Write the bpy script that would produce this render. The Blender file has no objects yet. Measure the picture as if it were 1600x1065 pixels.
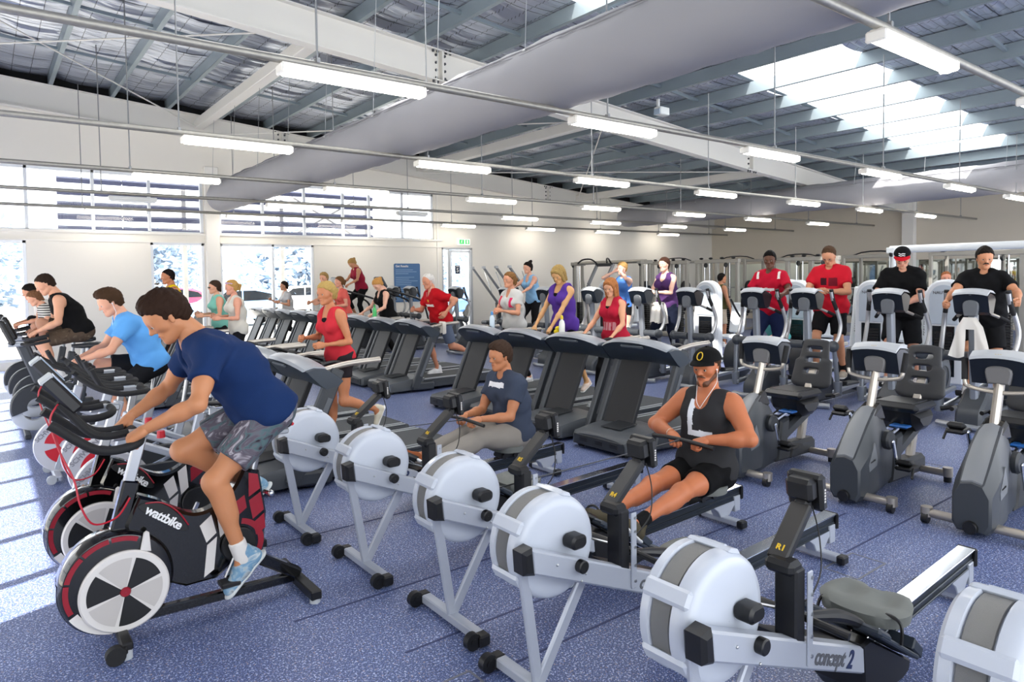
import bpy, bmesh, math, random
import numpy as np
from mathutils import Vector, Matrix, Quaternion
R_ = math.radians
random.seed(7)
rng = np.random.default_rng(5)
scene = bpy.context.scene
COL = scene.collection

# ------------------------------------------------------------------ materials
MATS = {}
def srgb(h):
    h = h.lstrip('#'); c = [int(h[i:i+2], 16)/255 for i in (0, 2, 4)]
    return tuple(x/12.92 if x <= .04045 else ((x+.055)/1.055)**2.4 for x in c) + (1,)
def mat(name, color='#808080', rough=.5, metal=0., spec=.5, coat=0., bump=0., bscale=200., emit=None, estr=0., var=0., vscale=6.):
    if name in MATS: return MATS[name]
    m = bpy.data.materials.new(name); m.use_nodes = True
    nt = m.node_tree; b = nt.nodes['Principled BSDF']
    col = srgb(color) if isinstance(color, str) else color
    b.inputs['Base Color'].default_value = col
    b.inputs['Roughness'].default_value = rough
    b.inputs['Metallic'].default_value = metal
    b.inputs['Specular IOR Level'].default_value = spec
    b.inputs['Coat Weight'].default_value = coat
    if emit:
        b.inputs['Emission Color'].default_value = srgb(emit); b.inputs['Emission Strength'].default_value = estr
    if bump or var:
        tc = nt.nodes.new('ShaderNodeTexCoord')
    if bump:
        n = nt.nodes.new('ShaderNodeTexNoise'); n.inputs['Scale'].default_value = bscale; n.inputs['Detail'].default_value = 3
        bp = nt.nodes.new('ShaderNodeBump'); bp.inputs['Strength'].default_value = bump; bp.inputs['Distance'].default_value = .004
        nt.links.new(tc.outputs['Object'], n.inputs['Vector']); nt.links.new(n.outputs['Fac'], bp.inputs['Height'])
        nt.links.new(bp.outputs['Normal'], b.inputs['Normal'])
    if var:
        n = nt.nodes.new('ShaderNodeTexNoise'); n.inputs['Scale'].default_value = vscale; n.inputs['Detail'].default_value = 4
        mx = nt.nodes.new('ShaderNodeMix'); mx.data_type = 'RGBA'
        mx.inputs['A'].default_value = tuple(c*(1-var) for c in col[:3]) + (1,)
        mx.inputs['B'].default_value = tuple(min(1, c*(1+var)) for c in col[:3]) + (1,)
        nt.links.new(tc.outputs['Object'], n.inputs['Vector']); nt.links.new(n.outputs['Fac'], mx.inputs['Factor'])
        nt.links.new(mx.outputs['Result'], b.inputs['Base Color'])
    MATS[name] = m
    return m

# ------------------------------------------------------------------ objects
def link(o, parent=None):
    COL.objects.link(o)
    if parent is not None: o.parent = parent
    return o
def empty(name, loc=(0, 0, 0), rz=0.):
    o = bpy.data.objects.new(name, None); o.location = loc; o.rotation_euler = (0, 0, rz); o.empty_display_size = .1
    return link(o)
def tag(o, label=None, cat=None, group=None, kind=None):
    if label: o['label'] = label
    if cat: o['category'] = cat
    if group: o['group'] = group
    if kind: o['kind'] = kind
    return o
def thing(name, label, cat, loc=(0, 0, 0), rz=0., group=None):
    return tag(empty(name, loc, rz), label, cat, group)
def copy_tree(o, parent=None):
    c = o.copy(); COL.objects.link(c)
    if parent is not None:
        c.parent = parent; c.matrix_parent_inverse = o.matrix_parent_inverse.copy()
    for ch in list(o.children): copy_tree(ch, c)
    return c
def dup(root, label, loc, rz=0.):
    c = copy_tree(root); c.location = loc; c.rotation_euler = (0, 0, rz); c['label'] = label
    return c

# ------------------------------------------------------------------ mesh builder
def frame_of(d):
    d = Vector(d).normalized()
    a = Vector((0, 0, 1)) if abs(d.z) < .95 else Vector((1, 0, 0))
    u = a.cross(d).normalized(); return u, d.cross(u).normalized(), d
_rb = {}
class MB:
    """collects shapes; build() links them as ONE mesh object"""
    def __init__(s): s.v = []; s.f = []; s.m = []; s.mi = 0
    def add(s, vs, fs, mi=None):
        o = len(s.v); s.v += [tuple(p) for p in vs]; s.f += [tuple(i+o for i in f) for f in fs]
        s.m += [s.mi if mi is None else mi]*len(fs); return s
    def box(s, c, size, bev=.0, rot=None, mi=None):
        hx, hy, hz = [a/2 for a in size]; b = min(bev, hx*.95, hy*.95, hz*.95)
        vs = []; fs = []
        if b <= 0:
            vs = [(x*hx, y*hy, z*hz) for x in (-1, 1) for y in (-1, 1) for z in (-1, 1)]
            fs = [(0, 1, 3, 2), (4, 6, 7, 5), (0, 4, 5, 1), (2, 3, 7, 6), (0, 2, 6, 4), (1, 5, 7, 3)]
        else:
            idx = {}
            for x in (-1, 1):
                for y in (-1, 1):
                    for z in (-1, 1):
                        for a in range(3):
                            p = [x*(hx-b), y*(hy-b), z*(hz-b)]; sg = (x, y, z); h = (hx, hy, hz)
                            p[a] = sg[a]*h[a]; idx[(x, y, z, a)] = len(vs); vs.append(tuple(p))
            def q(*k): fs.append(tuple(idx[i] for i in k))
            for a in range(3):
                b1, c1 = (a+1) % 3, (a+2) % 3
                for sg in (-1, 1):
                    ring = []
                    for (i, j) in ((-1, -1), (1, -1), (1, 1), (-1, 1)):
                        t = [0, 0, 0]; t[a] = sg; t[b1] = i; t[c1] = j; ring.append((*t, a))
                    q(*(ring if sg > 0 else ring[::-1]))
                for i in (-1, 1):
                    for j in (-1, 1):
                        t1 = [0, 0, 0]; t1[b1] = i; t1[c1] = j
                        lo = list(t1); hi = list(t1); lo[a] = -1; hi[a] = 1
                        r = [(*lo, b1), (*hi, b1), (*hi, c1), (*lo, c1)]
                        q(*(r if i*j < 0 else r[::-1]))
            for x in (-1, 1):
                for y in (-1, 1):
                    for z in (-1, 1):
                        r = [(x, y, z, 0), (x, y, z, 1), (x, y, z, 2)]
                        q(*(r if x*y*z > 0 else r[::-1]))
        M = Matrix.Translation(Vector(c)) @ (rot.to_4x4() if rot is not None else Matrix.Identity(4))
        return s.add([M @ Vector(p) for p in vs], fs, mi)
    def bar(s, a, b, w, h, bev=.004, up=(0, 0, 1), mi=None):
        """box beam from a to b, w wide (sideways) and h high"""
        a = Vector(a); b = Vector(b); d = (b-a); L = d.length; d.normalize()
        u = Vector(up); side = u.cross(d)
        if side.length < 1e-5: side = Vector((0, 1, 0)).cross(d)
        side.normalize(); u = d.cross(side)
        rot = Matrix((d, side, u)).transposed()
        return s.box((a+b)/2, (L, w, h), bev, rot, mi)
    def cyl(s, a, b, r, r2=None, n=16, cap=True, mi=None):
        a = Vector(a); b = Vector(b); r2 = r if r2 is None else r2
        u, w, d = frame_of(b-a); vs = []; fs = []
        for k in range(n):
            t = 2*math.pi*k/n; e = u*math.cos(t)+w*math.sin(t); vs += [a+e*r, b+e*r2]
        for k in range(n):
            j = (k+1) % n; fs.append((2*k, 2*j, 2*j+1, 2*k+1))
        if cap: fs += [tuple(2*k for k in range(n))[::-1], tuple(2*k+1 for k in range(n))]
        return s.add(vs, fs, mi)
    def tube(s, path, r, n=10, closed=False, mi=None, smooth=0):
        P = [Vector(p) for p in path]
        for _ in range(smooth):
            Q = [P[0]]
            for i in range(len(P)-1): Q += [P[i].lerp(P[i+1], .25), P[i].lerp(P[i+1], .75)]
            P = Q+[P[-1]]
        rr = r if isinstance(r, (list, tuple)) else None
        vs = []; fs = []; m = len(P); pu = None
        for i, p in enumerate(P):
            if closed: t = P[(i+1) % m]-P[i-1]
            else: t = (P[min(i+1, m-1)]-P[max(i-1, 0)])
            t.normalize()
            if pu is None: u, w, _ = frame_of(t)
            else:
                u = pu-t*pu.dot(t)
                if u.length < 1e-6: u, w, _ = frame_of(t)
                u.normalize(); w = t.cross(u)
            pu = u
            rad = r if rr is None else np.interp(i/(m-1), np.linspace(0, 1, len(rr)), rr)
            for k in range(n):
                a = 2*math.pi*k/n; vs.append(p+(u*math.cos(a)+w*math.sin(a))*rad)
        for i in range(m if closed else m-1):
            for k in range(n):
                j = (k+1) % n; i2 = (i+1) % m
                fs.append((i*n+k, i*n+j, i2*n+j, i2*n+k))
        if not closed: fs += [tuple(range(n))[::-1], tuple((m-1)*n+k for k in range(n))]
        return s.add(vs, fs, mi)
    def lathe(s, prof, c=(0, 0, 0), axis='Z', n=32, mi=None, arc=None):
        """prof: (r, h) pairs revolved about an axis through c"""
        vs = []; fs = []; m = len(prof); full = arc is None
        a0, a1 = (0, 2*math.pi) if full else arc
        nn = n if full else n+1
        for k in range(nn):
            t = a0+(a1-a0)*k/n
            for r, h in prof:
                p = (r*math.cos(t), r*math.sin(t), h)
                if axis == 'Y': p = (p[0], p[2], -p[1])
                elif axis == 'X': p = (p[2], p[0], p[1])
                vs.append((p[0]+c[0], p[1]+c[1], p[2]+c[2]))
        for k in range(n):
            j = (k+1) % nn
            for i in range(m-1):
                fs.append((k*m+i, j*m+i, j*m+i+1, k*m+i+1))
        return s.add(vs, fs, mi)
    def prism(s, pts, y0, y1, axis='Y', bev=0., mi=None, c=(0, 0, 0)):
        """2-D outline (x,z for axis Y; x,y for Z; y,z for X) extruded from y0 to y1 with softened edges"""
        area = sum(pts[i-1][0]*pts[i][1]-pts[i][0]*pts[i-1][1] for i in range(len(pts)))
        if area < 0: pts = pts[::-1]
        n = len(pts); lv = [(y0, 0)]
        if bev > 0:
            sg = 1 if y1 > y0 else -1; lv = [(y0, bev), (y0+sg*bev, 0), (y1-sg*bev, 0), (y1, bev)]
        else: lv = [(y0, 0), (y1, 0)]
        def inset(d):
            if d == 0: return pts
            out = []
            for i in range(n):
                p0, p1, p2 = [Vector(pts[(i+k) % n]) for k in (-1, 0, 1)]
                e1 = (p1-p0).normalized(); e2 = (p2-p1).normalized()
                n1 = Vector((-e1.y, e1.x)); n2 = Vector((-e2.y, e2.x)); b = n1+n2
                l = max(.4, 1+n1.dot(n2)); out.append(tuple(p1+b*d/l))
            return out
        vs = []; fs = []
        for y, d in lv:
            for (a, b) in inset(d):
                p = (a, y, b) if axis == 'Y' else (a, b, y) if axis == 'Z' else (y, a, b)
                vs.append((p[0]+c[0], p[1]+c[1], p[2]+c[2]))
        for l in range(len(lv)-1):
            for i in range(n):
                j = (i+1) % n; fs.append((l*n+i, l*n+j, (l+1)*n+j, (l+1)*n+i))
        fs += [tuple(range(n))[::-1], tuple((len(lv)-1)*n+i for i in range(n))]
        flip = (y1 > y0) == (axis == 'Y')
        if flip: fs = [f[::-1] for f in fs]
        return s.add(vs, fs, mi)
    def loft(s, rings, cap=True, mi=None, closed=True):
        n = len(rings[0]); vs = [p for r in rings for p in r]; fs = []
        for i in range(len(rings)-1):
            for k in range(n if closed else n-1):
                j = (k+1) % n; fs.append((i*n+k, i*n+j, (i+1)*n+j, (i+1)*n+k))
        if cap: fs += [tuple(range(n))[::-1], tuple((len(rings)-1)*n+k for k in range(n))]
        return s.add(vs, fs, mi)
    def ball(s, c, r, n=14, mi=None, sc=(1, 1, 1)):
        prof = [(math.sin(math.pi*i/n), -math.cos(math.pi*i/n)) for i in range(n+1)]
        t = MB(); t.lathe([(max(a, 1e-4)*r, b*r) for a, b in prof], n=n*2)
        return s.add([(p[0]*sc[0]+c[0], p[1]*sc[1]+c[1], p[2]*sc[2]+c[2]) for p in t.v], t.f, mi)
    def xf(s, M):
        s.v = [tuple(M @ Vector(p)) for p in s.v]; return s
    def build(s, name, mats, parent=None, smooth=True, ang=35, loc=None):
        me = bpy.data.meshes.new(name); me.from_pydata(s.v, [], s.f)
        if not isinstance(mats, (list, tuple)): mats = [mats]
        for m in mats: me.materials.append(m)
        if len(mats) > 1: me.polygons.foreach_set('material_index', s.m)
        bm = bmesh.new(); bm.from_mesh(me); bmesh.ops.recalc_face_normals(bm, faces=bm.faces); bm.to_mesh(me); bm.free()
        if smooth:
            me.polygons.foreach_set('use_smooth', [True]*len(me.polygons)); me.set_sharp_from_angle(angle=R_(ang))
        me.update()
        o = bpy.data.objects.new(name, me)
        if loc is not None: o.location = loc
        return link(o, parent)

def rrect(w, h, r, n=5, c=(0, 0)):
    """rounded rectangle outline"""
    out = []
    for (sx, sy, a0) in ((1, 1, 0), (-1, 1, 90), (-1, -1, 180), (1, -1, 270)):
        for k in range(n+1):
            a = R_(a0+90*k/n); out.append((c[0]+sx*(w/2-r)+r*math.cos(a), c[1]+sy*(h/2-r)+r*math.sin(a)))
    return out
def spline(pts, n=6, closed=False):
    """Catmull-Rom through 2-D or 3-D points"""
    P = [np.array(p, float) for p in pts]; m = len(P); out = []
    for i in range(m if closed else m-1):
        if closed: p0, p1, p2, p3 = P[i-1], P[i], P[(i+1) % m], P[(i+2) % m]
        else: p0, p1, p2, p3 = P[max(i-1, 0)], P[i], P[i+1], P[min(i+2, m-1)]
        for k in range(n):
            t = k/n
            out.append(tuple(.5*((2*p1)+(-p0+p2)*t+(2*p0-5*p1+4*p2-p3)*t*t+(-p0+3*p1-3*p2+p3)*t**3)))
    if not closed: out.append(tuple(P[-1]))
    return out
_fonts = {}
def text(txt, size, name, m, parent, loc, rot, extrude=.0008, shear=0., spacing=1., align='CENTER', bold=0.):
    cu = bpy.data.curves.new(name, 'FONT'); cu.body = txt; cu.size = size; cu.extrude = extrude; cu.shear = shear
    cu.space_character = spacing; cu.align_x = align; cu.align_y = 'CENTER'; cu.offset = bold; cu.resolution_u = 3
    o = bpy.data.objects.new(name, cu); COL.objects.link(o)
    dg = bpy.context.evaluated_depsgraph_get(); me = bpy.data.meshes.new_from_object(o.evaluated_get(dg)); bpy.data.objects.remove(o)
    me.materials.clear(); me.materials.append(m)
    t = bpy.data.objects.new(name, me); t.location = loc; t.rotation_euler = rot
    return link(t, parent)
# ------------------------------------------------------------------ bodies grown from blended rounded limbs
def V(*a): return np.array(a, float)
def nrm(v): return v/max(1e-9, np.linalg.norm(v))
class Prim:
    __slots__ = ('a', 'b', 'ra', 'rb', 'u', 's', 'k', 'op', 'clip')
    def __init__(p, a, b, ra, rb=None, u=None, s=1., k=.03, op='u', clip=None):
        p.a = np.asarray(a, float); p.b = np.asarray(b, float); p.ra = ra; p.rb = ra if rb is None else rb
        p.u = None if u is None else nrm(np.asarray(u, float)); p.s = s; p.k = k; p.op = op; p.clip = clip
    def grow(p, d, k=None, clip=None, f=1.):
        return Prim(p.a, p.b, p.ra*f+d, p.rb*f+d, p.u, p.s, p.k if k is None else k, p.op, clip if clip is not None else p.clip)
def field(prims, lo, hi, res, cuts=(), noise=0., nf=38., seed=0.):
    n = np.ceil((hi-lo)/res).astype(int)+1
    ax = [(lo[i]+res*np.arange(n[i])).astype(np.float32) for i in range(3)]
    F = np.full(n, .06, np.float32)
    for p in prims:
        m = p.k+2.5*res+.012
        r = max(p.ra, p.rb)*max(1, p.s)
        blo = np.minimum(p.a, p.b)-r-m; bhi = np.maximum(p.a, p.b)+r+m
        i0 = np.clip(np.floor((blo-lo)/res).astype(int), 0, n); i1 = np.clip(np.ceil((bhi-lo)/res).astype(int)+1, 0, n)
        if (i1 <= i0).any(): continue
        X = ax[0][i0[0]:i1[0], None, None]-p.a[0]; Y = ax[1][None, i0[1]:i1[1], None]-p.a[1]; Z = ax[2][None, None, i0[2]:i1[2]]-p.a[2]
        ab = p.b-p.a
        if p.u is not None and p.s != 1.:
            d = (X*p.u[0]+Y*p.u[1]+Z*p.u[2])*(1/p.s-1)
            X = X+d*p.u[0]; Y = Y+d*p.u[1]; Z = Z+d*p.u[2]
            ab = ab+p.u*np.dot(ab, p.u)*(1/p.s-1)
        L2 = float(ab @ ab)
        if L2 > 1e-10:
            t = np.clip((X*ab[0]+Y*ab[1]+Z*ab[2])/L2, 0, 1)
            D = np.sqrt((X-t*ab[0])**2+(Y-t*ab[1])**2+(Z-t*ab[2])**2)-(p.ra+(p.rb-p.ra)*t)
        else: D = np.sqrt(X*X+Y*Y+Z*Z)-p.ra
        if p.clip is not None:
            for (c, nn) in (p.clip if isinstance(p.clip, list) else [p.clip]):
                x = ax[0][i0[0]:i1[0], None, None]-c[0]; y = ax[1][None, i0[1]:i1[1], None]-c[1]; z = ax[2][None, None, i0[2]:i1[2]]-c[2]
                D = np.maximum(D, x*nn[0]+y*nn[1]+z*nn[2])
        sl = tuple(slice(i0[i], i1[i]) for i in range(3)); G = F[sl]
        if p.op == 'u':
            h = np.clip(.5+.5*(D-G)/p.k, 0, 1); F[sl] = D*(1-h)+G*h-p.k*h*(1-h)
        else:
            D = -D; h = np.clip(.5-.5*(D-G)/p.k, 0, 1); F[sl] = D*(1-h)+G*h+p.k*h*(1-h)
    if noise or cuts:
        x = ax[0][:, None, None]; y = ax[1][None, :, None]; z = ax[2][None, None, :]
        if noise:
            F = F+noise*(np.sin(nf*(x*.8+y*.5+z*.9)+seed+2*np.sin(nf*.4*z+seed))*np.sin(nf*(-x*.4+y*1.0+z*.35)+1.3*seed)+.5*np.sin(nf*1.9*(x*.3-y*.6+z*.8)+seed*2))
        for (c, nn) in cuts: F = np.maximum(F, (x-c[0])*nn[0]+(y-c[1])*nn[1]+(z-c[2])*nn[2])
    return F
_E = [(0, 1), (2, 3), (4, 5), (6, 7), (0, 2), (1, 3), (4, 6), (5, 7), (0, 4), (1, 5), (2, 6), (3, 7)]
_C = np.array([(i, j, k) for i in (0, 1) for j in (0, 1) for k in (0, 1)])
def surfnet(F, lo, res):
    F = np.pad(F, 1, constant_values=.06); lo = lo-res
    s = F < 0
    cnt = np.zeros(np.array(F.shape)-1, np.int8)
    for c in _C: cnt += s[c[0]:c[0]+cnt.shape[0], c[1]:c[1]+cnt.shape[1], c[2]:c[2]+cnt.shape[2]]
    act = (cnt > 0) & (cnt < 8)
    I = np.argwhere(act); idx = np.full(act.shape, -1, np.int32); idx[act] = np.arange(len(I))
    val = np.stack([F[I[:, 0]+c[0], I[:, 1]+c[1], I[:, 2]+c[2]] for c in _C], 1)
    P = np.zeros((len(I), 3)); W = np.zeros(len(I))
    for a, b in _E:
        va, vb = val[:, a], val[:, b]; x = (va < 0) != (vb < 0)
        t = np.where(x, va/np.where(x, va-vb, 1), 0)
        P += np.where(x[:, None], _C[a]+t[:, None]*(_C[b]-_C[a]), 0); W += x
    P = lo+res*(I+P/W[:, None])
    Q = []
    for axis in range(3):
        sl0 = [slice(1, -1)]*3; sl0[axis] = slice(0, -1); sl1 = [slice(1, -1)]*3; sl1[axis] = slice(1, None)
        a = s[tuple(sl0)]; b = s[tuple(sl1)]
        E = np.argwhere(a != b); off = np.array([1, 1, 1]); off[axis] = 0; E = E+off
        fl = s[E[:, 0], E[:, 1], E[:, 2]]
        o1, o2 = [(1, 2), (2, 0), (0, 1)][axis]
        d1 = np.zeros(3, int); d1[o1] = 1; d2 = np.zeros(3, int); d2[o2] = 1
        g = lambda A: idx[A[:, 0], A[:, 1], A[:, 2]]
        q = np.stack([g(E-d1-d2), g(E-d2), g(E), g(E-d1)], 1)
        q[~fl] = q[~fl][:, ::-1]; Q.append(q)
    return P, np.concatenate(Q)
def relax(P, Q, it=1, f=.5):
    for _ in range(it):
        S = np.zeros_like(P); N = np.zeros(len(P))
        for a, b in ((0, 1), (1, 2), (2, 3), (3, 0)):
            np.add.at(S, Q[:, a], P[Q[:, b]]); np.add.at(S, Q[:, b], P[Q[:, a]]); np.add.at(N, Q[:, a], 1); np.add.at(N, Q[:, b], 1)
        P = P*(1-f)+f*S/np.maximum(N, 1)[:, None]
    return P
def grow(prims, res, cuts=(), noise=0., nf=38., seed=0., smooth=1):
    lo = np.min([np.minimum(p.a, p.b)-max(p.ra, p.rb)*max(1, p.s) for p in prims if p.op == 'u'], 0)-2*res-.005
    hi = np.max([np.maximum(p.a, p.b)+max(p.ra, p.rb)*max(1, p.s) for p in prims if p.op == 'u'], 0)+2*res+.005
    F = field(prims, lo, hi, res, cuts, noise, nf, seed)
    P, Q = surfnet(F, lo, res)
    return relax(P, Q, smooth, .45), Q
def np_mesh(name, parts, mats, parent, mi=None):
    """parts: list of (P, Q) joined into one mesh"""
    Vs = []; Qs = []; o = 0
    for P, Q in parts: Vs.append(P); Qs.append(Q+o); o += len(P)
    P = np.concatenate(Vs); Q = np.concatenate(Qs)
    me = bpy.data.meshes.new(name); me.vertices.add(len(P)); me.vertices.foreach_set('co', P.astype(np.float32).ravel())
    me.loops.add(Q.size); me.loops.foreach_set('vertex_index', Q.astype(np.int32).ravel())
    me.polygons.add(len(Q)); me.polygons.foreach_set('loop_start', np.arange(0, Q.size, 4, dtype=np.int32))
    me.update(calc_edges=True); me.polygons.foreach_set('use_smooth', np.ones(len(Q), bool))
    for m in (mats if isinstance(mats, (list, tuple)) else [mats]): me.materials.append(m)
    if mi is not None: me.polygons.foreach_set('material_index', mi.astype(np.int32))
    me.validate(); me.update()
    return link(bpy.data.objects.new(name, me), parent)

# ---- heads, hair and hands in their own frames (x forward, y left, z up)
def head_prims(sex):
    w = .91 if sex == 'm' else .88
    jw = 1. if sex == 'm' else .86
    P = [Prim((-.018, 0, .036), (.012, 0, .034), .087, u=(0, 1, 0), s=w, k=.02),
         Prim((.03, 0, .012), (.04, 0, -.06), .063, .044, u=(0, 1, 0), s=.95, k=.03),
         Prim((.015, 0, -.05), (.056, 0, -.088), .044, .025, k=.03)]
    for s in (-1, 1):
        P += [Prim((-.004, s*.047*jw, -.05), (.052, s*.02, -.09), .020, .017, k=.03),
              Prim((.058, s*.043, -.012), (.05, s*.046, -.016), .020, k=.025),
              Prim((.084, s*.013, .021), (.074, s*.043, .022), .009, .010, k=.02),
              Prim((.0995, s*.032, .004), (.0995, s*.033, .004), .015, k=.012, op='s'),
              Prim((.0895, s*.022, .0125), (.083, s*.044, .0105), .0058, k=.006), Prim((.0885, s*.022, -.0045), (.082, s*.043, -.0045), .0052, k=.006),
              Prim((-.012, s*.076, .020), (-.002, s*.077, -.022), .017, .012, u=(0, 1, 0), s=.42, k=.008),
              Prim((.094, s*.011, -.026), (.092, s*.012, -.026), .008, k=.01)]
    P += [Prim((.088, 0, .016), (.112 if sex == 'm' else .108, 0, -.02), .007, .011, k=.014),
          Prim((.086, -.017, -.053), (.086, .017, -.053), .009, k=.014), Prim((.082, -.014, -.064), (.082, .014, -.064), .009, k=.012),
          Prim((.078, 0, -.096), (.076, 0, -.098), .018 if sex == 'm' else .014, k=.025),
          Prim((.096, -.02, -.0585), (.096, .02, -.0585), .0045, k=.006, op='s')]
    r = .054 if sex == 'm' else .044
    P += [Prim((-.025, 0, -.04), (-.045, 0, -.165), r, r*1.02, k=.03)]
    return P
def hair_prims(style):
    sk = [Prim((-.022, 0, .038), (.001, 0, .038), .087, u=(0, 1, 0), s=.865, k=.02)]
    t = {'short': .014, 'crop': .0075, 'buzz': .005, 'receding': .007, 'quiff': .016}.get(style, .014)
    P = [sk[0].grow(t)]
    fr = {'short': (.079, .36), 'quiff': (.082, .36), 'receding': (.100, .75), 'buzz': (.080, .38), 'crop': (.080, .38)}.get(style, (.074, .34))
    front = (V(.084, 0, fr[0]), nrm(V(fr[1], 0, -1.)))       # hairline over the brow
    nape = [(V(-.020, 0, 0), nrm(V(1., 0, -.28))), (V(-.08, 0, -.062), nrm(V(-.25, 0, -1.)))]   # behind the ears down to the nape
    P = [P[0].grow(0), Prim(front[0]+front[1]*.26, front[0]+front[1]*.26, .26, k=.022, op='s'), P[0].grow(-.003, clip=nape), Prim((-.055, 0, -.02), (-.062, 0, -.05), .050+t*.6, .040+t*.5, u=(0, 1, 0), s=1.12, k=.03, clip=nape)]
    if style in ('short', 'quiff'):
        P += [Prim((.055, -.03, .108), (.05, .03, .108), .026, k=.03), Prim((-.03, 0, .118), (.03, 0, .118), .022, k=.04)]
        for s in (-1, 1): P += [Prim((-.002, s*.073, .055), (.014, s*.0745, .012), .020, .013, u=(0, 1, 0), s=.55, k=.015)]
    if style == 'quiff': P += [Prim((.07, -.03, .118), (.045, .03, .132), .022, k=.03), Prim((.0, 0, .135), (.05, 0, .135), .014, k=.03)]
    if style in ('bun', 'pony', 'tied'):
        for s in (-1, 1): P += [Prim((.03, s*.06, .06), (-.03, s*.068, .0), .018, .014, u=(0, 1, 0), s=.6, k=.02)]
    if style == 'bun': P += [Prim((-.115, 0, .055), (-.125, 0, .06), .036, k=.02)]
    if style == 'highbun': P += [Prim((-.075, 0, .125), (-.10, 0, .14), .042, .034, k=.02)]
    if style == 'pony': P += [Prim((-.10, 0, .045), (-.145, 0, .02), .024, .028, k=.02), Prim((-.145, 0, .02), (-.135, 0, -.07), .028, .014, k=.02)]
    if style == 'tied': P += [Prim((-.085, 0, .0), (-.105, 0, -.075), .030, .018, k=.02)]
    if style in ('bob', 'shag'):
        L = -.085 if style == 'bob' else -.155
        for s in (-1, 1):
            P += [Prim((.035, s*.066, .05), (.018, s*.074, L), .026, .020, u=(0, 1, 0), s=.75, k=.02), Prim((-.04, s*.066, .03), (-.035, s*.07, L), .034, .026, k=.025),
                  Prim((.075, s*.035, .088), (.045, s*.068, .02), .018, .016, k=.02)]
        P += [Prim((-.085, 0, .02), (-.078, 0, L), .036, .03, k=.03), Prim((.072, -.03, .092), (.07, .03, .085), .018, k=.02)]
    return P
_cache = {}
def head_mesh(sex, res):
    k = ('h', sex, res)
    if k not in _cache: _cache[k] = grow(head_prims(sex), res, smooth=1)
    return _cache[k]
def hair_mesh(style, res):
    k = ('hair', style, res)
    if k not in _cache: _cache[k] = grow(hair_prims(style), res, noise=.0026, nf=120, smooth=0)
    return _cache[k]
def hand_mesh(pose, res):
    """left hand: x to the fingers, z off the back of the hand, thumb on the y- side"""
    k = ('hand', pose, res)
    if k in _cache: return _cache[k]
    P = [Prim((-.03, 0, 0), (.01, 0, 0), .025, .024, u=(0, 0, 1), s=.8, k=.02)]
    ys = (-.030, -.010, .011, .030)
    for i, y in enumerate(ys): P.append(Prim((.005, y*.55, 0), (.082-abs(i-1.2)*.004, y, .002), .0165, .0118, k=.014))
    P.append(Prim((.02, .0, -.004), (.06, 0, -.006), .018, .016, u=(0, 1, 0), s=1.7, k=.02))
    c = {'grip': (62, 78, 52), 'relaxed': (28, 36, 22), 'fist': (78, 92, 66), 'flat': (8, 10, 6), 'loose': (40, 60, 36)}[pose]
    for i, y in enumerate(ys):
        L = (.95, 1.06, 1.0, .80)[i]; p = V(.082-abs(i-1.2)*.004, y, .002); a = 0.; r = (.0098, .0102, .0097, .0085)[i]
        for j, ln in enumerate((.043, .027, .021)):
            a += R_(c[j]*(1+.06*(i-1.5))); q = p+ln*L*V(math.cos(a), y*.6*(1-j*.3), -math.sin(a)); P.append(Prim(p, q, r*(1-.06*j), r*(.94-.06*j), k=.004)); p = q
    if pose in ('grip', 'fist', 'loose'): th = [V(.018, -.026, -.010), V(.048, -.042, -.028), V(.070, -.030, -.046), V(.082, -.012, -.054)]
    else: th = [V(.018, -.026, -.008), V(.045, -.050, -.016), V(.074, -.058, -.020), V(.096, -.058, -.022)]
    for j in range(3): P.append(Prim(th[j], th[j+1], (.0155, .0115, .0102)[j], (.0115, .0102, .0088)[j], k=.010))
    _cache[k] = grow(P, res, smooth=1)
    return _cache[k]
def foot_meshes(res):
    k = ('foot', res)
    if k not in _cache:
        up = [Prim((-.028, 0, -.052), (.05, 0, -.05), .040, .040, k=.03), Prim((.05, 0, -.05), (.15, 0, -.066), .038, .030, u=(0, 1, 0), s=1.12, k=.03), Prim((-.025, 0, -.05), (-.02, 0, .005), .040, .041, k=.02)]
        so = [Prim((-.045, 0, -.082), (.05, 0, -.082), .040, .036, u=(0, 0, 1), s=.36, k=.02), Prim((.05, 0, -.082), (.155, 0, -.082), .036, .040, u=(0, 0, 1), s=.36, k=.02)]
        _cache[k] = (grow(up, res, cuts=[(V(0, 0, -.084), V(0, 0, -1))]), grow(so, res))
    return _cache[k]
def mirror(m): return m[0]*np.array([1, -1, 1]), m[1][:, ::-1]
def placed(m, o, x, z, s=1.):
    x = nrm(x); z = nrm(z-x*np.dot(z, x)); y = np.cross(z, x)
    return m[0]*s @ np.stack([x, y, z])+o, m[1]
def ik(a, b, l1, l2, pole):
    d = b-a; L = np.linalg.norm(d); mx = (l1+l2)*.998
    if L > mx: l1 *= L/mx; l2 *= L/mx
    d /= L; t = (l1*l1-l2*l2+L*L)/(2*L); h = math.sqrt(max(0, l1*l1-t*t))
    p = pole-d*np.dot(pole, d); return a+d*t+nrm(p)*h

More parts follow.
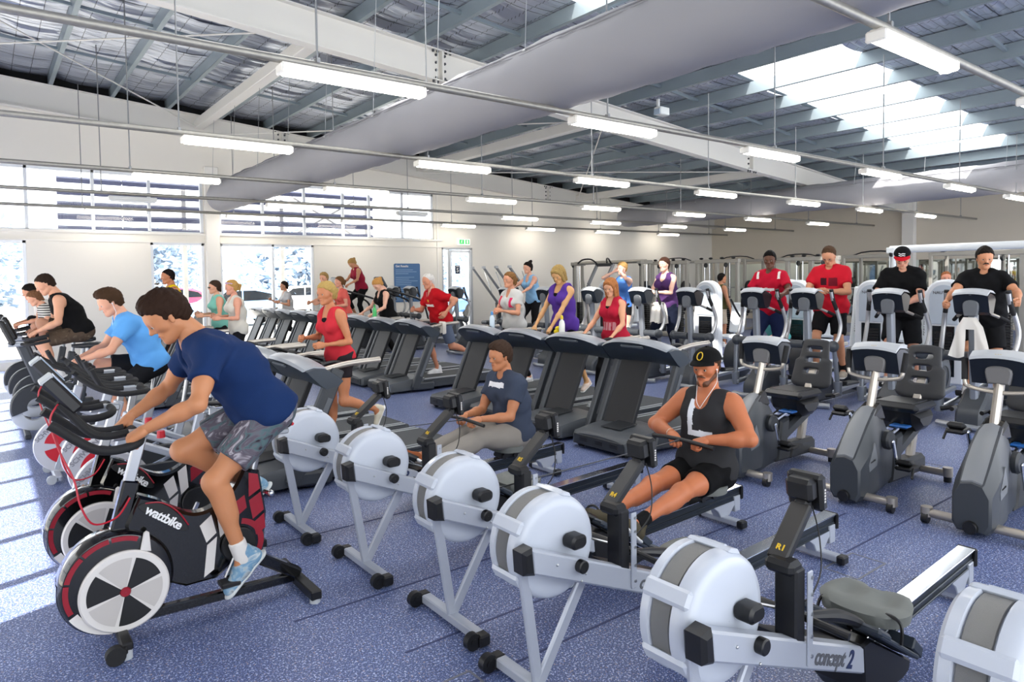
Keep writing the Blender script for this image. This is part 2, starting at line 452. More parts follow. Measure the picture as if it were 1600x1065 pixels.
SKIN = {}
def skin(c):
    if c not in SKIN:
        m = mat('skin '+c, c, .5, spec=.4, var=.05, vscale=14); b = m.node_tree.nodes['Principled BSDF']
        b.inputs['Subsurface Weight'].default_value = .12; b.inputs['Subsurface Radius'].default_value = (.012, .005, .003); SKIN[c] = m
    return SKIN[c]
def cloth(c, **k): return mat('cloth '+c+k.pop('tag', ''), c, .85, spec=.15, bump=.35, bscale=420, **k)
EYEW = mat('eye white', '#b9b2aa', .3); IRIS = mat('eye iris', '#2c211b', .2); LIP = {}
MEN = '#c58a66'
def person(label, H=1.76, sex='m', at=(0, 0, 0), head_deg=180, pel=(0, 0, .95), lean=5., side=0., twist=0., hp=0., hy=0., hr=0.,
           wl=(.25, .25, 1.), wr=(.25, -.25, 1.), al=(0, .1, .08), ar=(0, -.1, .08), tl=0., tr=0., hand='relaxed', palm='in', elbow=None,
           skin_c=MEN, hair='short', hair_c='#2a1c14', top='tee', top_c='#333', neck='crew', hem=-.05, bottom='shorts', bot_c='#111', blen=.72, shoe_c='#d8d8d8', sole_c='#e8e8e6', sock=None,
           g=1., belly=0., res=.013, extras=(), decal=None, strap_c=None, under_c=None, top_m=None, bot_m=None, curve=.06, brow=True, musc=1., sleeve=.52, loose=1., kneeout=.06, phone=None):
    s = H/1.76
    t = thing('person', label, 'person', at, R_(head_deg))
    # -------- joints, person frame
    pel = V(*pel); up = V(math.sin(R_(lean)), math.sin(R_(side))*.9, math.cos(R_(lean))); up = nrm(up)
    fw = nrm(V(1, 0, 0)-up*up[0]); lf = np.cross(up, fw)
    tl_len = .515*s
    nk = pel+up*tl_len+V(math.sin(R_(lean)), 0, 0)*0
    # rounded back: the upper spine bends a little further forward
    mid = pel+up*tl_len*.5-fw*curve*.5
    ta = R_(twist); lfs = nrm(lf*math.cos(ta)+fw*math.sin(ta)); fws = np.cross(lfs, up)
    shw = (.178 if sex == 'm' else .152)*s; hpw = (.088 if sex == 'm' else .082)*s
    sh_c = nk-up*.055*s
    sl, sr = sh_c+lfs*shw, sh_c-lfs*shw
    hl, hr_ = pel+lf*hpw-up*.02, pel-lf*hpw-up*.02
    hu = nrm(up*.55+V(0, 0, 1)*.45)
    he = nrm(hu); hf = nrm(fws-he*np.dot(fws, he))
    # head turn: yaw then pitch
    y = R_(hy); hl_ = np.cross(he, hf); hf = hf*math.cos(y)+hl_*math.sin(y); hl_ = np.cross(he, hf)
    p = R_(hp); hf, he = hf*math.cos(p)-he*math.sin(p), he*math.cos(p)+hf*math.sin(p)
    r = R_(hr); hl_ = np.cross(he, hf); he = nrm(he*math.cos(r)+hl_*math.sin(r))
    hs = s*(.99 if sex == 'm' else .96)
    hc = nk+hu*.086*s+nrm(up*.5+hu*.5)*.045*s+he*.055*s+hf*.035*s
    wl, wr, al, ar = [V(*q) for q in (wl, wr, al, ar)]
    UA, FA, TH, SH = .292*s, .262*s, .435*s, .425*s
    ep = elbow if elbow is not None else (-.5, .7, -.6)
    el = ik(sl, wl, UA, FA, fws*ep[0]+lfs*ep[1]+up*ep[2]); er = ik(sr, wr, UA, FA, fws*ep[0]-lfs*ep[1]+up*ep[2])
    kl = ik(hl, al, TH, SH, V(1, kneeout, .1)); kr = ik(hr_, ar, TH, SH, V(1, -kneeout, .1))
    m = sex == 'm'; L = 1.
    # -------- body
    tw = 1.30 if m else 1.16
    rr = g*s
    torso = [Prim(hl+up*.03, hr_+up*.03, (.108 if m else .094)*rr, u=fw, s=.98, k=.05),
             Prim(pel+up*.06*s, mid, .112*rr if m else .100*rr, .110*rr if m else .096*rr, u=lf, s=1.20, k=.06),
             Prim(mid, pel+up*tl_len*.80-fws*curve*.15, .118*rr if m else .103*rr, .112*s*(g*.5+.5), u=lfs, s=tw, k=.06),
             Prim(sl*.9+sr*.1-up*.012, sr*.9+sl*.1-up*.012, .062*s*(g*.4+.6), k=.06)]
    if belly: torso.append(Prim(pel+up*.13*s+fw*(.05+belly*.3), pel+up*.2*s+fw*(.05+belly*.3), .10*rr+belly*.5, u=lf, s=1.25, k=.08))
    for sd in (1, -1):
        hj = hl if sd > 0 else hr_
        torso.append(Prim(hj-fw*.055*s-up*.01, hj-fw*.06*s+up*.03, (.088 if m else .080)*rr, k=.05))
        sj = sl if sd > 0 else sr
        torso.append(Prim(nk-up*.0+lfs*sd*.03, sj*.8+nk*.2+up*.012, .045*s, .040*s, k=.05))
        cp = pel+up*tl_len*.70+lfs*sd*.075*s+fws*(.075*s*g if m else .085*s*g)
        torso.append(Prim(cp, cp+lfs*sd*.012, (.058 if m else .060)*s*g, u=fws, s=.75 if m else 1.0, k=.04))
    nkr = (.053 if m else .043)*s
    hb = hc-he*.06*hs-hf*.028*hs
    neckp = [Prim(nk-up*.04*s, hb, nkr*1.12, nkr*.98, k=.04)]
    arms = {}; legs = {}
    for sd, S, E, W in ((1, sl, el, wl), (-1, sr, er, wr)):
        k1 = (1. if m else .80)*s*(g*.5+.5)*musc; d = nrm(E-S); d2 = nrm(W-E)
        arms[sd] = [Prim(S, S+d*.04, .058*k1, .056*k1, k=.04), Prim(S, E, .050*k1, .038*k1, k=.03), Prim(S+d*UA*.35, S+d*UA*.65, .046*k1, .042*k1, k=.03),
                    Prim(E, E+d2*FA*.35, .037*k1, .040*k1, k=.025), Prim(E+d2*FA*.3, W, .040*k1, .0255*k1, k=.025)]
    for sd, Hj, K, A in ((1, hl, kl, al), (-1, hr_, kr, ar)):
        k1 = (1. if m else .97)*s*(g*.6+.4); d = nrm(K-Hj); d2 = nrm(A-K); bk = nrm(np.cross(np.cross(d2, d), d2)) if np.linalg.norm(np.cross(d2, d)) > .05 else -fw
        if np.dot(bk, fw) > 0: bk = -bk
        bk = nrm(-nrm(V(1, 0, 0)-d2*d2[0]))
        legs[sd] = [Prim(Hj, K, .086*k1, .053*k1, k=.04), Prim(Hj+d*TH*.2, Hj+d*TH*.6, .083*k1, .068*k1, k=.04), Prim(K, K+d2*.02, .053*k1, .05*k1, k=.03),
                    Prim(K, A, .050*k1, .033*k1, k=.03), Prim(K+d2*SH*.2+bk*.022*k1, K+d2*SH*.45+bk*.016*k1, .046*k1, .040*k1, k=.04)]
    near = res < .0105
    fr = {1: tl, -1: tr}; feet = {}
    for sd, A, K in ((1, al, kl), (-1, ar, kr)):
        pt = R_(fr[sd]); fx = V(math.cos(pt), sd*.10, math.sin(pt)); fz = V(-math.sin(pt), 0, math.cos(pt)); feet[sd] = (A, fx, fz)
        legs[sd].append(Prim(A, A+nrm(fx)*.06-fz*.04, .034*s, .03*s, k=.02))
    body = torso+neckp+arms[1]+arms[-1]+legs[1]+legs[-1]
    hres = .0042 if near else .0065
    parts = [grow(body, res, smooth=1), placed(head_mesh(sex, hres), hc, hf, he, hs)]
    hm = hand_mesh(hand, .0034 if near else .0048)
    for sd, E, W in ((1, el, wl), (-1, er, wr)):
        d = nrm(W-E)
        dz = {'in': lf*sd+up*.2, 'down': V(.2, 0, 1), 'up': V(0, 0, -1), 'grip': V(-.1, sd*.35, 1.), 'pole': lf*sd-fw*.25, 'face': V(1, 0, .2)}[palm]
        hd_ = d
        if palm == 'grip': hd_ = nrm(d+V(.25, 0, -.25))
        M = hm if sd > 0 else mirror(hm)
        parts.append(placed(M, W+d*.008, hd_, dz, s*(1. if m else .88)))
    sk = skin(skin_c)
    body_o = np_mesh('body', parts, sk, t)
    # -------- face details
    for sd in (1, -1):
        e = MB(); e.ball((0, 0, 0), .0125*hs, 10); e.ball((.0042*hs, 0, 0), .0094*hs, 8, mi=1)
        o = e.build('eye', [EYEW, IRIS], t); c = hc+(hf*.0815+hl_*sd*.0315+he*.0042)*hs
        o.matrix_local = Matrix([[hf[0], hl_[0], he[0], c[0]], [hf[1], hl_[1], he[1], c[1]], [hf[2], hl_[2], he[2], c[2]], [0, 0, 0, 1]])
    def tohead(q): return hc+(hf*q[0]+hl_*q[1]+he*q[2])*hs
    HC = mat('hair '+hair_c, hair_c, .75, spec=.15, bump=.8, bscale=90, var=.18, vscale=60)
    if brow:
        e = MB()
        for sd in (1, -1): e.tube([tohead(q) for q in ((.0945, sd*.014, .0235), (.0915, sd*.030, .029), (.080, sd*.047, .024))], [.0035*hs, .0042*hs, .0022*hs], 6)
        e.build('eyebrows', HC, t)
    lc = tuple(np.clip(np.array(srgb(skin_c)[:3])*np.array([.78, .52, .52]), 0, 1))+(1,)
    e = MB(); e.tube([tohead(q) for q in ((.084, .024, -.059), (.0955, .010, -.0545), (.0965, 0, -.0555), (.0955, -.010, -.0545), (.084, -.024, -.059))], [.0015*hs, .0042*hs, .0015*hs], 6)
    e.tube([tohead(q) for q in ((.083, .022, -.060), (.0925, .009, -.065), (.093, 0, -.0655), (.0925, -.009, -.065), (.083, -.022, -.060))], [.0015*hs, .0046*hs, .0015*hs], 6)
    e.build('lips', mat('lips '+skin_c, lc, .45), t)
    if hair:
        np_mesh('hair', [placed(hair_mesh(hair, hres*.9), hc, hf, he, hs*1.015)], HC, t)
    # -------- clothes
    ins = .010*loose
    def wrap(ps, d, clip=None, k=None): return [q.grow(d, clip=clip, k=k) for q in ps]
    if top:
        hemp = (pel+up*hem*s, -up)
        tp = [q.grow(ins+.006*loose) for q in torso]
        # let the cloth hang straight below the chest
        tp += [Prim(mid+fws*.012, pel-up*.02+fw*.012, (.118 if m else .098)*rr+ins, (.125 if m else .103)*rr+ins, u=lf, s=1.2 if m else 1.16, k=.06)]
        sub = []
        if top in ('tee', 'jersey'):
            for sd, S, E in ((1, sl, el), (-1, sr, er)):
                d = nrm(E-S); cl = (S+d*UA*sleeve*1.0, d)
                tp += [Prim(S-d*.01, S+d*UA*.8, .062*s*(g*.5+.5)+ins*.5, .056*s*(g*.5+.5)+ins*.9, k=.035, clip=cl)] if m else [Prim(S-d*.01, S+d*UA*.8, .053*s+ins*.4, .047*s+ins*.7, k=.035, clip=cl)]
        if top == 'tank':
            for sd, S in ((1, sl), (-1, sr)): sub.append(Prim(S+lfs*sd*.035*s-up*.045*s, S+lfs*sd*.06*s+up*.10*s, .075*s, .088*s, k=.01, op='s'))
        nd = {'crew': (.006, .060), 'vee': (.075, .066), 'scoop': (.085, .080), 'wide': (.11, .088), 'polo': (.05, .064)}[neck]
        sub.append(Prim(nk+up*.05*s-fws*.012, nk+up*.14*s, nd[1]*s, nd[1]*s, k=.008, op='s'))
        sub.append(Prim(nk+up*.03*s+fws*.07*s, nk+up*(.03-nd[0])*s+fws*.10*s, nd[1]*.75*s, nd[1]*.42*s if neck in ('vee', 'crew') else nd[1]*.62*s, k=.01, op='s'))
        tm = top_m or cloth(top_c)
        P, Q = grow(tp+sub, res*.95, cuts=[hemp], noise=.0042*loose, nf=30., seed=len(label), smooth=1)
        mi = None; ms = [tm]
        if decal:  # recolours faces: shirt prints, and the rowers' painted sun patches
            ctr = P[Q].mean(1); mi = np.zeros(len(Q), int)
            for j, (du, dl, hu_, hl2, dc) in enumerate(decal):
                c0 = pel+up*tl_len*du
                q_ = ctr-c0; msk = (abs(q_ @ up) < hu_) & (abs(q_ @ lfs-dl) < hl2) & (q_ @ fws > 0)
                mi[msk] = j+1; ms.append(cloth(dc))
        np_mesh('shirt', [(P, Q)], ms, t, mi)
        if under_c:
            q = [Prim(pel+up*tl_len*.62, pel+up*tl_len*.78+fws*.01, .118*s*.92, .108*s*.92, u=lfs, s=tw, k=.05)]
            for sd in (1, -1):
                cp = pel+up*tl_len*.72+lfs*sd*.075*s+fws*.088*s*g; q.append(Prim(cp, cp, .064*s*g, k=.04))
            np_mesh('undershirt', [grow(q, res)], cloth(under_c), t)
    if bottom:
        d0 = {'shorts': .020, 'tights': .006, 'pants': .022, 'capri': .007}[bottom]*(loose*.5+.5)
        frac = {'shorts': blen, 'tights': 2.0, 'pants': 2.0, 'capri': 1.55}[bottom]
        wc = (pel+up*.085*s, up)
        bp = [torso[0].grow(.010, clip=wc), Prim(pel-up*.02, pel+up*.07*s, .108*rr+.010, .106*rr+.010, u=lf, s=1.2, k=.05, clip=(pel+up*.075*s, up))]+[q.grow(.009, clip=wc) for q in torso[-8:] if np.dot(q.a-pel, up) < .12*s and np.dot(q.a-pel, fw) < 0]
        for sd, Hj, K, A in ((1, hl, kl, al), (-1, hr_, kr, ar)):
            d = nrm(K-Hj); d2 = nrm(A-K); k1 = (1. if m else .97)*s*(g*.6+.4)
            if frac <= 1: bp += [Prim(Hj, Hj+d*TH*frac*1.08, .088*k1+d0*.7, (.088-.033*frac)*k1+d0*1.3, k=.04, clip=(Hj+d*TH*frac, d))]
            else:
                bp += [q.grow(d0) for q in legs[sd][:2]]
                e_ = min(1., frac-1+.001); ce = (K+d2*SH*(e_*.97), d2)
                bp += [Prim(K, K+d2*SH, .052*k1+d0, .036*k1+d0*(1.5 if bottom == 'pants' else 1), k=.03, clip=ce), legs[sd][4].grow(d0*.9, clip=ce)]
        np_mesh('trousers' if frac > 1 else 'shorts', [grow(bp, res*.95, noise=.0024 if bottom in ('shorts', 'pants') else .0006, nf=40., seed=3.+len(label), smooth=1)], bot_m or cloth(bot_c), t)
    fu, fs = foot_meshes(.006 if near else .008)
    for sd in (1, -1):
        A, fx, fz = feet[sd]; k1 = s*(1.05 if m else .94)
        so = np_mesh('shoe', [placed(fu, A, fx, fz, k1)], shoe_c if not isinstance(shoe_c, str) else cloth(shoe_c, tag=' shoe'), t)
        np_mesh('sole', [placed(fs, A, fx, fz, k1)], mat('sole '+sole_c, sole_c, .6), so)
        if sock:
            K = kl if sd > 0 else kr; d2 = nrm(K-A); np_mesh('sock', [grow([Prim(A-d2*.02, A+d2*.10*s, .042*s, .044*s, k=.02, clip=(A+d2*.085*s, d2))], .008)], cloth(sock), t)
    J = dict(nk=nk, hc=hc, hf=hf, he=he, hl=hl_, hs=hs, sl=sl, sr=sr, el=el, er=er, wl=wl, wr=wr, kl=kl, kr=kr, al=al, ar=ar, pel=pel, up=up, fw=fw, lf=lf, s=s, tohead=tohead, fws=fws, lfs=lfs)
    for ex in extras: ex(t, J)
    return t, J
# ---- worn extras
def cap(color, brim=None, logo=None):
    def f(t, J):
        T = J['tohead']; m = MB(); rings = []
        for i in range(9):
            a = i/8*math.pi/2; rings.append([T((-.012+.113*math.cos(a)*math.cos(R_(b)), .095*math.cos(a)*math.sin(R_(b)), .058+.090*math.sin(a))) for b in range(0, 360, 12)])
        m.loft(rings); c = m.build('cap', cloth(color, tag=' cap'), t, ang=60)
        m = MB(); top = []; bot = []
        for i in range(4):
            u = i/3; row = []
            for b in range(-60, 61, 10):
                r = .1+.075*u*math.cos(R_(b*.9)); row.append(T((-.012+r*math.cos(R_(b)), (.093+.010*u)*math.sin(R_(b))*1.02, .072-.022*u-.010*(b/60)**2)))
            top.append(row)
        n = len(top[0]); vs = [p for r in top for p in r]; dn = J['he']*.005
        vs += [p-dn for r in top for p in r]; N = 4*n; fs = []
        for i in range(3):
            for j in range(n-1):
                a = i*n+j; fs += [(a, a+1, a+n+1, a+n), (N+a, N+a+n, N+a+n+1, N+a+1)]
        edge = [i*n for i in range(4)]+[3*n+j for j in range(1, n)]+[i*n+n-1 for i in (2, 1, 0)]
        for p, q in zip(edge, edge[1:]): fs.append((p, q, N+q, N+p))
        m.add(vs, fs); m.build('brim', cloth(brim or color, tag=' cap'), c, ang=60)
        m = MB(); m.ball(T((-.012, 0, .149)), .007, 6); m.build('cap_button', cloth(color, tag=' cap'), c)
        if logo == 'ring':
            m = MB(); P = [T((-.012+.113*math.sqrt(max(0, 1-((.100+.024*math.sin(R_(a))-.058)/.090)**2-(.020*math.cos(R_(a))/.095)**2))+.001, .020*math.cos(R_(a)), .100+.024*math.sin(R_(a)))) for a in range(0, 360, 15)]
            m.tube(P, .0035, 6, closed=True); m.build('cap_emblem', YEL, c)
        if logo == 'bars':
            m = MB()
            for z in (.085, .105): m.tube([T((-.011+.113*math.sqrt(1-((z-.058)/.090)**2-(y/.095)**2), y, z+.004*math.sin(y*150))) for y in np.linspace(-.035, .035, 9)], .0055, 6)
            m.build('cap_emblem', WLET, c)
    return f
def earphones(t, J):
    T = J['tohead']; m = MB(); n = J['nk']+J['fws']*.11*J['s']-J['up']*.10*J['s']
    for s in (1, -1):
        m.ball(T((.004, s*.078, -.006)), .007, 6)
        a = T((.006, s*.08, -.012)); b = T((.02, s*.07, -.11)); m.tube(spline([a, T((.012, s*.082, -.06)), b, n+J['up']*.05+J['lfs']*s*.03, n], 5), .0022, 5)
    m.build('earphones', WLET, t)
def band(which, frac, color, name, w=.035, r=.047):
    def f(t, J):
        a, b = {'ual': ('sl', 'el'), 'uar': ('sr', 'er'), 'fal': ('el', 'wl'), 'far': ('er', 'wr')}[which]
        p = J[a]+(J[b]-J[a])*frac; d = nrm(J[b]-J[a]); m = MB(); m.cyl(p-d*w/2, p+d*w/2, r*J['s'], r*J['s'], 20, cap=False)
        m.cyl(p-d*w/2, p+d*w/2, r*J['s']*.9, r*J['s']*.9, 20); m.build(name, mat('band '+color, color, .6), t)
    return f
def beard(color, moustache=False, full=True):
    def f(t, J):
        T = J['tohead']; HC = mat('hair '+color, color, .6, bump=.6, bscale=90)
        ps = []
        tr = lambda q: T(q)
        if full:
            q = [Prim(tr((.005, .058, -.045)), tr((.06, .024, -.094)), .021*J['hs'], .019*J['hs'], k=.02), Prim(tr((.005, -.058, -.045)), tr((.06, -.024, -.094)), .021*J['hs'], .019*J['hs'], k=.02), Prim(tr((.07, .015, -.095)), tr((.07, -.015, -.095)), .025*J['hs'], k=.02)]
            np_mesh('beard', [grow(q, .004, noise=.001, nf=200)], HC, t)
        m = MB(); m.tube([T(q) for q in ((.082, .030, -.052), (.097, .014, -.041), (.100, 0, -.040), (.097, -.014, -.041), (.082, -.030, -.052))], [.004, .0075, .006, .0075, .004], 8); m.build('moustache', HC, t)
    return f
def glasses(color='#15151a', dark=False):
    def f(t, J):
        T = J['tohead']; m = MB()
        for s in (1, -1):
            m.tube([T((.103, s*.032+.021*math.cos(R_(a)), .004+.015*math.sin(R_(a)))) for a in range(0, 360, 30)], .0014, 5, closed=True)
            m.tube([T((.100, s*.052, .008)), T((.0, s*.078, .014))], .0016, 5)
            if dark:
                m.lathe
        m.tube([T((.104, .012, .006)), T((.104, -.012, .006))], .0014, 5)
        if dark:
            for s in (1, -1): m.ball(T((.100, s*.032, .004)), .017, 8, sc=(.7, 1, .8))
        m.build('glasses', mat('frames '+color, color, .25), t)
    return f
def headband(color, z=.062):
    def f(t, J):
        T = J['tohead']; m = MB(); rings = []
        for dz in (-.016, -.012, .012, .016):
            e = .006 if abs(dz) < .014 else 0
            rings.append([T((-.012+(.098+e)*math.cos(R_(b)), (.083+e)*math.sin(R_(b)), z+dz+.03*math.cos(R_(b)))) for b in range(0, 360, 12)])
        m.loft(rings); m.build('headband', mat('headband '+color, color, .8, var=.5, vscale=40), t)
    return f
def watch(side='l'): return band('fal' if side == 'l' else 'far', .93, '#8a8378', 'wristwatch', .024, .031)
# ------------------------------------------------------------------ shared machine materials
WHITE = mat('machine white enamel', '#bac0cb', .38, coat=.2)
WHITE2 = mat('pale silver enamel', '#b2b7c1', .35, metal=.25)
BLACK = mat('black plastic', '#0d0d0f', .42)
BLACKG = mat('black gloss paint', '#060607', .14, coat=.6)
RUBBER = mat('black rubber foam', '#141416', .75, bump=.3, bscale=300)
DARK = mat('charcoal plastic', '#26292d', .45)
DARK2 = mat('slate plastic', '#3a3e43', .42)
MID = mat('mid grey plastic', '#5d6166', .45)
CONS = mat('console navy grey plastic', '#2e3742', .36)
CONS2 = mat('console dark navy plastic', '#151b23', .3)
SILVER = mat('silver painted steel', '#a9adb2', .32, metal=.65)
CHROME = mat('chrome', '#d9dbde', .12, metal=1.)
STEEL = mat('brushed steel', '#b9bbbd', .28, metal=.9)
TUBE = mat('champagne silver tube', '#b5aea4', .33, metal=.7)
LIGHTG = mat('light grey plastic', '#b3b7bb', .4)
RED = mat('wine red decal', '#8e0a22', .4)
BRED = mat('bright red decal', '#c01628', .4)
WDECAL = mat('white decal', '#d8d4d0', .4)
GDECAL = mat('grey decal', '#9c9a99', .4)
SCREEN = mat('dark display glass', '#11161c', .12)
LCD = mat('pale display glass', '#9fb0c4', .2)
BELT = mat('treadmill belt', '#3b3f43', .7, bump=.2, bscale=500)
SEATV = mat('black vinyl', '#16171a', .38)
YEL = mat('yellow lettering', '#d8b21c', .5)
BLUE = mat('blue plastic lever', '#1f5fa8', .4)
MESHG = mat('perforated steel band', '#8b8a88', .4, metal=.8, bump=.8, bscale=900)
GREYSEAT = mat('worn grey seat foam', '#6f726e', .7, bump=.15, bscale=80)
CABLE = mat('black cable', '#0a0a0a', .5)
REDCABLE = mat('red cable', '#b3122a', .4)
LETTER = mat('dark grey lettering', '#55575c', .5)
LETTERB = mat('navy lettering', '#1d2b52', .5)
WLET = mat('white lettering', '#e8e8e8', .5)

# ------------------------------------------------------------------ rowing machine
def make_rower(label):
    t = thing('rowing_machine', label, 'rowing machine', group='rowing machines in a row')
    # front foot
    m = MB(); m.box((0, 0, .04), (.055, .50, .045), .006); m.build('front_foot', WHITE2, t)
    for s in (-1, 1):
        e = MB(); e.box((0, s*.275, .036), (.062, .06, .056), .008).build('foot_cap', BLACK, t)
        w = MB(); w.cyl((-.055, s*.272-.018, .042), (-.055, s*.272+.018, .042), .04, n=20)
        w.cyl((-.055, s*.272-.021, .042), (-.055, s*.272+.021, .042), .016, n=12); w.box((-.025, s*.272, .045), (.05, .018, .03), .004)
        w.build('transport_wheel', BLACK, t)
    for (x1, z1, w1) in ((-.115, .63, .05), (.225, .475, .055)):
        l = MB(); l.bar((0, -.01, .05), (x1, -.055, z1), .022, w1, .006, up=(1, 0, 0)); l.build('front_leg', WHITE2, t)
    # flywheel housing
    fy0, fy1 = -.062, .15; cx, cz = .075, .628
    h = MB()
    h.lathe([(.001, fy0), (.17, fy0), (.196, fy0+.006), (.208, fy0+.017), (.214, fy0+.034), (.216, fy0+.055), (.214, fy0+.073), (.20, fy0+.078), (.20, fy1-.055), (.214, fy1-.05), (.212, fy1-.02), (.196, fy1-.006), (.001, fy1)], (cx, 0, cz), 'Y', 56)
    fw = h.build('flywheel_housing', WHITE, t)
    b = MB(); b.lathe([(.202, fy0+.080), (.2075, fy0+.083), (.2075, fy1-.060), (.202, fy1-.057)], (cx, 0, cz), 'Y', 56); b.build('perforated_band', MESHG, fw)
    for a in (72, 148, 208, 300):
        c = MB(); c.box((0, 0, .212), (.062, fy1-fy0-.03, .024), .011)
        if a == 72: c.box((0, 0, .222), (.024, .10, .012), .005)
        c.xf(Matrix.Translation((cx, (fy0+fy1)/2, cz)) @ Matrix.Rotation(R_(90-a), 4, 'Y')); c.build('cage_bracket', WHITE, fw)
    s_ = MB(); s_.box((0, 0, .2245), (.012, .085, .004), .001)
    s_.xf(Matrix.Translation((cx, (fy0+fy1)/2, cz)) @ Matrix.Rotation(R_(90-72), 4, 'Y')); s_.build('vent_slot', BLACK, fw)
    # main beam, drawn in side outline
    bm_ = MB(); bm_.prism([(-.125, .695), (.47, .452), (.92, .268), (.905, .165), (.45, .355), (-.115, .592)], -.135, -.068, bev=.008); beam = bm_.build('main_beam', WHITE2, t)
    bm_ = MB(); bm_.prism([(.36, .49), (.92, .262), (.91, .17), (.36, .40)], -.067, .045, bev=.006); bm_.build('inner_beam', BLACK, t)
    c = MB(); c.prism([(-.172, .690), (-.118, .700), (-.106, .586), (-.166, .60)], -.142, -.058, bev=.014); c.build('front_cap', BLACK, t)
    k = MB(); k.prism(rrect(.085, .058, .026, c=(.135, .655)), -.132, -.06, bev=.01); k.prism(rrect(.06, .05, .02, c=(.165, .645)), -.11, -.06, bev=.006); k.build('damper_hub', BLACK, t)
    k = MB(); k.lathe([(.001, 0), (.022, 0), (.027, .004), (.027, .03), (.024, .032)], (.125, -.166, .566), 'Y', 24); k.build('knob', BLACK, t)
    for (x, z) in ((.005, .60), (.16, .522), (.135, .498), (.60, .34)):
        k = MB(); k.ball((x, -.136, z), .006, 6); k.build('bolt', STEEL, beam)
    # monitor post
    p = MB(); p.box((.402, -.088, .565), (.062, .085, .33), .008); p.box((.39, -.07, .73), (.08, .11, .05), .015); p.build('monitor_post', BLACK, t)
    p = MB(); p.box((.447, -.138, .545), (.034, .008, .335), .003)
    pl = p.build('post_plate', WHITE2, t)
    for z in (.69, .63, .56, .48, .41):
        k = MB(); k.cyl((.452, -.146, z), (.452, -.140, z), .007, n=8); k.build('bolt', STEEL, pl)
    a = MB(); a.bar((.395, -.045, .735), (.595, -.03, .885), .075, .036, .006); arm = a.build('monitor_arm', BLACK, t)
    mo = MB(); mo.box((.648, -.02, .93), (.045, .14, .14), .012, Matrix.Rotation(R_(-8), 3, 'Y')); mo.box((.61, -.02, .945), (.065, .105, .085), .014, Matrix.Rotation(R_(-8), 3, 'Y')); mo.box((.60, -.03, .885), (.045, .055, .045), .01)
    mon = mo.build('monitor', BLACK, t)
    sc = MB(); sc.box((.673, -.02, .945), (.004, .10, .075), .001, Matrix.Rotation(R_(-8), 3, 'Y')); sc.build('screen', LCD, mon)
    sc = MB()
    for k_ in range(5): sc.box((.648, -.0908, .90+.011*k_), (.008, .002, .007), 0)
    sc.build('side_marking', WDECAL, mon)
    cb = MB(); cb.tube(spline([(.63, -.05, .88), (.645, -.07, .77), (.60, -.10, .66), (.50, -.12, .61), (.44, -.12, .60)], 5), .003, 6); cb.build('cable', CABLE, t)
    # handle, parked in its holder
    hd = MB(); hd.tube([(.50, -.25, .505), (.485, -.12, .52), (.48, 0, .525), (.485, .12, .52), (.50, .25, .505)], .014, 10, smooth=1); hn = hd.build('handle', BLACK, t)
    hd = MB(); hd.tube([(.47, 0, .525), (.30, -.01, .60), (.17, -.02, .64)], .006, 6); hd.build('chain', STEEL, hn)
    # foot stretcher
    ft = MB(); ft.prism([(.86, .30), (.93, .30), (1.32, .075), (1.30, .03), (1.24, .018), (.95, .03), (.88, .10)], -.138, .075, bev=.010); ft.build('footrest_frame', BLACK, t)
    for s in (-1, 1):
        ft = MB(); R3 = Matrix.Rotation(R_(31), 3, 'Y')
        ft.box((1.08, s*.115-.02, .235), (.42, .115, .02), .006, R3); ft.box((.93, s*.115-.02, .335), (.12, .12, .03), .01, R3)
        ft.prism([(1.20, .185), (1.29, .11), (1.31, .15), (1.23, .22)], s*.115-.075, s*.115+.035, bev=.006)
        fp = ft.build('footrest', mat('blue grey plastic', '#2c343e', .45), t)
        st = MB(); st.tube(spline([(1.07, s*.115-.08, .25), (1.09, s*.115-.07, .32), (1.10, s*.115-.02, .34), (1.09, s*.115+.03, .32), (1.07, s*.115+.04, .25)], 5), .007, 6); st.build('strap', BLACK, fp)
    fb = MB(); fb.tube(spline([(.50, -.06, .50), (.62, -.08, .475), (.74, -.09, .44), (.84, -.10, .395), (.92, -.10, .35)], 5), [.014, .02, .026, .024, .02], 10); fb.build('footrest_arm', BLACK, t)
    # monorail
    rl = MB(); rl.box((1.66, 0, .165), (1.52, .055, .085), .004, Matrix.Rotation(R_(-1.6), 3, 'Y')); 
    for z in (.035, -.005, -.04): 
        for s in (-1, 1): rl.box((1.66, s*.029, .165+z), (1.50, .012, .010), .003, Matrix.Rotation(R_(-1.6), 3, 'Y'))
    rail = rl.build('rail', mat('dark anodised rail', '#3a4046', .3, metal=.7), t)
    st = MB(); st.box((1.66, 0, .2105), (1.52, .082, .008), .002, Matrix.Rotation(R_(-1.6), 3, 'Y')); st.build('rail_track', CHROME, rail)
    e = MB(); e.box((2.425, 0, .188), (.022, .10, .10), .008); e.build('rail_end_cap', BLACK, rail)
    l = MB(); l.prism([(2.10, .14), (2.40, .15), (2.40, .12), (2.34, .10), (2.29, .05), (2.19, .05), (2.16, .10)], -.035, .035, bev=.005); l.prism([(2.34, .17), (2.412, .17), (2.412, .06), (2.35, .06)], -.038, .038, bev=.004); l.build('rear_leg', WHITE2, t)
    m = MB(); m.box((2.235, 0, .036), (.06, .30, .04), .006); m.build('rear_foot', WHITE2, t)
    for s in (-1, 1): e = MB(); e.box((2.235, s*.17, .034), (.066, .05, .05), .008).build('foot_cap', BLACK, t)
    # lettering on the beam
    ang = R_(22.2)
    o = text('concept', .082, 'lettering', LETTER, beam, (.60, -.1362, .345), (R_(90), ang, 0), shear=.18, spacing=.9, bold=.0022)
    o = text('2', .092, 'lettering', LETTERB, beam, (.757, -.1362, .279), (R_(90), ang, 0), shear=.18, bold=.003)
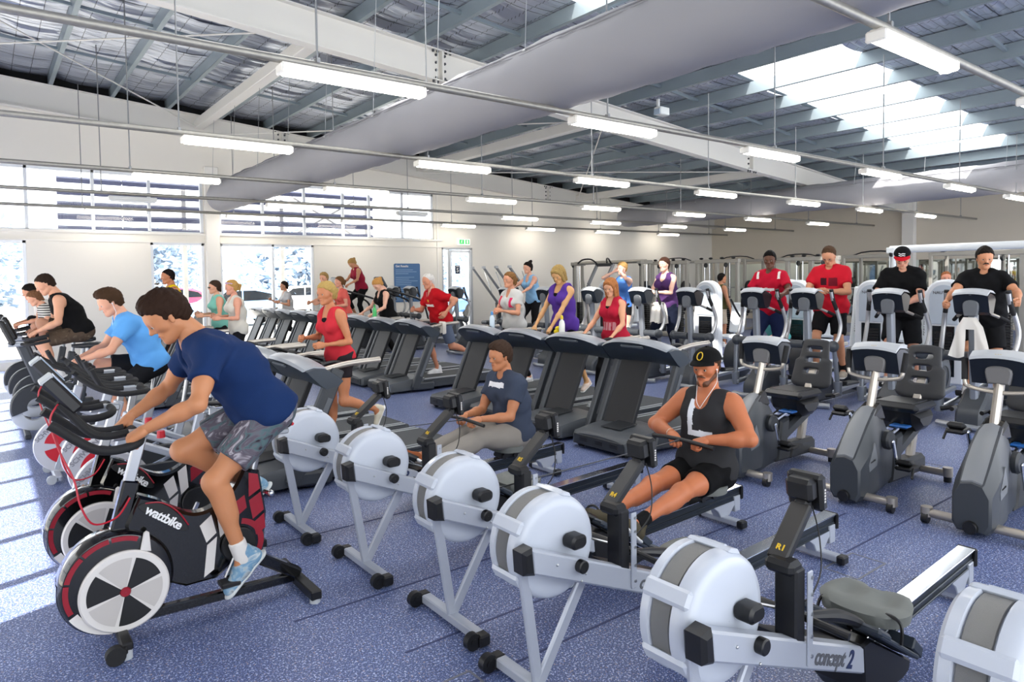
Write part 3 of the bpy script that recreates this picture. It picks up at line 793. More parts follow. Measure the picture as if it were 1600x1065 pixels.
    # seat
    return t, arm
def seat_mesh(t, x):
    n = 20; rings = []
    # contoured pad: outline with a rear notch, two hollows
    nx, ny = 13, 19; vs = []; fs = []; idx = {}
    m = MB()
    def outl(u, v):  # u -1..1 along x (front to rear), v -1..1 along y
        hw = .185*(1-.10*max(0, u)**2-.16*max(0, -u)**3)
        hx = .135
        X = u*hx; Y = v*hw
        if u > 0: X -= .05*max(0, 1-(abs(v)/.45))*u*u
        return X, Y
    top = []; bot = []
    for i in range(nx):
        for j in range(ny):
            u = -1+2*i/(nx-1); v = -1+2*j/(ny-1)
            # round the corners
            un, vn = u*math.sqrt(1-v*v/2.6), v*math.sqrt(1-u*u/2.6)
            X, Y = outl(un, vn); edge = max(abs(u), abs(v))
            z = .052-.026*math.exp(-((abs(v)-.45)/.28)**2-((u-.2)/.55)**2)+.018*max(0, u)*(1 if abs(v) > .3 else .6)
            z -= .022*max(0, edge-.72)/.28
            m.v.append((x+X*1.05, Y, .300+z))
    for i in range(nx):
        for j in range(ny):
            u = -1+2*i/(nx-1); v = -1+2*j/(ny-1); un, vn = u*math.sqrt(1-v*v/2.6), v*math.sqrt(1-u*u/2.6)
            X, Y = outl(un*.95, vn*.95); m.v.append((x+X*1.05, Y, .283))
    N = nx*ny; g = lambda i, j: i*ny+j
    for i in range(nx-1):
        for j in range(ny-1):
            m.f += [(g(i, j), g(i+1, j), g(i+1, j+1), g(i, j+1)), (N+g(i, j), N+g(i, j+1), N+g(i+1, j+1), N+g(i+1, j))]
    ring = [(i, 0) for i in range(nx)]+[(nx-1, j) for j in range(1, ny)]+[(i, ny-1) for i in range(nx-2, -1, -1)]+[(0, j) for j in range(ny-2, 0, -1)]
    for a in range(len(ring)):
        p, q = g(*ring[a]), g(*ring[(a+1) % len(ring)]); m.f.append((p, N+p, N+q, q))
    m.m = [0]*len(m.f)
    s = m.build('seat', GREYSEAT, t, ang=60)
    c = MB(); c.box((x, 0, .255), (.17, .10, .09), .012)
    for a in (-1, 1):
        for b in (-1, 1): c.cyl((x+a*.06, b*.052, .235), (x+a*.06, b*.066, .235), .022, n=12)
    c.build('carriage', BLACK, s)
    return s

ROW_LABELS = [
    ('R7', 1.685, 4.62, 0, 1.80, 'white flywheel rowing machine under the rower in grey tee, farthest of the row'),
    ('R6', 1.76, 3.75, 0, 1.16, 'empty white flywheel rowing machine second farthest of the row, just right of the farthest'),
    ('R5', 1.815, 2.885, -.5, 2.02, 'white flywheel rowing machine ridden by the rower in black cap'),
    ('R4', 1.765, 2.15, 0, 1.05, 'empty rowing machine in front of the black-capped rower'),
    ('R1', 1.79, 1.35, 1.2, 1.19, 'empty rowing machine nearest in full view, grey seat and lettered beam'),
    ('R2', 2.12, .60, 1.5, 1.3, 'white rowing machine cut off by the lower right picture edge')]
_r0, _arm0 = make_rower(ROW_LABELS[0][5])
ROWERS = []
for i, (tx, x, y, rz, sx, lab) in enumerate(ROW_LABELS):
    r = _r0 if i == 0 else copy_tree(_r0)
    ROWERS.append((r, tx, sx, lab, x, y, rz))
for (r, tx, sx, lab, x, y, rz) in ROWERS:
    r['label'] = lab
    arm = [c for c in r.children if c.name.startswith('monitor_arm')][0]
    text(tx, .032, 'station_number', YEL, arm, (.418, -.045, .7755), (R_(42), 0, R_(-90)), bold=.001)
    seat_mesh(r, sx)
    r.location = (x, y, 0); r.rotation_euler = (0, 0, R_(rz))

# ------------------------------------------------------------------ race bike (black, white and wine red)
def make_race_bike(label):
    t = thing('indoor_race_bike', label, 'exercise bike', group='black race bikes')
    cx, cz, R = -.005, .300, .25
    sh = MB(); sh.lathe([(.001, -.075), (.20, -.075), (.232, -.07), (.246, -.055), (.25, -.03), (.25, .05), (.24, .07), (.001, .075)], (cx, 0, cz), 'Y', 64)
    shr = sh.build('flywheel_shroud', BLACKG, t)
    b = MB(); b.lathe([(.2505, -.045), (.2525, -.04), (.2525, .045), (.2505, .05)], (cx, 0, cz), 'Y', 64, arc=(R_(-30), R_(190))); 
    b.v = [(p[0], p[1], 2*cz-p[2]) if False else p for p in b.v]; b.build('chrome_band', CHROME, shr)
    def arcband(r0, r1, a0, a1, y, c=(cx, cz), n=14):
        vs = []; fs = []
        for k in range(n+1):
            a = R_(a0+(a1-a0)*k/n)
            for r in (r0, r1): vs.append((c[0]+r*math.cos(a), y, c[1]+r*math.sin(a)))
        for k in range(n): fs.append((2*k, 2*k+1, 2*k+3, 2*k+2))
        return vs, fs
    d = MB()
    for (a0, a1) in ((66, 96), (99, 130), (133, 165), (168, 205)):
        d.add(*arcband(.205, .228, a0, a1, -.0765))
    d.build('rim_decal', RED, shr)
    d = MB(); d.add(*arcband(.195, .236, 209, 262, -.0762)); d.build('white_rim_decal', WDECAL, shr)
    dc = (.02, .262)
    d = MB()
    d.prism([(dc[0]+.195*math.cos(R_(k*5)), dc[1]+.195*math.sin(R_(k*5))) for k in range(72)], -.098, -.07, bev=.008); disc = d.build('flywheel_cover', WDECAL, t)
    for k, a in enumerate((15, 75, 135, 195, 255, 315)):
        d = MB(); a0, a1 = a+3, a+57
        vs, fs = arcband(.022, .162, a0, a1, -.0995, dc)
        d.add(vs, fs); d.build('cover_sector', BLACK if k % 2 == 0 else mat('pale cover decal', '#bdb8b4', .4), disc)
    d = MB(); d.lathe([(.001, -.106), (.02, -.106), (.024, -.10), (.024, -.09)], (dc[0], 0, dc[1]), 'Y', 24); d.build('hub_badge', RED, disc)
    d = MB(); d.prism([(dc[0]+.07, dc[1]+.18), (dc[0]+.118, dc[1]+.165), (dc[0]+.112, dc[1]+.26), (dc[0]+.10, dc[1]+.27), (dc[0]+.088, dc[1]+.262)], -.092, -.076, bev=.004); d.build('cover_tab', WDECAL, disc)
    # body shell
    top = spline([(.100, .700), (.189, .655), (.284, .585), (.364, .553), (.449, .57), (.541, .642), (.60, .745)], 4)
    out = top+[(.684, .715), (.715, .483), (.695, .28), (.66, .225), (.58, .27), (.447, .186), (.30, .185), (.2, .24), (.05, .48), (.035, .56)]
    bd = MB(); bd.prism(out, -.045, .045, bev=.014); body = bd.build('body_shell', BLACKG, t)
    st = MB()
    for (pts) in ([(.372, .485), (.43, .53), (.452, .43), (.402, .39)], [(.405, .375), (.455, .41), (.435, .24), (.385, .21)], [(.455, .55), (.505, .585), (.515, .44), (.47, .40)]):
        st.prism(pts, -.0475, -.044)
    st.build('white_decal', WDECAL, body)
    st = MB()
    for (pts) in ([(.625, .715), (.672, .70), (.683, .62), (.622, .585)], [(.622, .565), (.685, .60), (.70, .50), (.64, .46)], [(.642, .44), (.701, .48), (.705, .40), (.655, .37)], [(.53, .56), (.60, .60), (.61, .53), (.53, .47)]):
        st.prism(pts, -.0475, -.044)
    st.add(*arcband(.105, .135, -60, 80, -.0472, (.56, .345)))
    st.build('red_decal', RED, body)
    lg = MB(); lg.prism(spline([(.10, .655), (.17, .655), (.25, .60), (.315, .50), (.30, .478), (.24, .51), (.11, .62)], 4, True), -.052, -.044, bev=.002); bdg = lg.build('badge', BLACK, body)
    lg = MB(); lg.tube([(p[0], -.052, p[1]) for p in spline([(.125, .658), (.20, .645), (.27, .585), (.318, .505)], 5)], .004, 6); lg.build('badge_arc', RED, bdg)
    o = text('wattbike', .062, 'lettering', WLET, bdg, (.207, -.0535, .567), (R_(90), R_(38), 0), spacing=.92, bold=.0016)
    # frame
    f = MB(); f.bar((.0, 0, .50), (.075, 0, .775), .06, .075, .01, up=(1, 0, 0)); f.build('head_tube', BLACKG, t)
    f = MB(); f.bar((.64, 0, .25), (.90, 0, .075), .06, .07, .01, up=(0, 1, 0)); f.bar((.05, 0, .085), (.90, 0, .065), .05, .05, .008, up=(0, 1, 0)); f.build('base_frame', BLACKG, t)
    f = MB(); f.box((.895, 0, .045), (.06, .56, .05), .006)
    rf = f.build('rear_foot', BLACK, t)
    for s in (-1, 1): e = MB(); e.cyl((.895, s*.25, 0), (.895, s*.25, .025), .028, n=16).build('levelling_pad', LIGHTG, rf)
    f = MB(); f.box((.0, 0, .06), (.05, .50, .035), .006)
    ff = f.build('front_foot', BLACK, t)
    for s in (-1, 1):
        f = MB(); f.cyl((-.05, s*.255-.02, .042), (-.05, s*.255+.02, .042), .042, n=20); f.box((-.025, s*.255, .05), (.05, .02, .03), .005); f.build('transport_wheel', RUBBER, ff)
        e = MB(); e.cyl((.0, s*.225, 0), (.0, s*.225, .045), .024, n=16).build('levelling_pad', LIGHTG, ff)
    # steering post and bars
    f = MB(); f.bar((.06, 0, .75), (.125, 0, .985), .045, .05, .005, up=(1, 0, 0)); f.build('steering_post', STEEL, t)
    f = MB(); f.box((.075, 0, 1.0), (.16, .07, .04), .008); f.build('bar_clamp', SILVER, t)
    for s in (-1, 1):
        f = MB(); f.tube(spline([(.10, s*.03, 1.005), (.10, s*.14, 1.0), (.07, s*.20, .988), (-.01, s*.215, .978), (-.09, s*.215, .992), (-.16, s*.215, 1.042), (-.225, s*.215, 1.10), (-.262, s*.21, 1.128)], 6), .021, 12); f.build('drop_bar', RUBBER, t)
        f = MB(); f.tube(spline([(.06, s*.07, 1.025), (-.03, s*.075, 1.02), (-.10, s*.07, 1.05), (-.17, s*.055, 1.14), (-.21, s*.045, 1.19)], 6), .018, 10); f.build('aero_bar', RUBBER, t)
    f = MB(); f.tube([(-.09, 0, 1.03), (-.16, 0, 1.10), (-.185, 0, 1.185)], .010, 8); f.build('console_stalk', BLACK, t)
    f = MB(); Rc = Matrix.Rotation(R_(-38), 3, 'Y'); f.box((-.20, 0, 1.235), (.06, .15, .20), .012, Rc); cs = f.build('console', BLACK, t)
    f = MB(); f.box((-.176, 0, 1.258), (.006, .13, .17), .001, Rc); f.build('screen', LCD, cs)
    f = MB(); f.box((-.258, 0, 1.309), (.062, .145, .016), .005, Rc); f.build('console_cap', LIGHTG, cs)
    f = MB(); f.tube(spline([(-.215, -.03, 1.19), (-.25, -.06, 1.12), (-.22, -.09, .98), (-.17, -.10, .84), (-.15, -.11, .72), (-.10, -.10, .62), (0, -.06, .62), (.06, -.05, .70)], 6), .0045, 6); f.build('cable', REDCABLE, t)
    # saddle
    f = MB(); f.cyl((.655, 0, .70), (.705, 0, .90), .022, n=16); f.build('seat_post', STEEL, t)
    f = MB(); f.box((.74, 0, .905), (.24, .045, .03), .006); f.box((.68, 0, .902), (.05, .06, .05), .006); f.build('saddle_slide', SILVER, t)
    rings = []
    for (x, w, z0, th) in ((.60, .012, .958, .014), (.625, .025, .962, .026), (.70, .030, .960, .034), (.76, .050, .960, .04), (.81, .078, .963, .048), (.845, .083, .968, .052), (.868, .060, .970, .045), (.876, .03, .968, .03)):
        rings.append([(x, w*math.cos(R_(a)), z0-th*.35+th*.5*math.sin(R_(a))) for a in range(0, 360, 24)])
    f = MB(); f.loft(rings); sad = f.build('saddle', SEATV, t)
    f = MB(); f.box((.85, 0, .948), (.05, .13, .018), .006); f.build('saddle_rear_panel', BRED, sad)
    f = MB(); f.tube([(.66, -.02, .935), (.70, -.025, .92), (.80, -.025, .92), (.85, -.04, .945)], .005, 6); f.tube([(.66, .02, .935), (.70, .025, .92), (.80, .025, .92), (.85, .04, .945)], .005, 6); f.build('saddle_rail', CHROME, sad)
    f = MB(); f.cyl((.705, -.05, .60), (.72, -.105, .60), .012, n=10); f.ball((.72, -.11, .60), .018, 8); f.build('adjust_knob', CHROME, t)
    # crank
    bb = (.56, .345)
    f = MB(); f.lathe([(.001, -.07), (.085, -.07), (.09, -.066), (.09, -.05)], (bb[0], 0, bb[1]), 'Y', 32); f.build('chain_ring', BLACK, t)
    ca = R_(CRANK)
    for s in (-1, 1):
        ex, ez = bb[0]-s*-1*.17*math.cos(ca), bb[1]-s*-1*.17*math.sin(ca)
        f = MB(); f.bar((bb[0], s*.085, bb[1]), (ex, s*.10, ez), .018, .032, .006, up=(0, 0, 1)); cr = f.build('crank_arm', CHROME, t)
        f = MB(); f.box((ex, s*.155, ez), (.095, .09, .025), .006); f.cyl((ex, s*.10, ez), (ex, s*.12, ez), .01, n=8); f.build('pedal', BLACK, cr)
    return t
CRANK = 62
wb1 = make_race_bike('black white and red race bike ridden by the cyclist in navy tee')
wb1.location = (.47, 3.80, 0)
wb2 = dup(wb1, 'empty black white and red race bike behind the navy-shirted rider', (.475, 4.72, 0))

# ------------------------------------------------------------------ spin bike (silver frame, white and red flywheel)
def make_spin_bike(label):
    t = thing('spin_bike', label, 'exercise bike', group='silver spin bikes')
    c = (.08, .30)
    f = MB(); f.lathe([(.001, -.025), (.19, -.025), (.24, -.03), (.245, -.02), (.245, .02), (.24, .03), (.19, .025), (.001, .025)], (c[0], 0, c[1]), 'Y', 48); fl = f.build('flywheel', mat('spin flywheel pale', '#cfcfd2', .35, metal=.3), t)
    for k in range(4):
        vs = []; fs = []
        for i in range(9):
            a = R_(12+90*k+66*i/8)
            for r in (.045, .165): vs.append((c[0]+r*math.cos(a), -.028, c[1]+r*math.sin(a)))
        fs = [(2*i, 2*i+1, 2*i+3, 2*i+2) for i in range(8)]
        f = MB(); f.add(vs, fs); f.build('red_sector', BRED, fl)
    text('SCHWINN', .052, 'lettering', mat('grey lettering', '#8a8a90', .5), fl, (c[0]-.13, -.0315, c[1]+.145), (R_(90), R_(-42), 0), bold=.0015)
    f = MB(); f.bar((.06, 0, .30), (.20, 0, .82), .05, .07, .01, up=(1, 0, 0)); f.bar((.20, 0, .60), (.78, 0, .32), .05, .07, .01, up=(0, 1, 0)); f.bar((.66, 0, .12), (.80, 0, .66), .05, .07, .01, up=(1, 0, 0)); f.bar((.05, 0, .10), (1.0, 0, .08), .05, .06, .008, up=(0, 1, 0)); f.bar((.0, 0, .08), (.08, 0, .32), .06, .05, .008, up=(1, 0, 0)); f.build('frame', WHITE2, t)
    for x in (.0, 1.0):
        f = MB(); f.box((x, 0, .05), (.06, .50, .05), .01); f.build('foot_bar', WHITE2, t)
        if x == 0:
            for s in (-1, 1):
                f = MB(); f.cyl((x-.05, s*.24-.015, .05), (x-.05, s*.24+.015, .05), .038, n=18); f.box((x-.025, s*.24, .05), (.05, .02, .03), .004); f.build('transport_wheel', LIGHTG, t)
    f = MB(); f.bar((.20, 0, .80), (.235, 0, .965), .04, .045, .005, up=(1, 0, 0)); f.build('steering_post', STEEL, t)
    f = MB(); f.box((.20, 0, .985), (.12, .06, .04), .008); f.build('bar_clamp', SILVER, t)
    for s in (-1, 1):
        f = MB(); f.tube(spline([(.25, s*.0, .99), (.30, s*.12, .985), (.26, s*.215, .985), (.12, s*.225, .985), (-.02, s*.20, 1.04), (-.12, s*.15, 1.12)], 6), .019, 12); f.build('handlebar', RUBBER, t)
        f = MB(); f.tube(spline([(.16, s*.06, 1.0), (.05, s*.065, 1.01), (.0, s*.07, 1.08), (-.03, s*.075, 1.15)], 6), .017, 10); f.build('aero_bar', RUBBER, t)
    f = MB(); f.lathe([(.001, 0), (.03, .0), (.026, .05), (.001, .05)], (.40, 0, .60), 'Z', 16); f.build('resistance_knob', BRED, t)
    f = MB(); f.cyl((.78, 0, .62), (.82, 0, .86), .02, n=14); f.build('seat_post', STEEL, t)
    f = MB(); f.box((.85, 0, .87), (.22, .04, .03), .006); f.build('saddle_slide', SILVER, t)
    rings = []
    for (x, w, z0, th) in ((.70, .012, .935, .014), (.725, .025, .938, .026), (.80, .030, .936, .034), (.86, .052, .936, .04), (.91, .085, .94, .048), (.945, .088, .945, .052), (.97, .05, .945, .04)):
        rings.append([(x, w*math.cos(R_(a)), z0-th*.35+th*.5*math.sin(R_(a))) for a in range(0, 360, 24)])
    f = MB(); f.loft(rings); sad = f.build('saddle', SEATV, t)
    f = MB(); f.box((.90, 0, .912), (.10, .05, .03), .006); f.build('saddle_mount', BRED, sad)
    bb = (.56, .34)
    f = MB(); f.prism(rrect(.52, .20, .095, c=(.36, .33)), -.062, -.038, bev=.008); f.build('chain_guard', DARK, t)
    for s, a in ((-1, 200), (1, 20)):
        ex, ez = bb[0]+.17*math.cos(R_(a)), bb[1]+.17*math.sin(R_(a))
        f = MB(); f.bar((bb[0], s*.08, bb[1]), (ex, s*.09, ez), .018, .03, .006); cr = f.build('crank_arm', CHROME, t)
        f = MB(); f.box((ex, s*.145, ez), (.095, .09, .025), .006); f.build('pedal', BLACK, cr)
    return t
sp1 = make_spin_bike('silver spin bike with white and red flywheel, nearest of the spin bikes'); sp1.location = (.60, 5.55, 0)
dup(sp1, 'silver spin bike second behind the race bikes, empty saddle', (.62, 6.15, 0))
sp_p2 = dup(sp1, 'silver spin bike ridden by the cyclist in light blue tee', (.46, 7.30, 0))
dup(sp1, 'silver spin bike just before the rider in light blue tee', (.62, 6.72, 0))

# ------------------------------------------------------------------ upright bike
def make_upright_bike(label):
    t = thing('upright_bike', label, 'exercise bike', group='upright bikes by the window')
    c = (.20, .30)
    f = MB(); f.lathe([(.12, -.05), (.22, -.05), (.235, -.04), (.235, .04), (.22, .05), (.12, .05), (.12, -.05)], (c[0], 0, c[1]), 'Y', 40); f.build('flywheel_ring', LIGHTG, t)
    f = MB(); f.lathe([(.10, -.07), (.245, -.07), (.26, -.05), (.26, .05), (.245, .07), (.10, .07), (.10, -.07)], (c[0]+.03, 0, c[1]+.04), 'Y', 40, arc=(R_(-200), R_(0))); f.build('flywheel_guard', DARK, t)
    f = MB(); f.bar((.22, 0, .10), (.95, 0, .06), .08, .07, .01, up=(0, 1, 0)); f.bar((.32, 0, .40), (.10, 0, 1.05), .06, .09, .015, up=(1, 0, 0)); f.bar((.30, 0, .45), (.62, 0, .40), .10, .16, .03, up=(0, 1, 0)); f.bar((.60, 0, .12), (.72, 0, .78), .07, .09, .015, up=(1, 0, 0)); f.build('frame', DARK2, t)
    for x in (.12, .95):
        f = MB(); f.box((x, 0, .035), (.06, .52, .05), .01); f.build('foot_bar', DARK, t)
    f = MB(); f.box((.05, 0, 1.06), (.16, .10, .05), .01); f.build('console_bracket', SILVER, t)
    f = MB(); f.box((-.03, 0, 1.20), (.06, .26, .30), .02, Matrix.Rotation(R_(-22), 3, 'Y')); cs = f.build('console', BLACK, t)
    f = MB(); f.box((.005, 0, 1.205), (.006, .20, .22), .002, Matrix.Rotation(R_(-22), 3, 'Y')); f.build('screen', SCREEN, cs)
    for s in (-1, 1):
        f = MB(); f.tube(spline([(.10, s*.03, 1.06), (.16, s*.18, 1.06), (.26, s*.24, 1.08), (.36, s*.235, 1.10)], 6), .018, 10); f.build('handlebar', RUBBER, t)
    f = MB(); f.cyl((.72, 0, .75), (.75, 0, .98), .024, n=14); f.build('seat_post', SILVER, t)
    rings = []
    for (x, w, z0, th) in ((.58, .02, 1.02, .03), (.62, .045, 1.02, .05), (.70, .07, 1.02, .06), (.78, .115, 1.03, .07), (.84, .12, 1.035, .07), (.88, .07, 1.03, .05)):
        rings.append([(x, w*math.cos(R_(a)), z0-th*.35+th*.5*math.sin(R_(a))) for a in range(0, 360, 24)])
    f = MB(); f.loft(rings); f.build('saddle', SEATV, t)
    for s, a in ((-1, 200), (1, 20)):
        ex, ez = .48+.17*math.cos(R_(a)), .42+.17*math.sin(R_(a))
        f = MB(); f.bar((.48, s*.09, .42), (ex, s*.10, ez), .018, .03, .006); cr = f.build('crank_arm', CHROME, t)
        f = MB(); f.box((ex, s*.15, ez), (.10, .09, .025), .006); f.build('pedal', BLACK, cr)
    return t
ub = make_upright_bike('black upright bike with big tilted console, nearest of the window bikes'); ub.location = (.22, 9.55, 0)
dup(ub, 'upright bike under the rider in black tank top and camouflage shorts', (.27, 10.5, 0))
dup(ub, 'upright bike under the small rider in striped shirt', (.25, 11.5, 0))
dup(ub, 'upright bike nearest the left window, behind the striped shirt rider', (.22, 12.5, 0))

# ------------------------------------------------------------------ treadmill
def make_treadmill(label):
    t = thing('treadmill', label, 'treadmill', group='treadmills')
    f = MB()
    # motor hood: outline seen from above, crowned
    rings = []
    for (x, hw, z) in ((.0, .36, .155), (.03, .385, .18), (.30, .39, .215), (.56, .385, .225), (.62, .37, .215)):
        rr = []
        prof = [(-hw, .04), (-hw, z-.05), (-hw+.02, z-.015), (-hw*.6, z), (0, z+.012), (hw*.6, z), (hw-.02, z-.015), (hw, z-.05), (hw, .04)]
        rings.append([(x, y, zz) for (y, zz) in prof])
    f.loft(rings); f.build('motor_hood', mat('hood grey plastic', '#484c51', .42), t)
    f = MB(); f.box((-.004, 0, .095), (.02, .68, .10), .006); fr = f.build('front_panel', DARK, t)
    for y in (-.22, -.02, .2):
        f = MB(); f.box((-.0155, y, .10), (.006, .10, .045), .002); f.build('vent', BLACK, fr)
    f = MB(); f.box((.30, 0, .232), (.26, .26, .008), .003, Matrix.Rotation(R_(-5), 3, 'Y')); f.build('hood_badge', DARK, t)
    for s in (-1, 1):
        f = MB(); f.cyl((.07, s*.30-.02, .045), (.07, s*.30+.02, .045), .045, n=18); f.build('wheel', BLACK, t)
        f = MB(); f.box((1.30, s*.335, .165), (1.42, .10, .03), .006); f.box((1.30, s*.37, .10), (1.42, .03, .10), .006); f.build('side_rail', DARK2, t)
        f = MB(); f.box((1.30, s*.30, .183), (1.40, .012, .006), .001); f.box((1.30, s*.372, .183), (1.40, .010, .006), .001); f.build('side_rail_trim', LIGHTG, t)
        # upright frame leaning back
        f = MB(); f.bar((.40, s*.40, .06), (.82, s*.40, .985), .075, .13, .015, up=(1, 0, 0)); f.bar((.36, s*.40, .10), (.75, s*.40, .08), .07, .12, .02, up=(0, 0, 1)); up = f.build('upright', DARK2, t)
        f = MB(); f.bar((.505, s*.441, .24), (.735, s*.441, .745), .006, .045, .002, up=(1, 0, 0)); f.build('upright_inlay', MID, up)
        f = MB(); f.bar((.46, s*.365, .16), (.78, s*.365, .86), .006, .05, .002, up=(1, 0, 0)); f.build('upright_trim', mat('blue grey trim', '#5b6b86', .3, metal=.5), up)
        f = MB(); f.tube(spline([(.70, s*.40, .985), (.92, s*.405, 1.02), (1.20, s*.41, 1.03)], 4), .026, 12); f.cyl((1.19, s*.41, 1.03), (1.215, s*.41, 1.03), .028, n=12); f.build('handrail', TUBE, t)
        f = MB(); f.tube(spline([(.70, s*.28, 1.0), (.84, s*.29, 1.03), (.98, s*.32, .99)], 4), .018, 8); f.build('grip', BLACK, t)
    f = MB(); f.bar((.43, .13, .20), (.74, .13, .90), .40, .05, .008, up=(1, 0, 0)); f.build('shroud_panel', mat('treadmill panel', '#15161a', .5), t)
    f = MB(); f.box((1.32, 0, .172), (1.40, .58, .02), .004); f.build('belt', BELT, t)
    f = MB(); f.box((2.03, 0, .11), (.05, .74, .12), .015); f.build('end_cap', DARK, t)
    # console pod: curved wedge, wide in y
    rings = []
    for y in np.linspace(-.46, .46, 13):
        u = abs(y)/.46; dz = -.055*u**2.2; k = 1-.30*u**3; dx = .10*u**2
        P = [(.42+dx, 1.075), (.50+dx, 1.10), (.60+dx, 1.085), (.83, .965), (.86, .925), (.82, .875), (.70, .845), (.585+dx*.6, .90), (.47+dx, 1.0)]
        cxx, czz = .68, .965
        rings.append([(cxx+(x-cxx)*(1 if u < .9 else .93), y, czz+(z-czz)*k+dz) for x, z in P])
    f = MB(); f.loft(rings); pod = f.build('console', CONS, t, ang=28)
    rings = []
    for y in np.linspace(-.44, .44, 13):
        u = abs(y)/.46; dz = -.055*u**2.2; dx = .10*u**2; k = 1-.30*u**3
        P = [(.41+dx, 1.065), (.425+dx, 1.09), (.50+dx, 1.112), (.61+dx, 1.094), (.60+dx, 1.075), (.48+dx, 1.07)]
        rings.append([(x, y, .965+(z-.965)*k+dz) for x, z in P])
    f = MB(); f.loft(rings); f.build('console_rim', mat('console rim grey', '#9ea2a8', .35, metal=.3), pod)
    f = MB(); f.bar((.50, -.19, 1.012), (.50, .10, 1.012), .03, .02, .004, up=(1, 0, 1)); f.v = [(p[0]-.055, p[1], p[2]+.01) for p in f.v]; f.build('console_slot', mat('console slot grey', '#6e747b', .3, metal=.4), pod)
    f = MB(); f.box((.70, 0, 1.045), (.20, .42, .01), .003, Matrix.Rotation(R_(27), 3, 'Y')); f.build('screen', SCREEN, pod)
    return t
TM_LABELS = {
 0: 'empty treadmill at the near end of the long row, right behind the black-capped rower',
 1: 'treadmill under the red tank top with lettering',
 2: 'treadmill under the walker in loose purple top',
 3: 'treadmill under the walker in grey tee with pink straps',
 5: 'treadmill under the runner in red football jersey',
 6: 'empty treadmill just left of the one under the red football jersey',
 7: 'treadmill in front of the person in black tank looking down',
 8: 'treadmill in the long row hidden behind the runner in red',
 9: 'rightmost of the five treadmills standing before the wide window',
 10: 'second treadmill from the right of the five before the wide window',
 11: 'middle treadmill of the five before the wide window',
 12: 'treadmill below the light grey tee runner by the wide window',
 13: 'leftmost treadmill of the long row before the window'}
tm0 = make_treadmill(TM_LABELS[0]); tm0.location = (4.75, 4.78, 0)
for k in range(1, 14):
    if k == 4: continue
    dup(tm0, TM_LABELS[k], (4.75, 4.78+.95*k, 0))
TN = ['treadmill under the runner in red tank, behind the farthest rowing machine', 'empty treadmill half hidden by the navy-shirted cyclist\'s back',
      'treadmill mostly hidden behind the navy-shirted cyclist', 'treadmill under the runner with floral headband', 'treadmill under the runner in mint top and sunglasses', 'treadmill under the person in yellow tank top']
for k, Y in enumerate((5.92, 6.87, 7.85, 10.65, 11.65, 12.7)):
    dup(tm0, TN[k], (1.55, Y, 0))

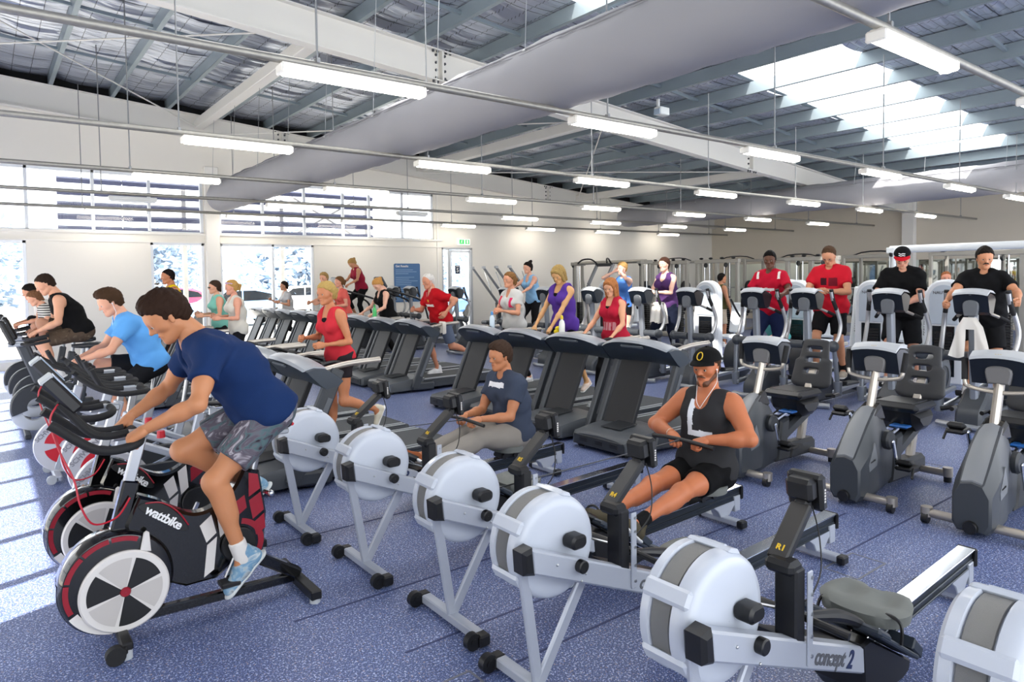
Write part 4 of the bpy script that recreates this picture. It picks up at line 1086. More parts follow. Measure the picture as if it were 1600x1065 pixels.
# ------------------------------------------------------------------ elliptical trainer
def make_elliptical(label):
    t = thing('elliptical_trainer', label, 'elliptical trainer', group='elliptical trainers')
    f = MB(); f.bar((.10, 0, .10), (.02, 0, 1.32), .085, .085, .02, up=(1, 0, 0)); f.build('mast', mat('mast grey', '#878c93', .38, metal=.4), t)
    f = MB(); f.prism(spline([(-.12, .06), (-.10, .22), (.05, .34), (.18, .44), (.40, .42), (.52, .25), (.50, .06)], 4)+[(.5, .05), (-.12, .05)], -.13, .13, bev=.03); f.build('front_shroud', DARK2, t)
    # console
    rings = []
    for y in np.linspace(-.168, .168, 9):
        u = abs(y)/.168; dz = -.02*u*u
        P = [(-.09, 1.505), (-.02, 1.545), (.06, 1.53), (.13, 1.50), (.15, 1.46), (.09, 1.29), (.03, 1.265), (-.03, 1.30)]
        k = 1-.18*u**3
        rings.append([(.03+(x-.03)*(.97 if u > .9 else 1), y, 1.39+(z-1.39)*k+dz) for x, z in P])
    f = MB(); f.loft(rings); pod = f.build('console', CONS2, t, ang=30)
    rings = []
    for y in np.linspace(-.168, .168, 9):
        u = abs(y)/.168; dz = -.02*u*u
        rings.append([(x, y, z+dz) for x, z in ((-.10, 1.495), (-.095, 1.515), (-.02, 1.556), (.07, 1.545), (.14, 1.512), (.06, 1.525), (-.02, 1.535))])
    f = MB(); f.loft(rings); f.build('console_rim', LIGHTG, pod)
    f = MB(); f.prism(spline([(-.062, 1.25), (-.075, 1.39), (0, 1.43), (.075, 1.39), (.062, 1.25)], 4), -.075, -.03, axis='X', bev=.01); f.v = [(p[0]+.0, p[1], p[2]) for p in f.v]; f.build('mast_head', MID, pod)
    f = MB(); f.ball((-.075, 0, 1.49), .022, 8, sc=(.5, 1.6, .7)); f.build('badge', MID, pod)
    f = MB(); f.box((.128, 0, 1.40), (.008, .25, .15), .002, Matrix.Rotation(R_(17), 3, 'Y')); f.build('screen', SCREEN, pod)
    for s in (-1, 1):
        f = MB(); f.tube([(.06, s*.10, 1.30), (.14, s*.18, 1.25), (.22, s*.25, 1.20)], .017, 8); fx = f.build('fixed_grip', TUBE, t)
        f = MB(); f.tube([(.16, s*.20, 1.24), (.235, s*.262, 1.19)], .021, 8); f.build('grip_sleeve', RUBBER, fx)
        # pivot and moving arm
        f = MB(); f.cyl((.06, s*.06, .80), (.06, s*.36, .80), .055, n=16); f.ball((.06, s*.33, .80), .075, 10, sc=(1, .9, 1)); f.build('pivot_hub', DARK2, t)
        ph = s*ARMSW
        f = MB(); f.tube(spline([(.06, s*.33, .82), (.14+ph*.3, s*.36, .90), (.20+ph*.7, s*.375, 1.06), (.18+ph, s*.36, 1.22), (.13+ph*1.2, s*.33, 1.38), (.10+ph*1.3, s*.32, 1.50)], 6), .025, 10); arm = f.build('moving_arm', mat('arm silver', '#bcbcbc', .32, metal=.6), t)
        f = MB(); f.tube([(.165+ph*1.05, s*.35, 1.27), (.13+ph*1.2, s*.33, 1.38), (.10+ph*1.3, s*.32, 1.53)], .026, 10); f.build('arm_grip', RUBBER, arm)
        f = MB(); f.cyl((.06, s*.34, .78), (.10-ph, s*.34, .30), .028, n=12); f.cyl((.10-ph, s*.34, .34), (.11-ph, s*.34, .16), .055, .045, n=14); f.build('lower_link', mat('link grey', '#7d8289', .35, metal=.5), t)
        f = MB(); zf = .20+s*ARMSW*.8; f.bar((.08-ph, s*.30, .20), (1.25-ph*.8, s*.24, .30+s*.05), .05, .06, .012); f.build('pedal_bar', SILVER, t)
        f = MB(); f.box((.62-ph*.8, s*.22, .285+s*.03), (.36, .16, .035), .012); f.box((.45-ph*.8, s*.22, .31+s*.03), (.03, .16, .05), .01); f.build('foot_plate', DARK, t)
    # rear crank housing
    f = MB(); f.lathe([(.001, -.12), (.22, -.12), (.30, -.09), (.31, -.03), (.31, .03), (.30, .09), (.22, .12), (.001, .12)], (1.30, 0, .38), 'Y', 36); rh = f.build('crank_housing', DARK2, t)
    f = MB(); f.lathe([(.14, -.125), (.20, -.125), (.205, -.118), (.135, -.118)], (1.30, 0, .38), 'Y', 36); f.build('housing_ring', MID, rh)
    f = MB(); f.bar((.10, 0, .09), (1.45, 0, .09), .10, .06, .01, up=(0, 1, 0)); f.build('base_beam', MID, t)
    f = MB(); f.tube([(-.02, -.33, .045), (-.10, -.15, .05), (-.12, 0, .055), (-.10, .15, .05), (-.02, .33, .045)], .032, 10, smooth=1); f.build('front_foot', SILVER, t)
    f = MB(); f.tube([(1.50, -.30, .045), (1.50, .30, .045)], .032, 10); f.build('rear_foot', SILVER, t)
    return t
ARMSW = .06
EL = [(8.5, 2.80, 'elliptical trainer under the bareheaded rider in black tee, with towel on its mast'), (8.5, 3.66, 'elliptical trainer under the rider in black and red cap'),
      (8.5, 4.70, 'elliptical trainer under the person in plain red tee with dark print'), (8.5, 5.45, 'elliptical trainer under the red tee with white shoulder stripes'),
      (8.5, 6.58, 'empty elliptical trainer in front of the person in olive tank top'), (8.5, 7.56, 'elliptical trainer with a white towel under the dark purple tank'),
      (8.5, 8.70, 'elliptical trainer below the person holding both hands to the face'), (8.5, 9.95, 'elliptical trainer just right of the loose purple top'),
      (8.5, 11.16, 'elliptical trainer under the rider in pale blue tank'), (8.5, 13.1, 'elliptical trainer in front of the glass door'), (8.5, 15.2, 'elliptical trainer below the blue notice board, right one'), (8.5, 16.1, 'elliptical trainer below the blue notice board, left one')]
el0 = None
for (x, y, lab) in EL:
    if el0 is None: el0 = make_elliptical(lab); el0.location = (x, y, 0)
    else: dup(el0, lab, (x, y, 0))

# ------------------------------------------------------------------ recumbent bike
def make_recumbent(label, num):
    t = thing('recumbent_bike', label, 'exercise bike', group='recumbent bikes')
    rings = []
    # shroud: rounded nose, rising ridge to the post, tapering to the rear
    prof = [(-.10, .05, .36, .10), (-.085, .035, .375, .115), (.0, .03, .48, .125), (.10, .03, .585, .125), (.20, .03, .665, .115), (.27, .035, .70, .10), (.33, .04, .70, .085), (.40, .05, .62, .08), (.50, .06, .50, .075), (.56, .06, .40, .07)]
    for (x, z0, z1, hw) in prof:
        zm = z0+(z1-z0)*.72
        rings.append([(x, -hw*.75, z0), (x, -hw, z0+.05), (x, -hw, zm), (x, -hw*.62, z1-.015), (x, 0, z1), (x, hw*.62, z1-.015), (x, hw, zm), (x, hw, z0+.05), (x, hw*.75, z0)])
    f = MB(); f.loft(rings); f.build('shroud', DARK2, t, ang=25)
    rings = []
    for (x, z1, hw) in ((-.09, .378, .10), (.0, .484, .104), (.10, .589, .10), (.20, .669, .09), (.27, .704, .072)):
        rings.append([(x, -hw*.62, z1-.012), (x, 0, z1+.003), (x, hw*.62, z1-.012), (x, hw*.5, z1-.03), (x, -hw*.5, z1-.03)])
    f = MB(); f.loft(rings); f.build('shroud_ridge', mat('shroud ridge grey', '#7d8084', .38), t)
    f = MB(); f.prism([(.02, .30), (.11, .46), (.16, .33), (.15, .28), (.03, .25)], -.1285, -.120); lb = f.build('side_label', mat('label grey', '#73767a', .4), t)
    text('nautilus', .026, 'lettering', BLACK, lb, (.085, -.1295, .325), (R_(90), R_(-8), 0))
    f = MB(); f.prism([(.20, .655), (.35, .72), (.42, .60), (.40, .58), (.22, .60)], -.075, .075, bev=.02); f.build('post_collar', mat('collar gloss', '#4a4743', .15, metal=.6), t)
    f = MB(); f.bar((.29, 0, .62), (.44, 0, 1.06), .055, .07, .02, up=(1, 0, 0)); f.build('console_post', TUBE, t)
    f = MB(); f.bar((.35, 0, .12), (1.20, 0, .12), .13, .14, .03, up=(0, 1, 0)); f.bar((.52, 0, .20), (1.12, 0, .44), .12, .12, .03, up=(0, 1, 0)); f.prism([(.50, .06), (.58, .42), (.72, .44), (.68, .20), (.95, .16), (1.08, .05)], -.085, .085, bev=.02); f.build('base_shell', DARK, t)
    f = MB(); f.bar((1.02, 0, .10), (1.13, 0, .50), .06, .08, .015, up=(1, 0, 0)); f.build('rear_strut', TUBE, t)
    f = MB()
    for s in (-1, 1): f.bar((.56, s*.04, .435), (1.10, s*.04, .565), .025, .03, .006)
    f.build('seat_rail', CHROME, t)
    # seat base and lever
    f = MB(); f.prism([(.74, .60), (1.12, .60), (1.10, .50), (1.02, .43), (.86, .43), (.77, .50)], -.17, .17, bev=.05); f.build('seat_base', BLACK, t)
    f = MB(); f.box((.90, 0, .635), (.40, .38, .07), .03); f.box((.88, 0, .672), (.30, .28, .012), .005); f.build('seat_cushion', SEATV, t)
    f = MB(); f.box((.73, -.05, .485), (.10, .14, .02), .008); f.build('seat_lever', BLUE, t)
    # slotted backrest, grown as one pad with three slots
    ax_ = nrm(V(.29, 0, .95)); q0 = V(1.19, 0, .60)
    pr = [Prim(q0+ax_*.07, q0+ax_*.50, .036, .027, u=(0, 1, 0), s=4.9, k=.02), Prim(q0+ax_*.10, q0+ax_*.30, .036, .034, u=(0, 1, 0), s=5., k=.02)]
    for z_ in (.205, .315, .42): pr.append(Prim(q0+ax_*z_+V(-.06, -.052, .02), q0+ax_*z_+V(-.06, .052, .02), .026, u=nrm(V(.95, 0, -.29)), s=7., k=.012, op='s'))
    np_mesh('backrest', [grow(pr, .008)], mat('backrest charcoal', '#2f3033', .5), t)
    f = MB(); f.bar((1.10, 0, .52), (1.30, 0, .88), .07, .03, .008, up=(1, 0, 0)); f.build('back_support', TUBE, t)
    f = MB(); f.tube([(1.12, -.20, .60), (1.16, -.30, .62), (1.05, -.31, .62)], .018, 8); f.tube([(1.12, .20, .60), (1.16, .30, .62), (1.05, .31, .62)], .018, 8); f.build('seat_grip', BLACK, t)
    # console
    rings = []
    for y in np.linspace(-.172, .172, 9):
        u = abs(y)/.172; dz = -.02*u*u; k = 1-.15*u**3
        Pp = [(.36, 1.15), (.42, 1.185), (.50, 1.175), (.56, 1.15), (.575, 1.12), (.51, .97), (.46, .955), (.41, .955)]
        rings.append([(.47+(x-.47)*(.97 if u > .9 else 1), y, 1.06+(z-1.06)*k+dz) for x, z in Pp])
    f = MB(); f.loft(rings); pod = f.build('console', CONS2, t, ang=30)
    rings = []
    for y in np.linspace(-.172, .172, 9):
        u = abs(y)/.172; dz = -.02*u*u
        rings.append([(x, y, z+dz) for x, z in ((.35, 1.14), (.355, 1.16), (.42, 1.196), (.51, 1.188), (.565, 1.158), (.50, 1.168), (.42, 1.175))])
    f = MB(); f.loft(rings); f.build('console_rim', LIGHTG, pod)
    f = MB(); f.prism(spline([(-.065, .96), (-.078, 1.06), (0, 1.085), (.078, 1.06), (.065, .96)], 4), .365, .42, axis='X', bev=.01); f.build('console_back', mat('console back grey', '#6b6a6a', .45), pod)
    f = MB(); f.ball((.378, 0, 1.135), .02, 8, sc=(.5, 1.6, .6)); f.build('badge', MID, pod)
    text(num, .026, 'station_number', YEL, pod, (.369, 0, 1.158), (R_(90), 0, R_(-90)), bold=.001)
    f = MB(); f.box((.548, 0, 1.06), (.008, .25, .13), .002, Matrix.Rotation(R_(18), 3, 'Y')); f.build('screen', SCREEN, pod)
    f = MB(); f.tube(spline([(.40, -.205, 1.02), (.385, -.205, .955), (.385, -.17, .92), (.385, 0, .90), (.385, .17, .92), (.385, .205, .955), (.40, .205, 1.02)], 5), .015, 10); hb = f.build('handlebar', TUBE, t)
    for s in (-1, 1):
        f = MB(); f.tube([(.39, s*.208, .97), (.42, s*.22, 1.12)], .022, 10); f.build('handlebar_grip', RUBBER, hb)
    # crank, pedals, feet
    f = MB(); f.lathe([(.001, -.145), (.06, -.145), (.075, -.13), (.075, -.10)], (.36, 0, .44), 'Y', 28); f.build('crank_cover', DARK, t)
    for s, ex, ez in ((-1, .42, .24), (1, .30, .62)):
        f = MB(); f.bar((.36, s*.15, .44), (ex, s*.155, ez), .02, .035, .008); cr = f.build('crank_arm', CHROME, t)
        f = MB(); f.box((ex+.02, s*.22, ez-.01), (.17, .12, .03), .012); f.box((ex-.02, s*.22, ez+.03), (.06, .12, .05), .02); f.tube([(ex-.01, s*.28, ez), (ex-.06, s*.29, ez-.07)], .009, 6); f.build('pedal', BLACK, cr)
    for x, hw_ in ((.0, .30), (1.10, .27)):
        f = MB(); f.cyl((x, -hw_, .07), (x, hw_, .07), .03, n=16); bar = f.build('foot_bar', TUBE, t)
        for s in (-1, 1):
            f = MB(); f.cyl((x, s*hw_, .045), (x, s*hw_, .12 if x else .11), .038, n=14); f.build('foot_end', TUBE, bar)
            f = MB()
            if x == 0: f.cyl((x-.02, s*hw_-.02, .035), (x-.02, s*hw_+.02, .035), .035, n=16)
            else: f.cyl((x, s*hw_, 0), (x, s*hw_, .04), .03, n=12)
            f.build('castor' if x == 0 else 'rubber_foot', BLACK, bar)
    f = MB(); f.lathe([(.001, 0), (.04, 0), (.045, .01), (.045, .03)], (-.125, 0, .07), 'X', 18); f.build('front_wheel', BLACK, t)
    return t
for (num, x, y, lab) in (('RB1', 5.05, 3.42, 'recumbent bike with slotted backrest, right behind the black-capped rower'),
                         ('RB2', 5.17, 2.50, 'recumbent bike in full view at right, middle of three'),
                         ('RB3', 5.15, 1.66, 'recumbent bike cut off by the right picture edge')):
    r = make_recumbent(lab, num); r.location = (x, y, 0)
# ------------------------------------------------------------------ setting
def struct(o): o['kind'] = 'structure'; return o
def nodes_mat(name):
    m = bpy.data.materials.new(name); m.use_nodes = True; nt = m.node_tree
    return m, nt, nt.nodes['Principled BSDF'], nt.nodes.new('ShaderNodeTexCoord')
# rubber floor: blue with pale, dark and tan flecks
def floor_mat():
    m, nt, b, tc = nodes_mat('speckled blue rubber'); L = nt.links
    prev = None
    base = nt.nodes.new('ShaderNodeMix'); base.data_type = 'RGBA'; n0 = nt.nodes.new('ShaderNodeTexNoise'); n0.inputs['Scale'].default_value = .9; n0.inputs['Detail'].default_value = 5
    L.new(tc.outputs['Object'], n0.inputs['Vector']); L.new(n0.outputs['Fac'], base.inputs['Factor'])
    base.inputs['A'].default_value = srgb('#3a4772'); base.inputs['B'].default_value = srgb('#50618f'); prev = base.outputs['Result']
    for (sc, th, col, seed) in ((95, .60, '#c3cce6', 1), (120, .62, '#27304f', 2.7), (80, .665, '#b59f97', 5.1), (150, .58, '#8797c8', 8.3)):
        mp = nt.nodes.new('ShaderNodeMapping'); mp.inputs['Location'].default_value = (seed, seed*2, 0); L.new(tc.outputs['Object'], mp.inputs['Vector'])
        n = nt.nodes.new('ShaderNodeTexNoise'); n.inputs['Scale'].default_value = sc; n.inputs['Detail'].default_value = 1; L.new(mp.outputs['Vector'], n.inputs['Vector'])
        r = nt.nodes.new('ShaderNodeValToRGB'); r.color_ramp.elements[0].position = th; r.color_ramp.elements[1].position = th+.03; L.new(n.outputs['Fac'], r.inputs['Fac'])
        mx = nt.nodes.new('ShaderNodeMix'); mx.data_type = 'RGBA'; L.new(r.outputs['Color'], mx.inputs['Factor']); L.new(prev, mx.inputs['A']); mx.inputs['B'].default_value = srgb(col); prev = mx.outputs['Result']
    L.new(prev, b.inputs['Base Color']); b.inputs['Roughness'].default_value = .42; b.inputs['Specular IOR Level'].default_value = .5
    return m
X0, X1, Y0, Y1 = -2.6, 23.5, -3.5, 17.03
zr = lambda x: 5.87-.083*x
m = MB(); m.box(((X0+X1)/2, (Y0+Y1)/2, -.05), (X1-X0+.4, Y1-Y0+.4, .1)); fl = struct(m.build('floor', floor_mat(), smooth=False))
# floor hatch outlines and thin dark floor lines
FD = mat('floor line', '#3b4468', .7)
for (x, y, w, d, lab) in ((4.05, 1.93, .34, .20, 'inset floor hatch outline beside the rail of the black-capped rower\'s neighbour'), (6.6, 2.55, .3, .2, 'small inset floor hatch outline behind the middle recumbent bike'), (1.45, 2.35, .4, .26, 'faint floor hatch outline in the foreground')):
    o = MB(); t_ = .012
    for (cx, cy, sx, sy) in ((x, y-d/2, w, t_), (x, y+d/2, w, t_), (x-w/2, y, t_, d), (x+w/2, y, t_, d)): o.box((cx, cy, .001), (sx, sy, .002))
    struct(o.build('trim_hatch', mat('hatch brass', '#7d7f86', .5, metal=.4), smooth=False))
for k, (y, xa_, xb_) in enumerate(((4.5, 1.2, 4.6), (3.41, 1.2, 4.6), (2.79, 1.5, 4.9), (2.40, 1.4, 4.9), (2.06, 4.2, 7.5))):
    o = MB(); o.box(((xa_+xb_)/2, y, .0008), (xb_-xa_, .014, .0016)); struct(o.build('trim_floor_line', FD, smooth=False))
WALL = mat('warm white wall paint', '#e9e5dc', .7, var=.02, vscale=.6)
WALLG = mat('grey beige wall paint', '#d6cdbd', .7)
TRIM = mat('white trim paint', '#ece9e2', .5)
ALU = mat('white aluminium frame', '#dfe3e8', .4, metal=.2)
# back wall with its openings
m = MB(); W = .2; yc = Y1+W/2
def wp(xa, xb, za, zb): m.box(((xa+xb)/2, yc, (za+zb)/2), (xb-xa, W, zb-za))
ops = [(-1.6, .72), (2.99, 4.12), (4.46, 6.76)]
wp(X0, -1.6, 0, 2.63); wp(.72, 2.99, 0, 2.63); wp(4.12, 4.46, 0, 4.15); wp(6.76, 10.61, 0, 2.63); wp(11.70, X1, 0, 4.15); wp(10.61, 11.70, 2.63, 4.15)
for a, b in ops: wp(a, b, 0, .16)
wp(X0, 4.12, 2.63, 2.82); wp(4.46, 10.61, 2.63, 2.82); wp(10.35, 10.61, 2.82, 4.15); wp(X0, -1.6, 2.82, 4.15)
m.prism([(X0, 4.15), (X1, 4.15), (X1, zr(X1)+.02 if zr(X1) > 4.15 else 4.151), (20.7, 4.16), (X0, zr(X0)+.02)], Y1, Y1+W)
struct(m.build('wall_back', WALL, smooth=False))
m = MB(); m.prism([(X0, zr(X0)+.02), (X1, zr(X1)), (X1, zr(X1)+.3), (X0, zr(X0)+.3)], Y1+.04, Y1+W); struct(m.build('trim_eaves_shade', mat('painted eaves shade', '#101012', .9), smooth=False))  # black strip painted where the gap over the wall rafter is in shade
m = MB(); m.box((X1+.1, (Y0+Y1)/2, 2.2), (.2, Y1-Y0+.4, 4.8)); struct(m.build('wall_right', WALLG, smooth=False))
# left wall with a long run of windows (outside the picture, it lets the sun in)
m = MB(); xc = X0-.1
m.box((xc, (Y0+Y1)/2, .05), (.2, Y1-Y0, .10)); m.box((xc, (Y0+Y1)/2, 4.60), (.2, Y1-Y0, 3.7)); m.box((xc, -2.2, 1.38), (.2, 2.6, 2.76)); m.box((xc, 16.5, 1.38), (.2, 1.2, 2.76)); m.box((xc, 1.2, 1.38), (.2, 4.3, 2.76)); m.box((xc, 7.55, 1.38), (.2, .5, 2.76)); m.box((xc, 12.2, 1.38), (.2, .8, 2.76))
struct(m.build('wall_left', WALL, smooth=False))
m = MB(); y = -.8
for y in [3.9, 4.75, 5.6, 6.45]+list(np.arange(8.2, 12, .8))+list(np.arange(13.2, 16, .8)): m.box((xc, y, 1.38), (.10, .07, 2.76))
m.box((xc, 7, 1.02), (.08, 18, .05)); m.box((xc, 7, 1.75), (.08, 18, .03))
struct(m.build('window_6', ALU, smooth=False))
# trims on the back wall
m = MB(); m.box(((X0+10.6)/2, Y1-.02, 2.83), (10.6-X0, .05, .05)); m.box(((X0+10.6)/2, Y1-.012, 2.64), (10.6-X0, .03, .03)); struct(m.build('trim_1', TRIM))
m = MB(); m.box((4.29, Y1-.06, 2.2), (.30, .14, 4.4), .01); struct(m.build('trim_2', TRIM))
m = MB(); m.box((10.47, Y1-.008, 2.1), (.05, .02, 4.2), .004); struct(m.build('trim_3', TRIM))
m = MB(); m.box((.72+1.13, Y1-.006, .05), (2.26, .02, .10)); m.box((8.7, Y1-.006, .05), (3.8, .02, .10)); m.box((17.6, Y1-.006, .05), (11.8, .02, .10)); struct(m.build('baseboard_back', TRIM))
# windows
GLASS = bpy.data.materials.new('window glass'); GLASS.use_nodes = True
nt = GLASS.node_tree; nt.nodes.remove(nt.nodes['Principled BSDF']); tr = nt.nodes.new('ShaderNodeBsdfTransparent'); gl = nt.nodes.new('ShaderNodeBsdfGlossy'); gl.inputs['Roughness'].default_value = .02; mx = nt.nodes.new('ShaderNodeMixShader'); fr = nt.nodes.new('ShaderNodeFresnel'); fr.inputs['IOR'].default_value = 1.25
nt.links.new(fr.outputs[0], mx.inputs[0]); nt.links.new(tr.outputs[0], mx.inputs[1]); nt.links.new(gl.outputs[0], mx.inputs[2]); nt.links.new(mx.outputs[0], nt.nodes['Material Output'].inputs[0])
def window(n, xa, xb, za, zb, mull=(), fw=.06):
    m = MB(); y = Y1+.07
    for (cx, cz, sx, sz) in ((xa+fw/2, (za+zb)/2, fw, zb-za), (xb-fw/2, (za+zb)/2, fw, zb-za), ((xa+xb)/2, za+fw/2, xb-xa, fw), ((xa+xb)/2, zb-fw/2, xb-xa, fw)): m.box((cx, y, cz), (sx, .09, sz), .004)
    for q in mull: m.box((q, y, (za+zb)/2), (.06, .09, zb-za), .004)
    o = struct(m.build('window_%d' % n, ALU)); p = MB(); p.box(((xa+xb)/2, y, (za+zb)/2), (xb-xa-.04, .008, zb-za-.04)); p.build('pane', GLASS, o, smooth=False)
window(1, -1.6, .72, .16, 2.63, (-.5,)); window(2, 2.99, 4.12, .16, 2.63); window(3, 4.46, 6.76, .16, 2.63, (5.72,))
window(4, -1.6, 4.12, 2.82, 4.15, (-.6, .75, 1.92, 3.0)); window(5, 4.46, 10.35, 2.82, 4.15, (5.5, 6.55, 7.6, 8.35, 9.35))
# glazed door
m = MB(); y = Y1+.06
for (cx, cz, sx, sz) in ((10.64, 1.32, .06, 2.63), (11.67, 1.32, .06, 2.63), (11.15, 2.60, 1.09, .06), (10.86, 1.30, .05, 2.6)): m.box((cx, y, cz), (sx, .10, sz), .004)
d = struct(m.build('door_1', mat('door frame grey', '#b9bcc0', .4, metal=.3))); p = MB(); p.box((11.27, y, 1.30), (.78, .008, 2.5)); p.box((10.745, y, 1.30), (.17, .008, 2.5)); p.build('pane', GLASS, d, smooth=False)
p = MB()
for (cx, cz, sx, sz) in ((10.93, 1.29, .07, 2.5), (11.61, 1.29, .07, 2.5), (11.27, 2.52, .7, .07), (11.27, .10, .7, .16)): p.box((cx, y-.02, cz), (sx, .05, sz), .006)
p.build('door_leaf', ALU, d); p = MB(); p.tube([(11.0, y-.08, .95), (11.0, y-.08, 1.25)], .014, 8); p.build('door_handle', STEEL, d)
t = thing('door_number_sign', 'small navy number sign on the glass exit door', 'sign'); p = MB(); p.box((11.17, y-.03, 1.98), (.17, .012, .25), .003); p.build('plate', mat('sign navy', '#16243f', .4), t)
text('5', .17, 'numeral', WLET, t, (11.17, y-.0375, 1.96), (R_(90), 0, 0), bold=.004); p = MB(); p.box((11.17, y-.037, 2.075), (.11, .002, .02)); p.build('line_of_print', WLET, t)
# exit sign
t = thing('exit_sign', 'green and white running-man exit sign above the door', 'sign'); p = MB(); p.box((11.35, Y1-.05, 2.80), (.42, .07, .17), .006); p.build('housing', mat('exit white', '#eef3ee', .4, emit='#ffffff', estr=.5), t)
p = MB(); p.box((11.26, Y1-.087, 2.80), (.16, .004, .13)); p.box((11.46, Y1-.087, 2.80), (.14, .004, .13)); p.build('green_panel', mat('exit green', '#18a048', .4, emit='#18b050', estr=.8), t, smooth=False)
p = MB(); z = 2.80; q = Y1-.091
p.cyl((11.265, q, z+.043), (11.265, q+.002, z+.043), .012, n=10); p.bar((11.262, q, z+.03), (11.25, q, z-.005), .003, .02, 0, up=(1, 0, 0)); p.bar((11.25, q, z-.005), (11.28, q, z-.03), .003, .012, 0, up=(1, 0, 0)); p.bar((11.28, q, z-.03), (11.27, q, z-.052), .003, .01, 0, up=(1, 0, 0)); p.bar((11.25, q, z-.005), (11.235, q, z-.035), .003, .012, 0, up=(1, 0, 0)); p.bar((11.235, q, z-.035), (11.21, q, z-.04), .003, .01, 0, up=(1, 0, 0)); p.bar((11.26, q, z+.025), (11.29, q, z+.01), .003, .009, 0, up=(1, 0, 0)); p.bar((11.26, q, z+.025), (11.225, q, z+.012), .003, .009, 0, up=(1, 0, 0))
p.box((11.46, q, z), (.06, .002, .10)); p.build('pictogram', mat('exit mark', '#f2fff4', .4), t, smooth=False)
# blue notice board
t = thing('notice_board', 'blue printed notice board on the white back wall', 'notice board'); p = MB(); p.prism(rrect(.82, 1.08, .04, c=(9.45, 1.62)), Y1-.03, Y1-.004, bev=.004); bd = p.build('board', mat('board blue', '#3f6a98', .5), t)
text('Get Results', .085, 'heading', WLET, bd, (9.08, Y1-.033, 2.085), (R_(90), 0, 0), align='LEFT', bold=.001)
p = MB()
for k in range(17):
    z = 1.98-.052*k; w = .55+.15*math.sin(k*2.3)
    if k in (3, 9): continue
    p.box((9.08+w/2, Y1-.0325, z), (w, .002, .012))
p.build('lines_of_print', mat('pale blue print', '#8fb0d0', .5), bd, smooth=False)
# mirrors along the right wall
MIRR = mat('mirror silver', '#d5dcd6', .03, metal=1.)
for k in range(8):
    p = MB(); p.box((X1-.012, 1.2+2.0*k, 1.18), (.016, 1.96, 1.85)); o = p.build('wall_mirror', MIRR, smooth=False)
    tag(o, ['tall mirror panel on the right wall, nearest the picture edge', 'mirror panel second from the right picture edge', 'mirror panel behind the bareheaded rider in black tee', 'mirror panel behind the rider in black and red cap', 'mirror panel left of the right wall column', 'mirror panel behind the red-shirted men', 'mirror panel behind the person in olive tank top', 'mirror panel closest to the back corner'][k], 'mirror', 'wall mirrors')
# column on the right wall, then the corner
m = MB(); m.box((X1-.12, 9.5, 2.2), (.22, .36, 4.4), .01); struct(m.build('trim_4', TRIM))

# ------------------------------------------------------------------ roof
def foil_mat():
    m, nt, b, tc = nodes_mat('wrinkled roof foil'); L = nt.links
    mp = nt.nodes.new('ShaderNodeMapping'); mp.inputs['Scale'].default_value = (1.2, 5, 1); L.new(tc.outputs['Object'], mp.inputs['Vector'])
    n = nt.nodes.new('ShaderNodeTexNoise'); n.inputs['Scale'].default_value = 1.6; n.inputs['Detail'].default_value = 4; n.inputs['Distortion'].default_value = .6; L.new(mp.outputs['Vector'], n.inputs['Vector'])
    bp = nt.nodes.new('ShaderNodeBump'); bp.inputs['Strength'].default_value = .6; bp.inputs['Distance'].default_value = .05; L.new(n.outputs['Fac'], bp.inputs['Height']); L.new(bp.outputs['Normal'], b.inputs['Normal'])
    # wire mesh under the foil
    sx = nt.nodes.new('ShaderNodeSeparateXYZ'); L.new(tc.outputs['Object'], sx.inputs[0])
    outs = []
    for ax_, per in (('X', .30), ('Y', .16)):
        a = nt.nodes.new('ShaderNodeMath'); a.operation = 'PINGPONG'; a.inputs[1].default_value = per/2; L.new(sx.outputs[ax_], a.inputs[0])
        g = nt.nodes.new('ShaderNodeMath'); g.operation = 'LESS_THAN'; g.inputs[1].default_value = .006; L.new(a.outputs[0], g.inputs[0]); outs.append(g)
    mxm = nt.nodes.new('ShaderNodeMath'); mxm.operation = 'MAXIMUM'; L.new(outs[0].outputs[0], mxm.inputs[0]); L.new(outs[1].outputs[0], mxm.inputs[1])
    mx = nt.nodes.new('ShaderNodeMix'); mx.data_type = 'RGBA'; mx.inputs['A'].default_value = srgb('#c2c8d4'); mx.inputs['B'].default_value = srgb('#70757d'); L.new(mxm.outputs[0], mx.inputs['Factor']); L.new(mx.outputs['Result'], b.inputs['Base Color'])
    b.inputs['Metallic'].default_value = .7; b.inputs['Roughness'].default_value = .36
    return m
FOIL = foil_mat(); GALV = mat('galvanised purlin', '#8f9ca3', .45, metal=.55, var=.06, vscale=3.); PIPE = mat('galvanised pipe', '#9a978f', .45, metal=.6, var=.2, vscale=25.)
STEELW = mat('white painted steel', '#dcdad4', .5)
sky_open = [(10.0, 18.25, 5.2, 7.15), (1.6, 7.1, 5.2, 7.05)]
zt = lambda x: zr(x)+.235
xa = X0-.3; xb = X1+.3
gx = np.array(sorted(set(np.round(np.concatenate([np.arange(xa, xb, .273), [10.0, 18.25, 1.6, 7.1, xb]]), 3)))); gy = np.array(sorted(set(np.round(np.concatenate([np.arange(Y0, Y1+.3, .045), [5.2, 7.05, 7.15, Y1+.3]]), 3))))
GX, GY = np.meshgrid(gx, gy, indexing='ij'); rc = np.random.default_rng(4)
pur = np.abs(np.sin(math.pi*(GX-1.235)/1.09)); wr = np.zeros_like(GX)
for _ in range(9):
    fy_, fx_, ph_, pm_ = rc.uniform(28, 75), rc.uniform(-1.6, 1.6), rc.uniform(0, 6.28), rc.uniform(.5, 2.2); wr += np.sin(fy_*GY+fx_*GX+ph_)*np.sin(pm_*GX+.7*GY*pm_+ph_*3)
Zc = zt(GX)-.035*pur+.012*wr*pur
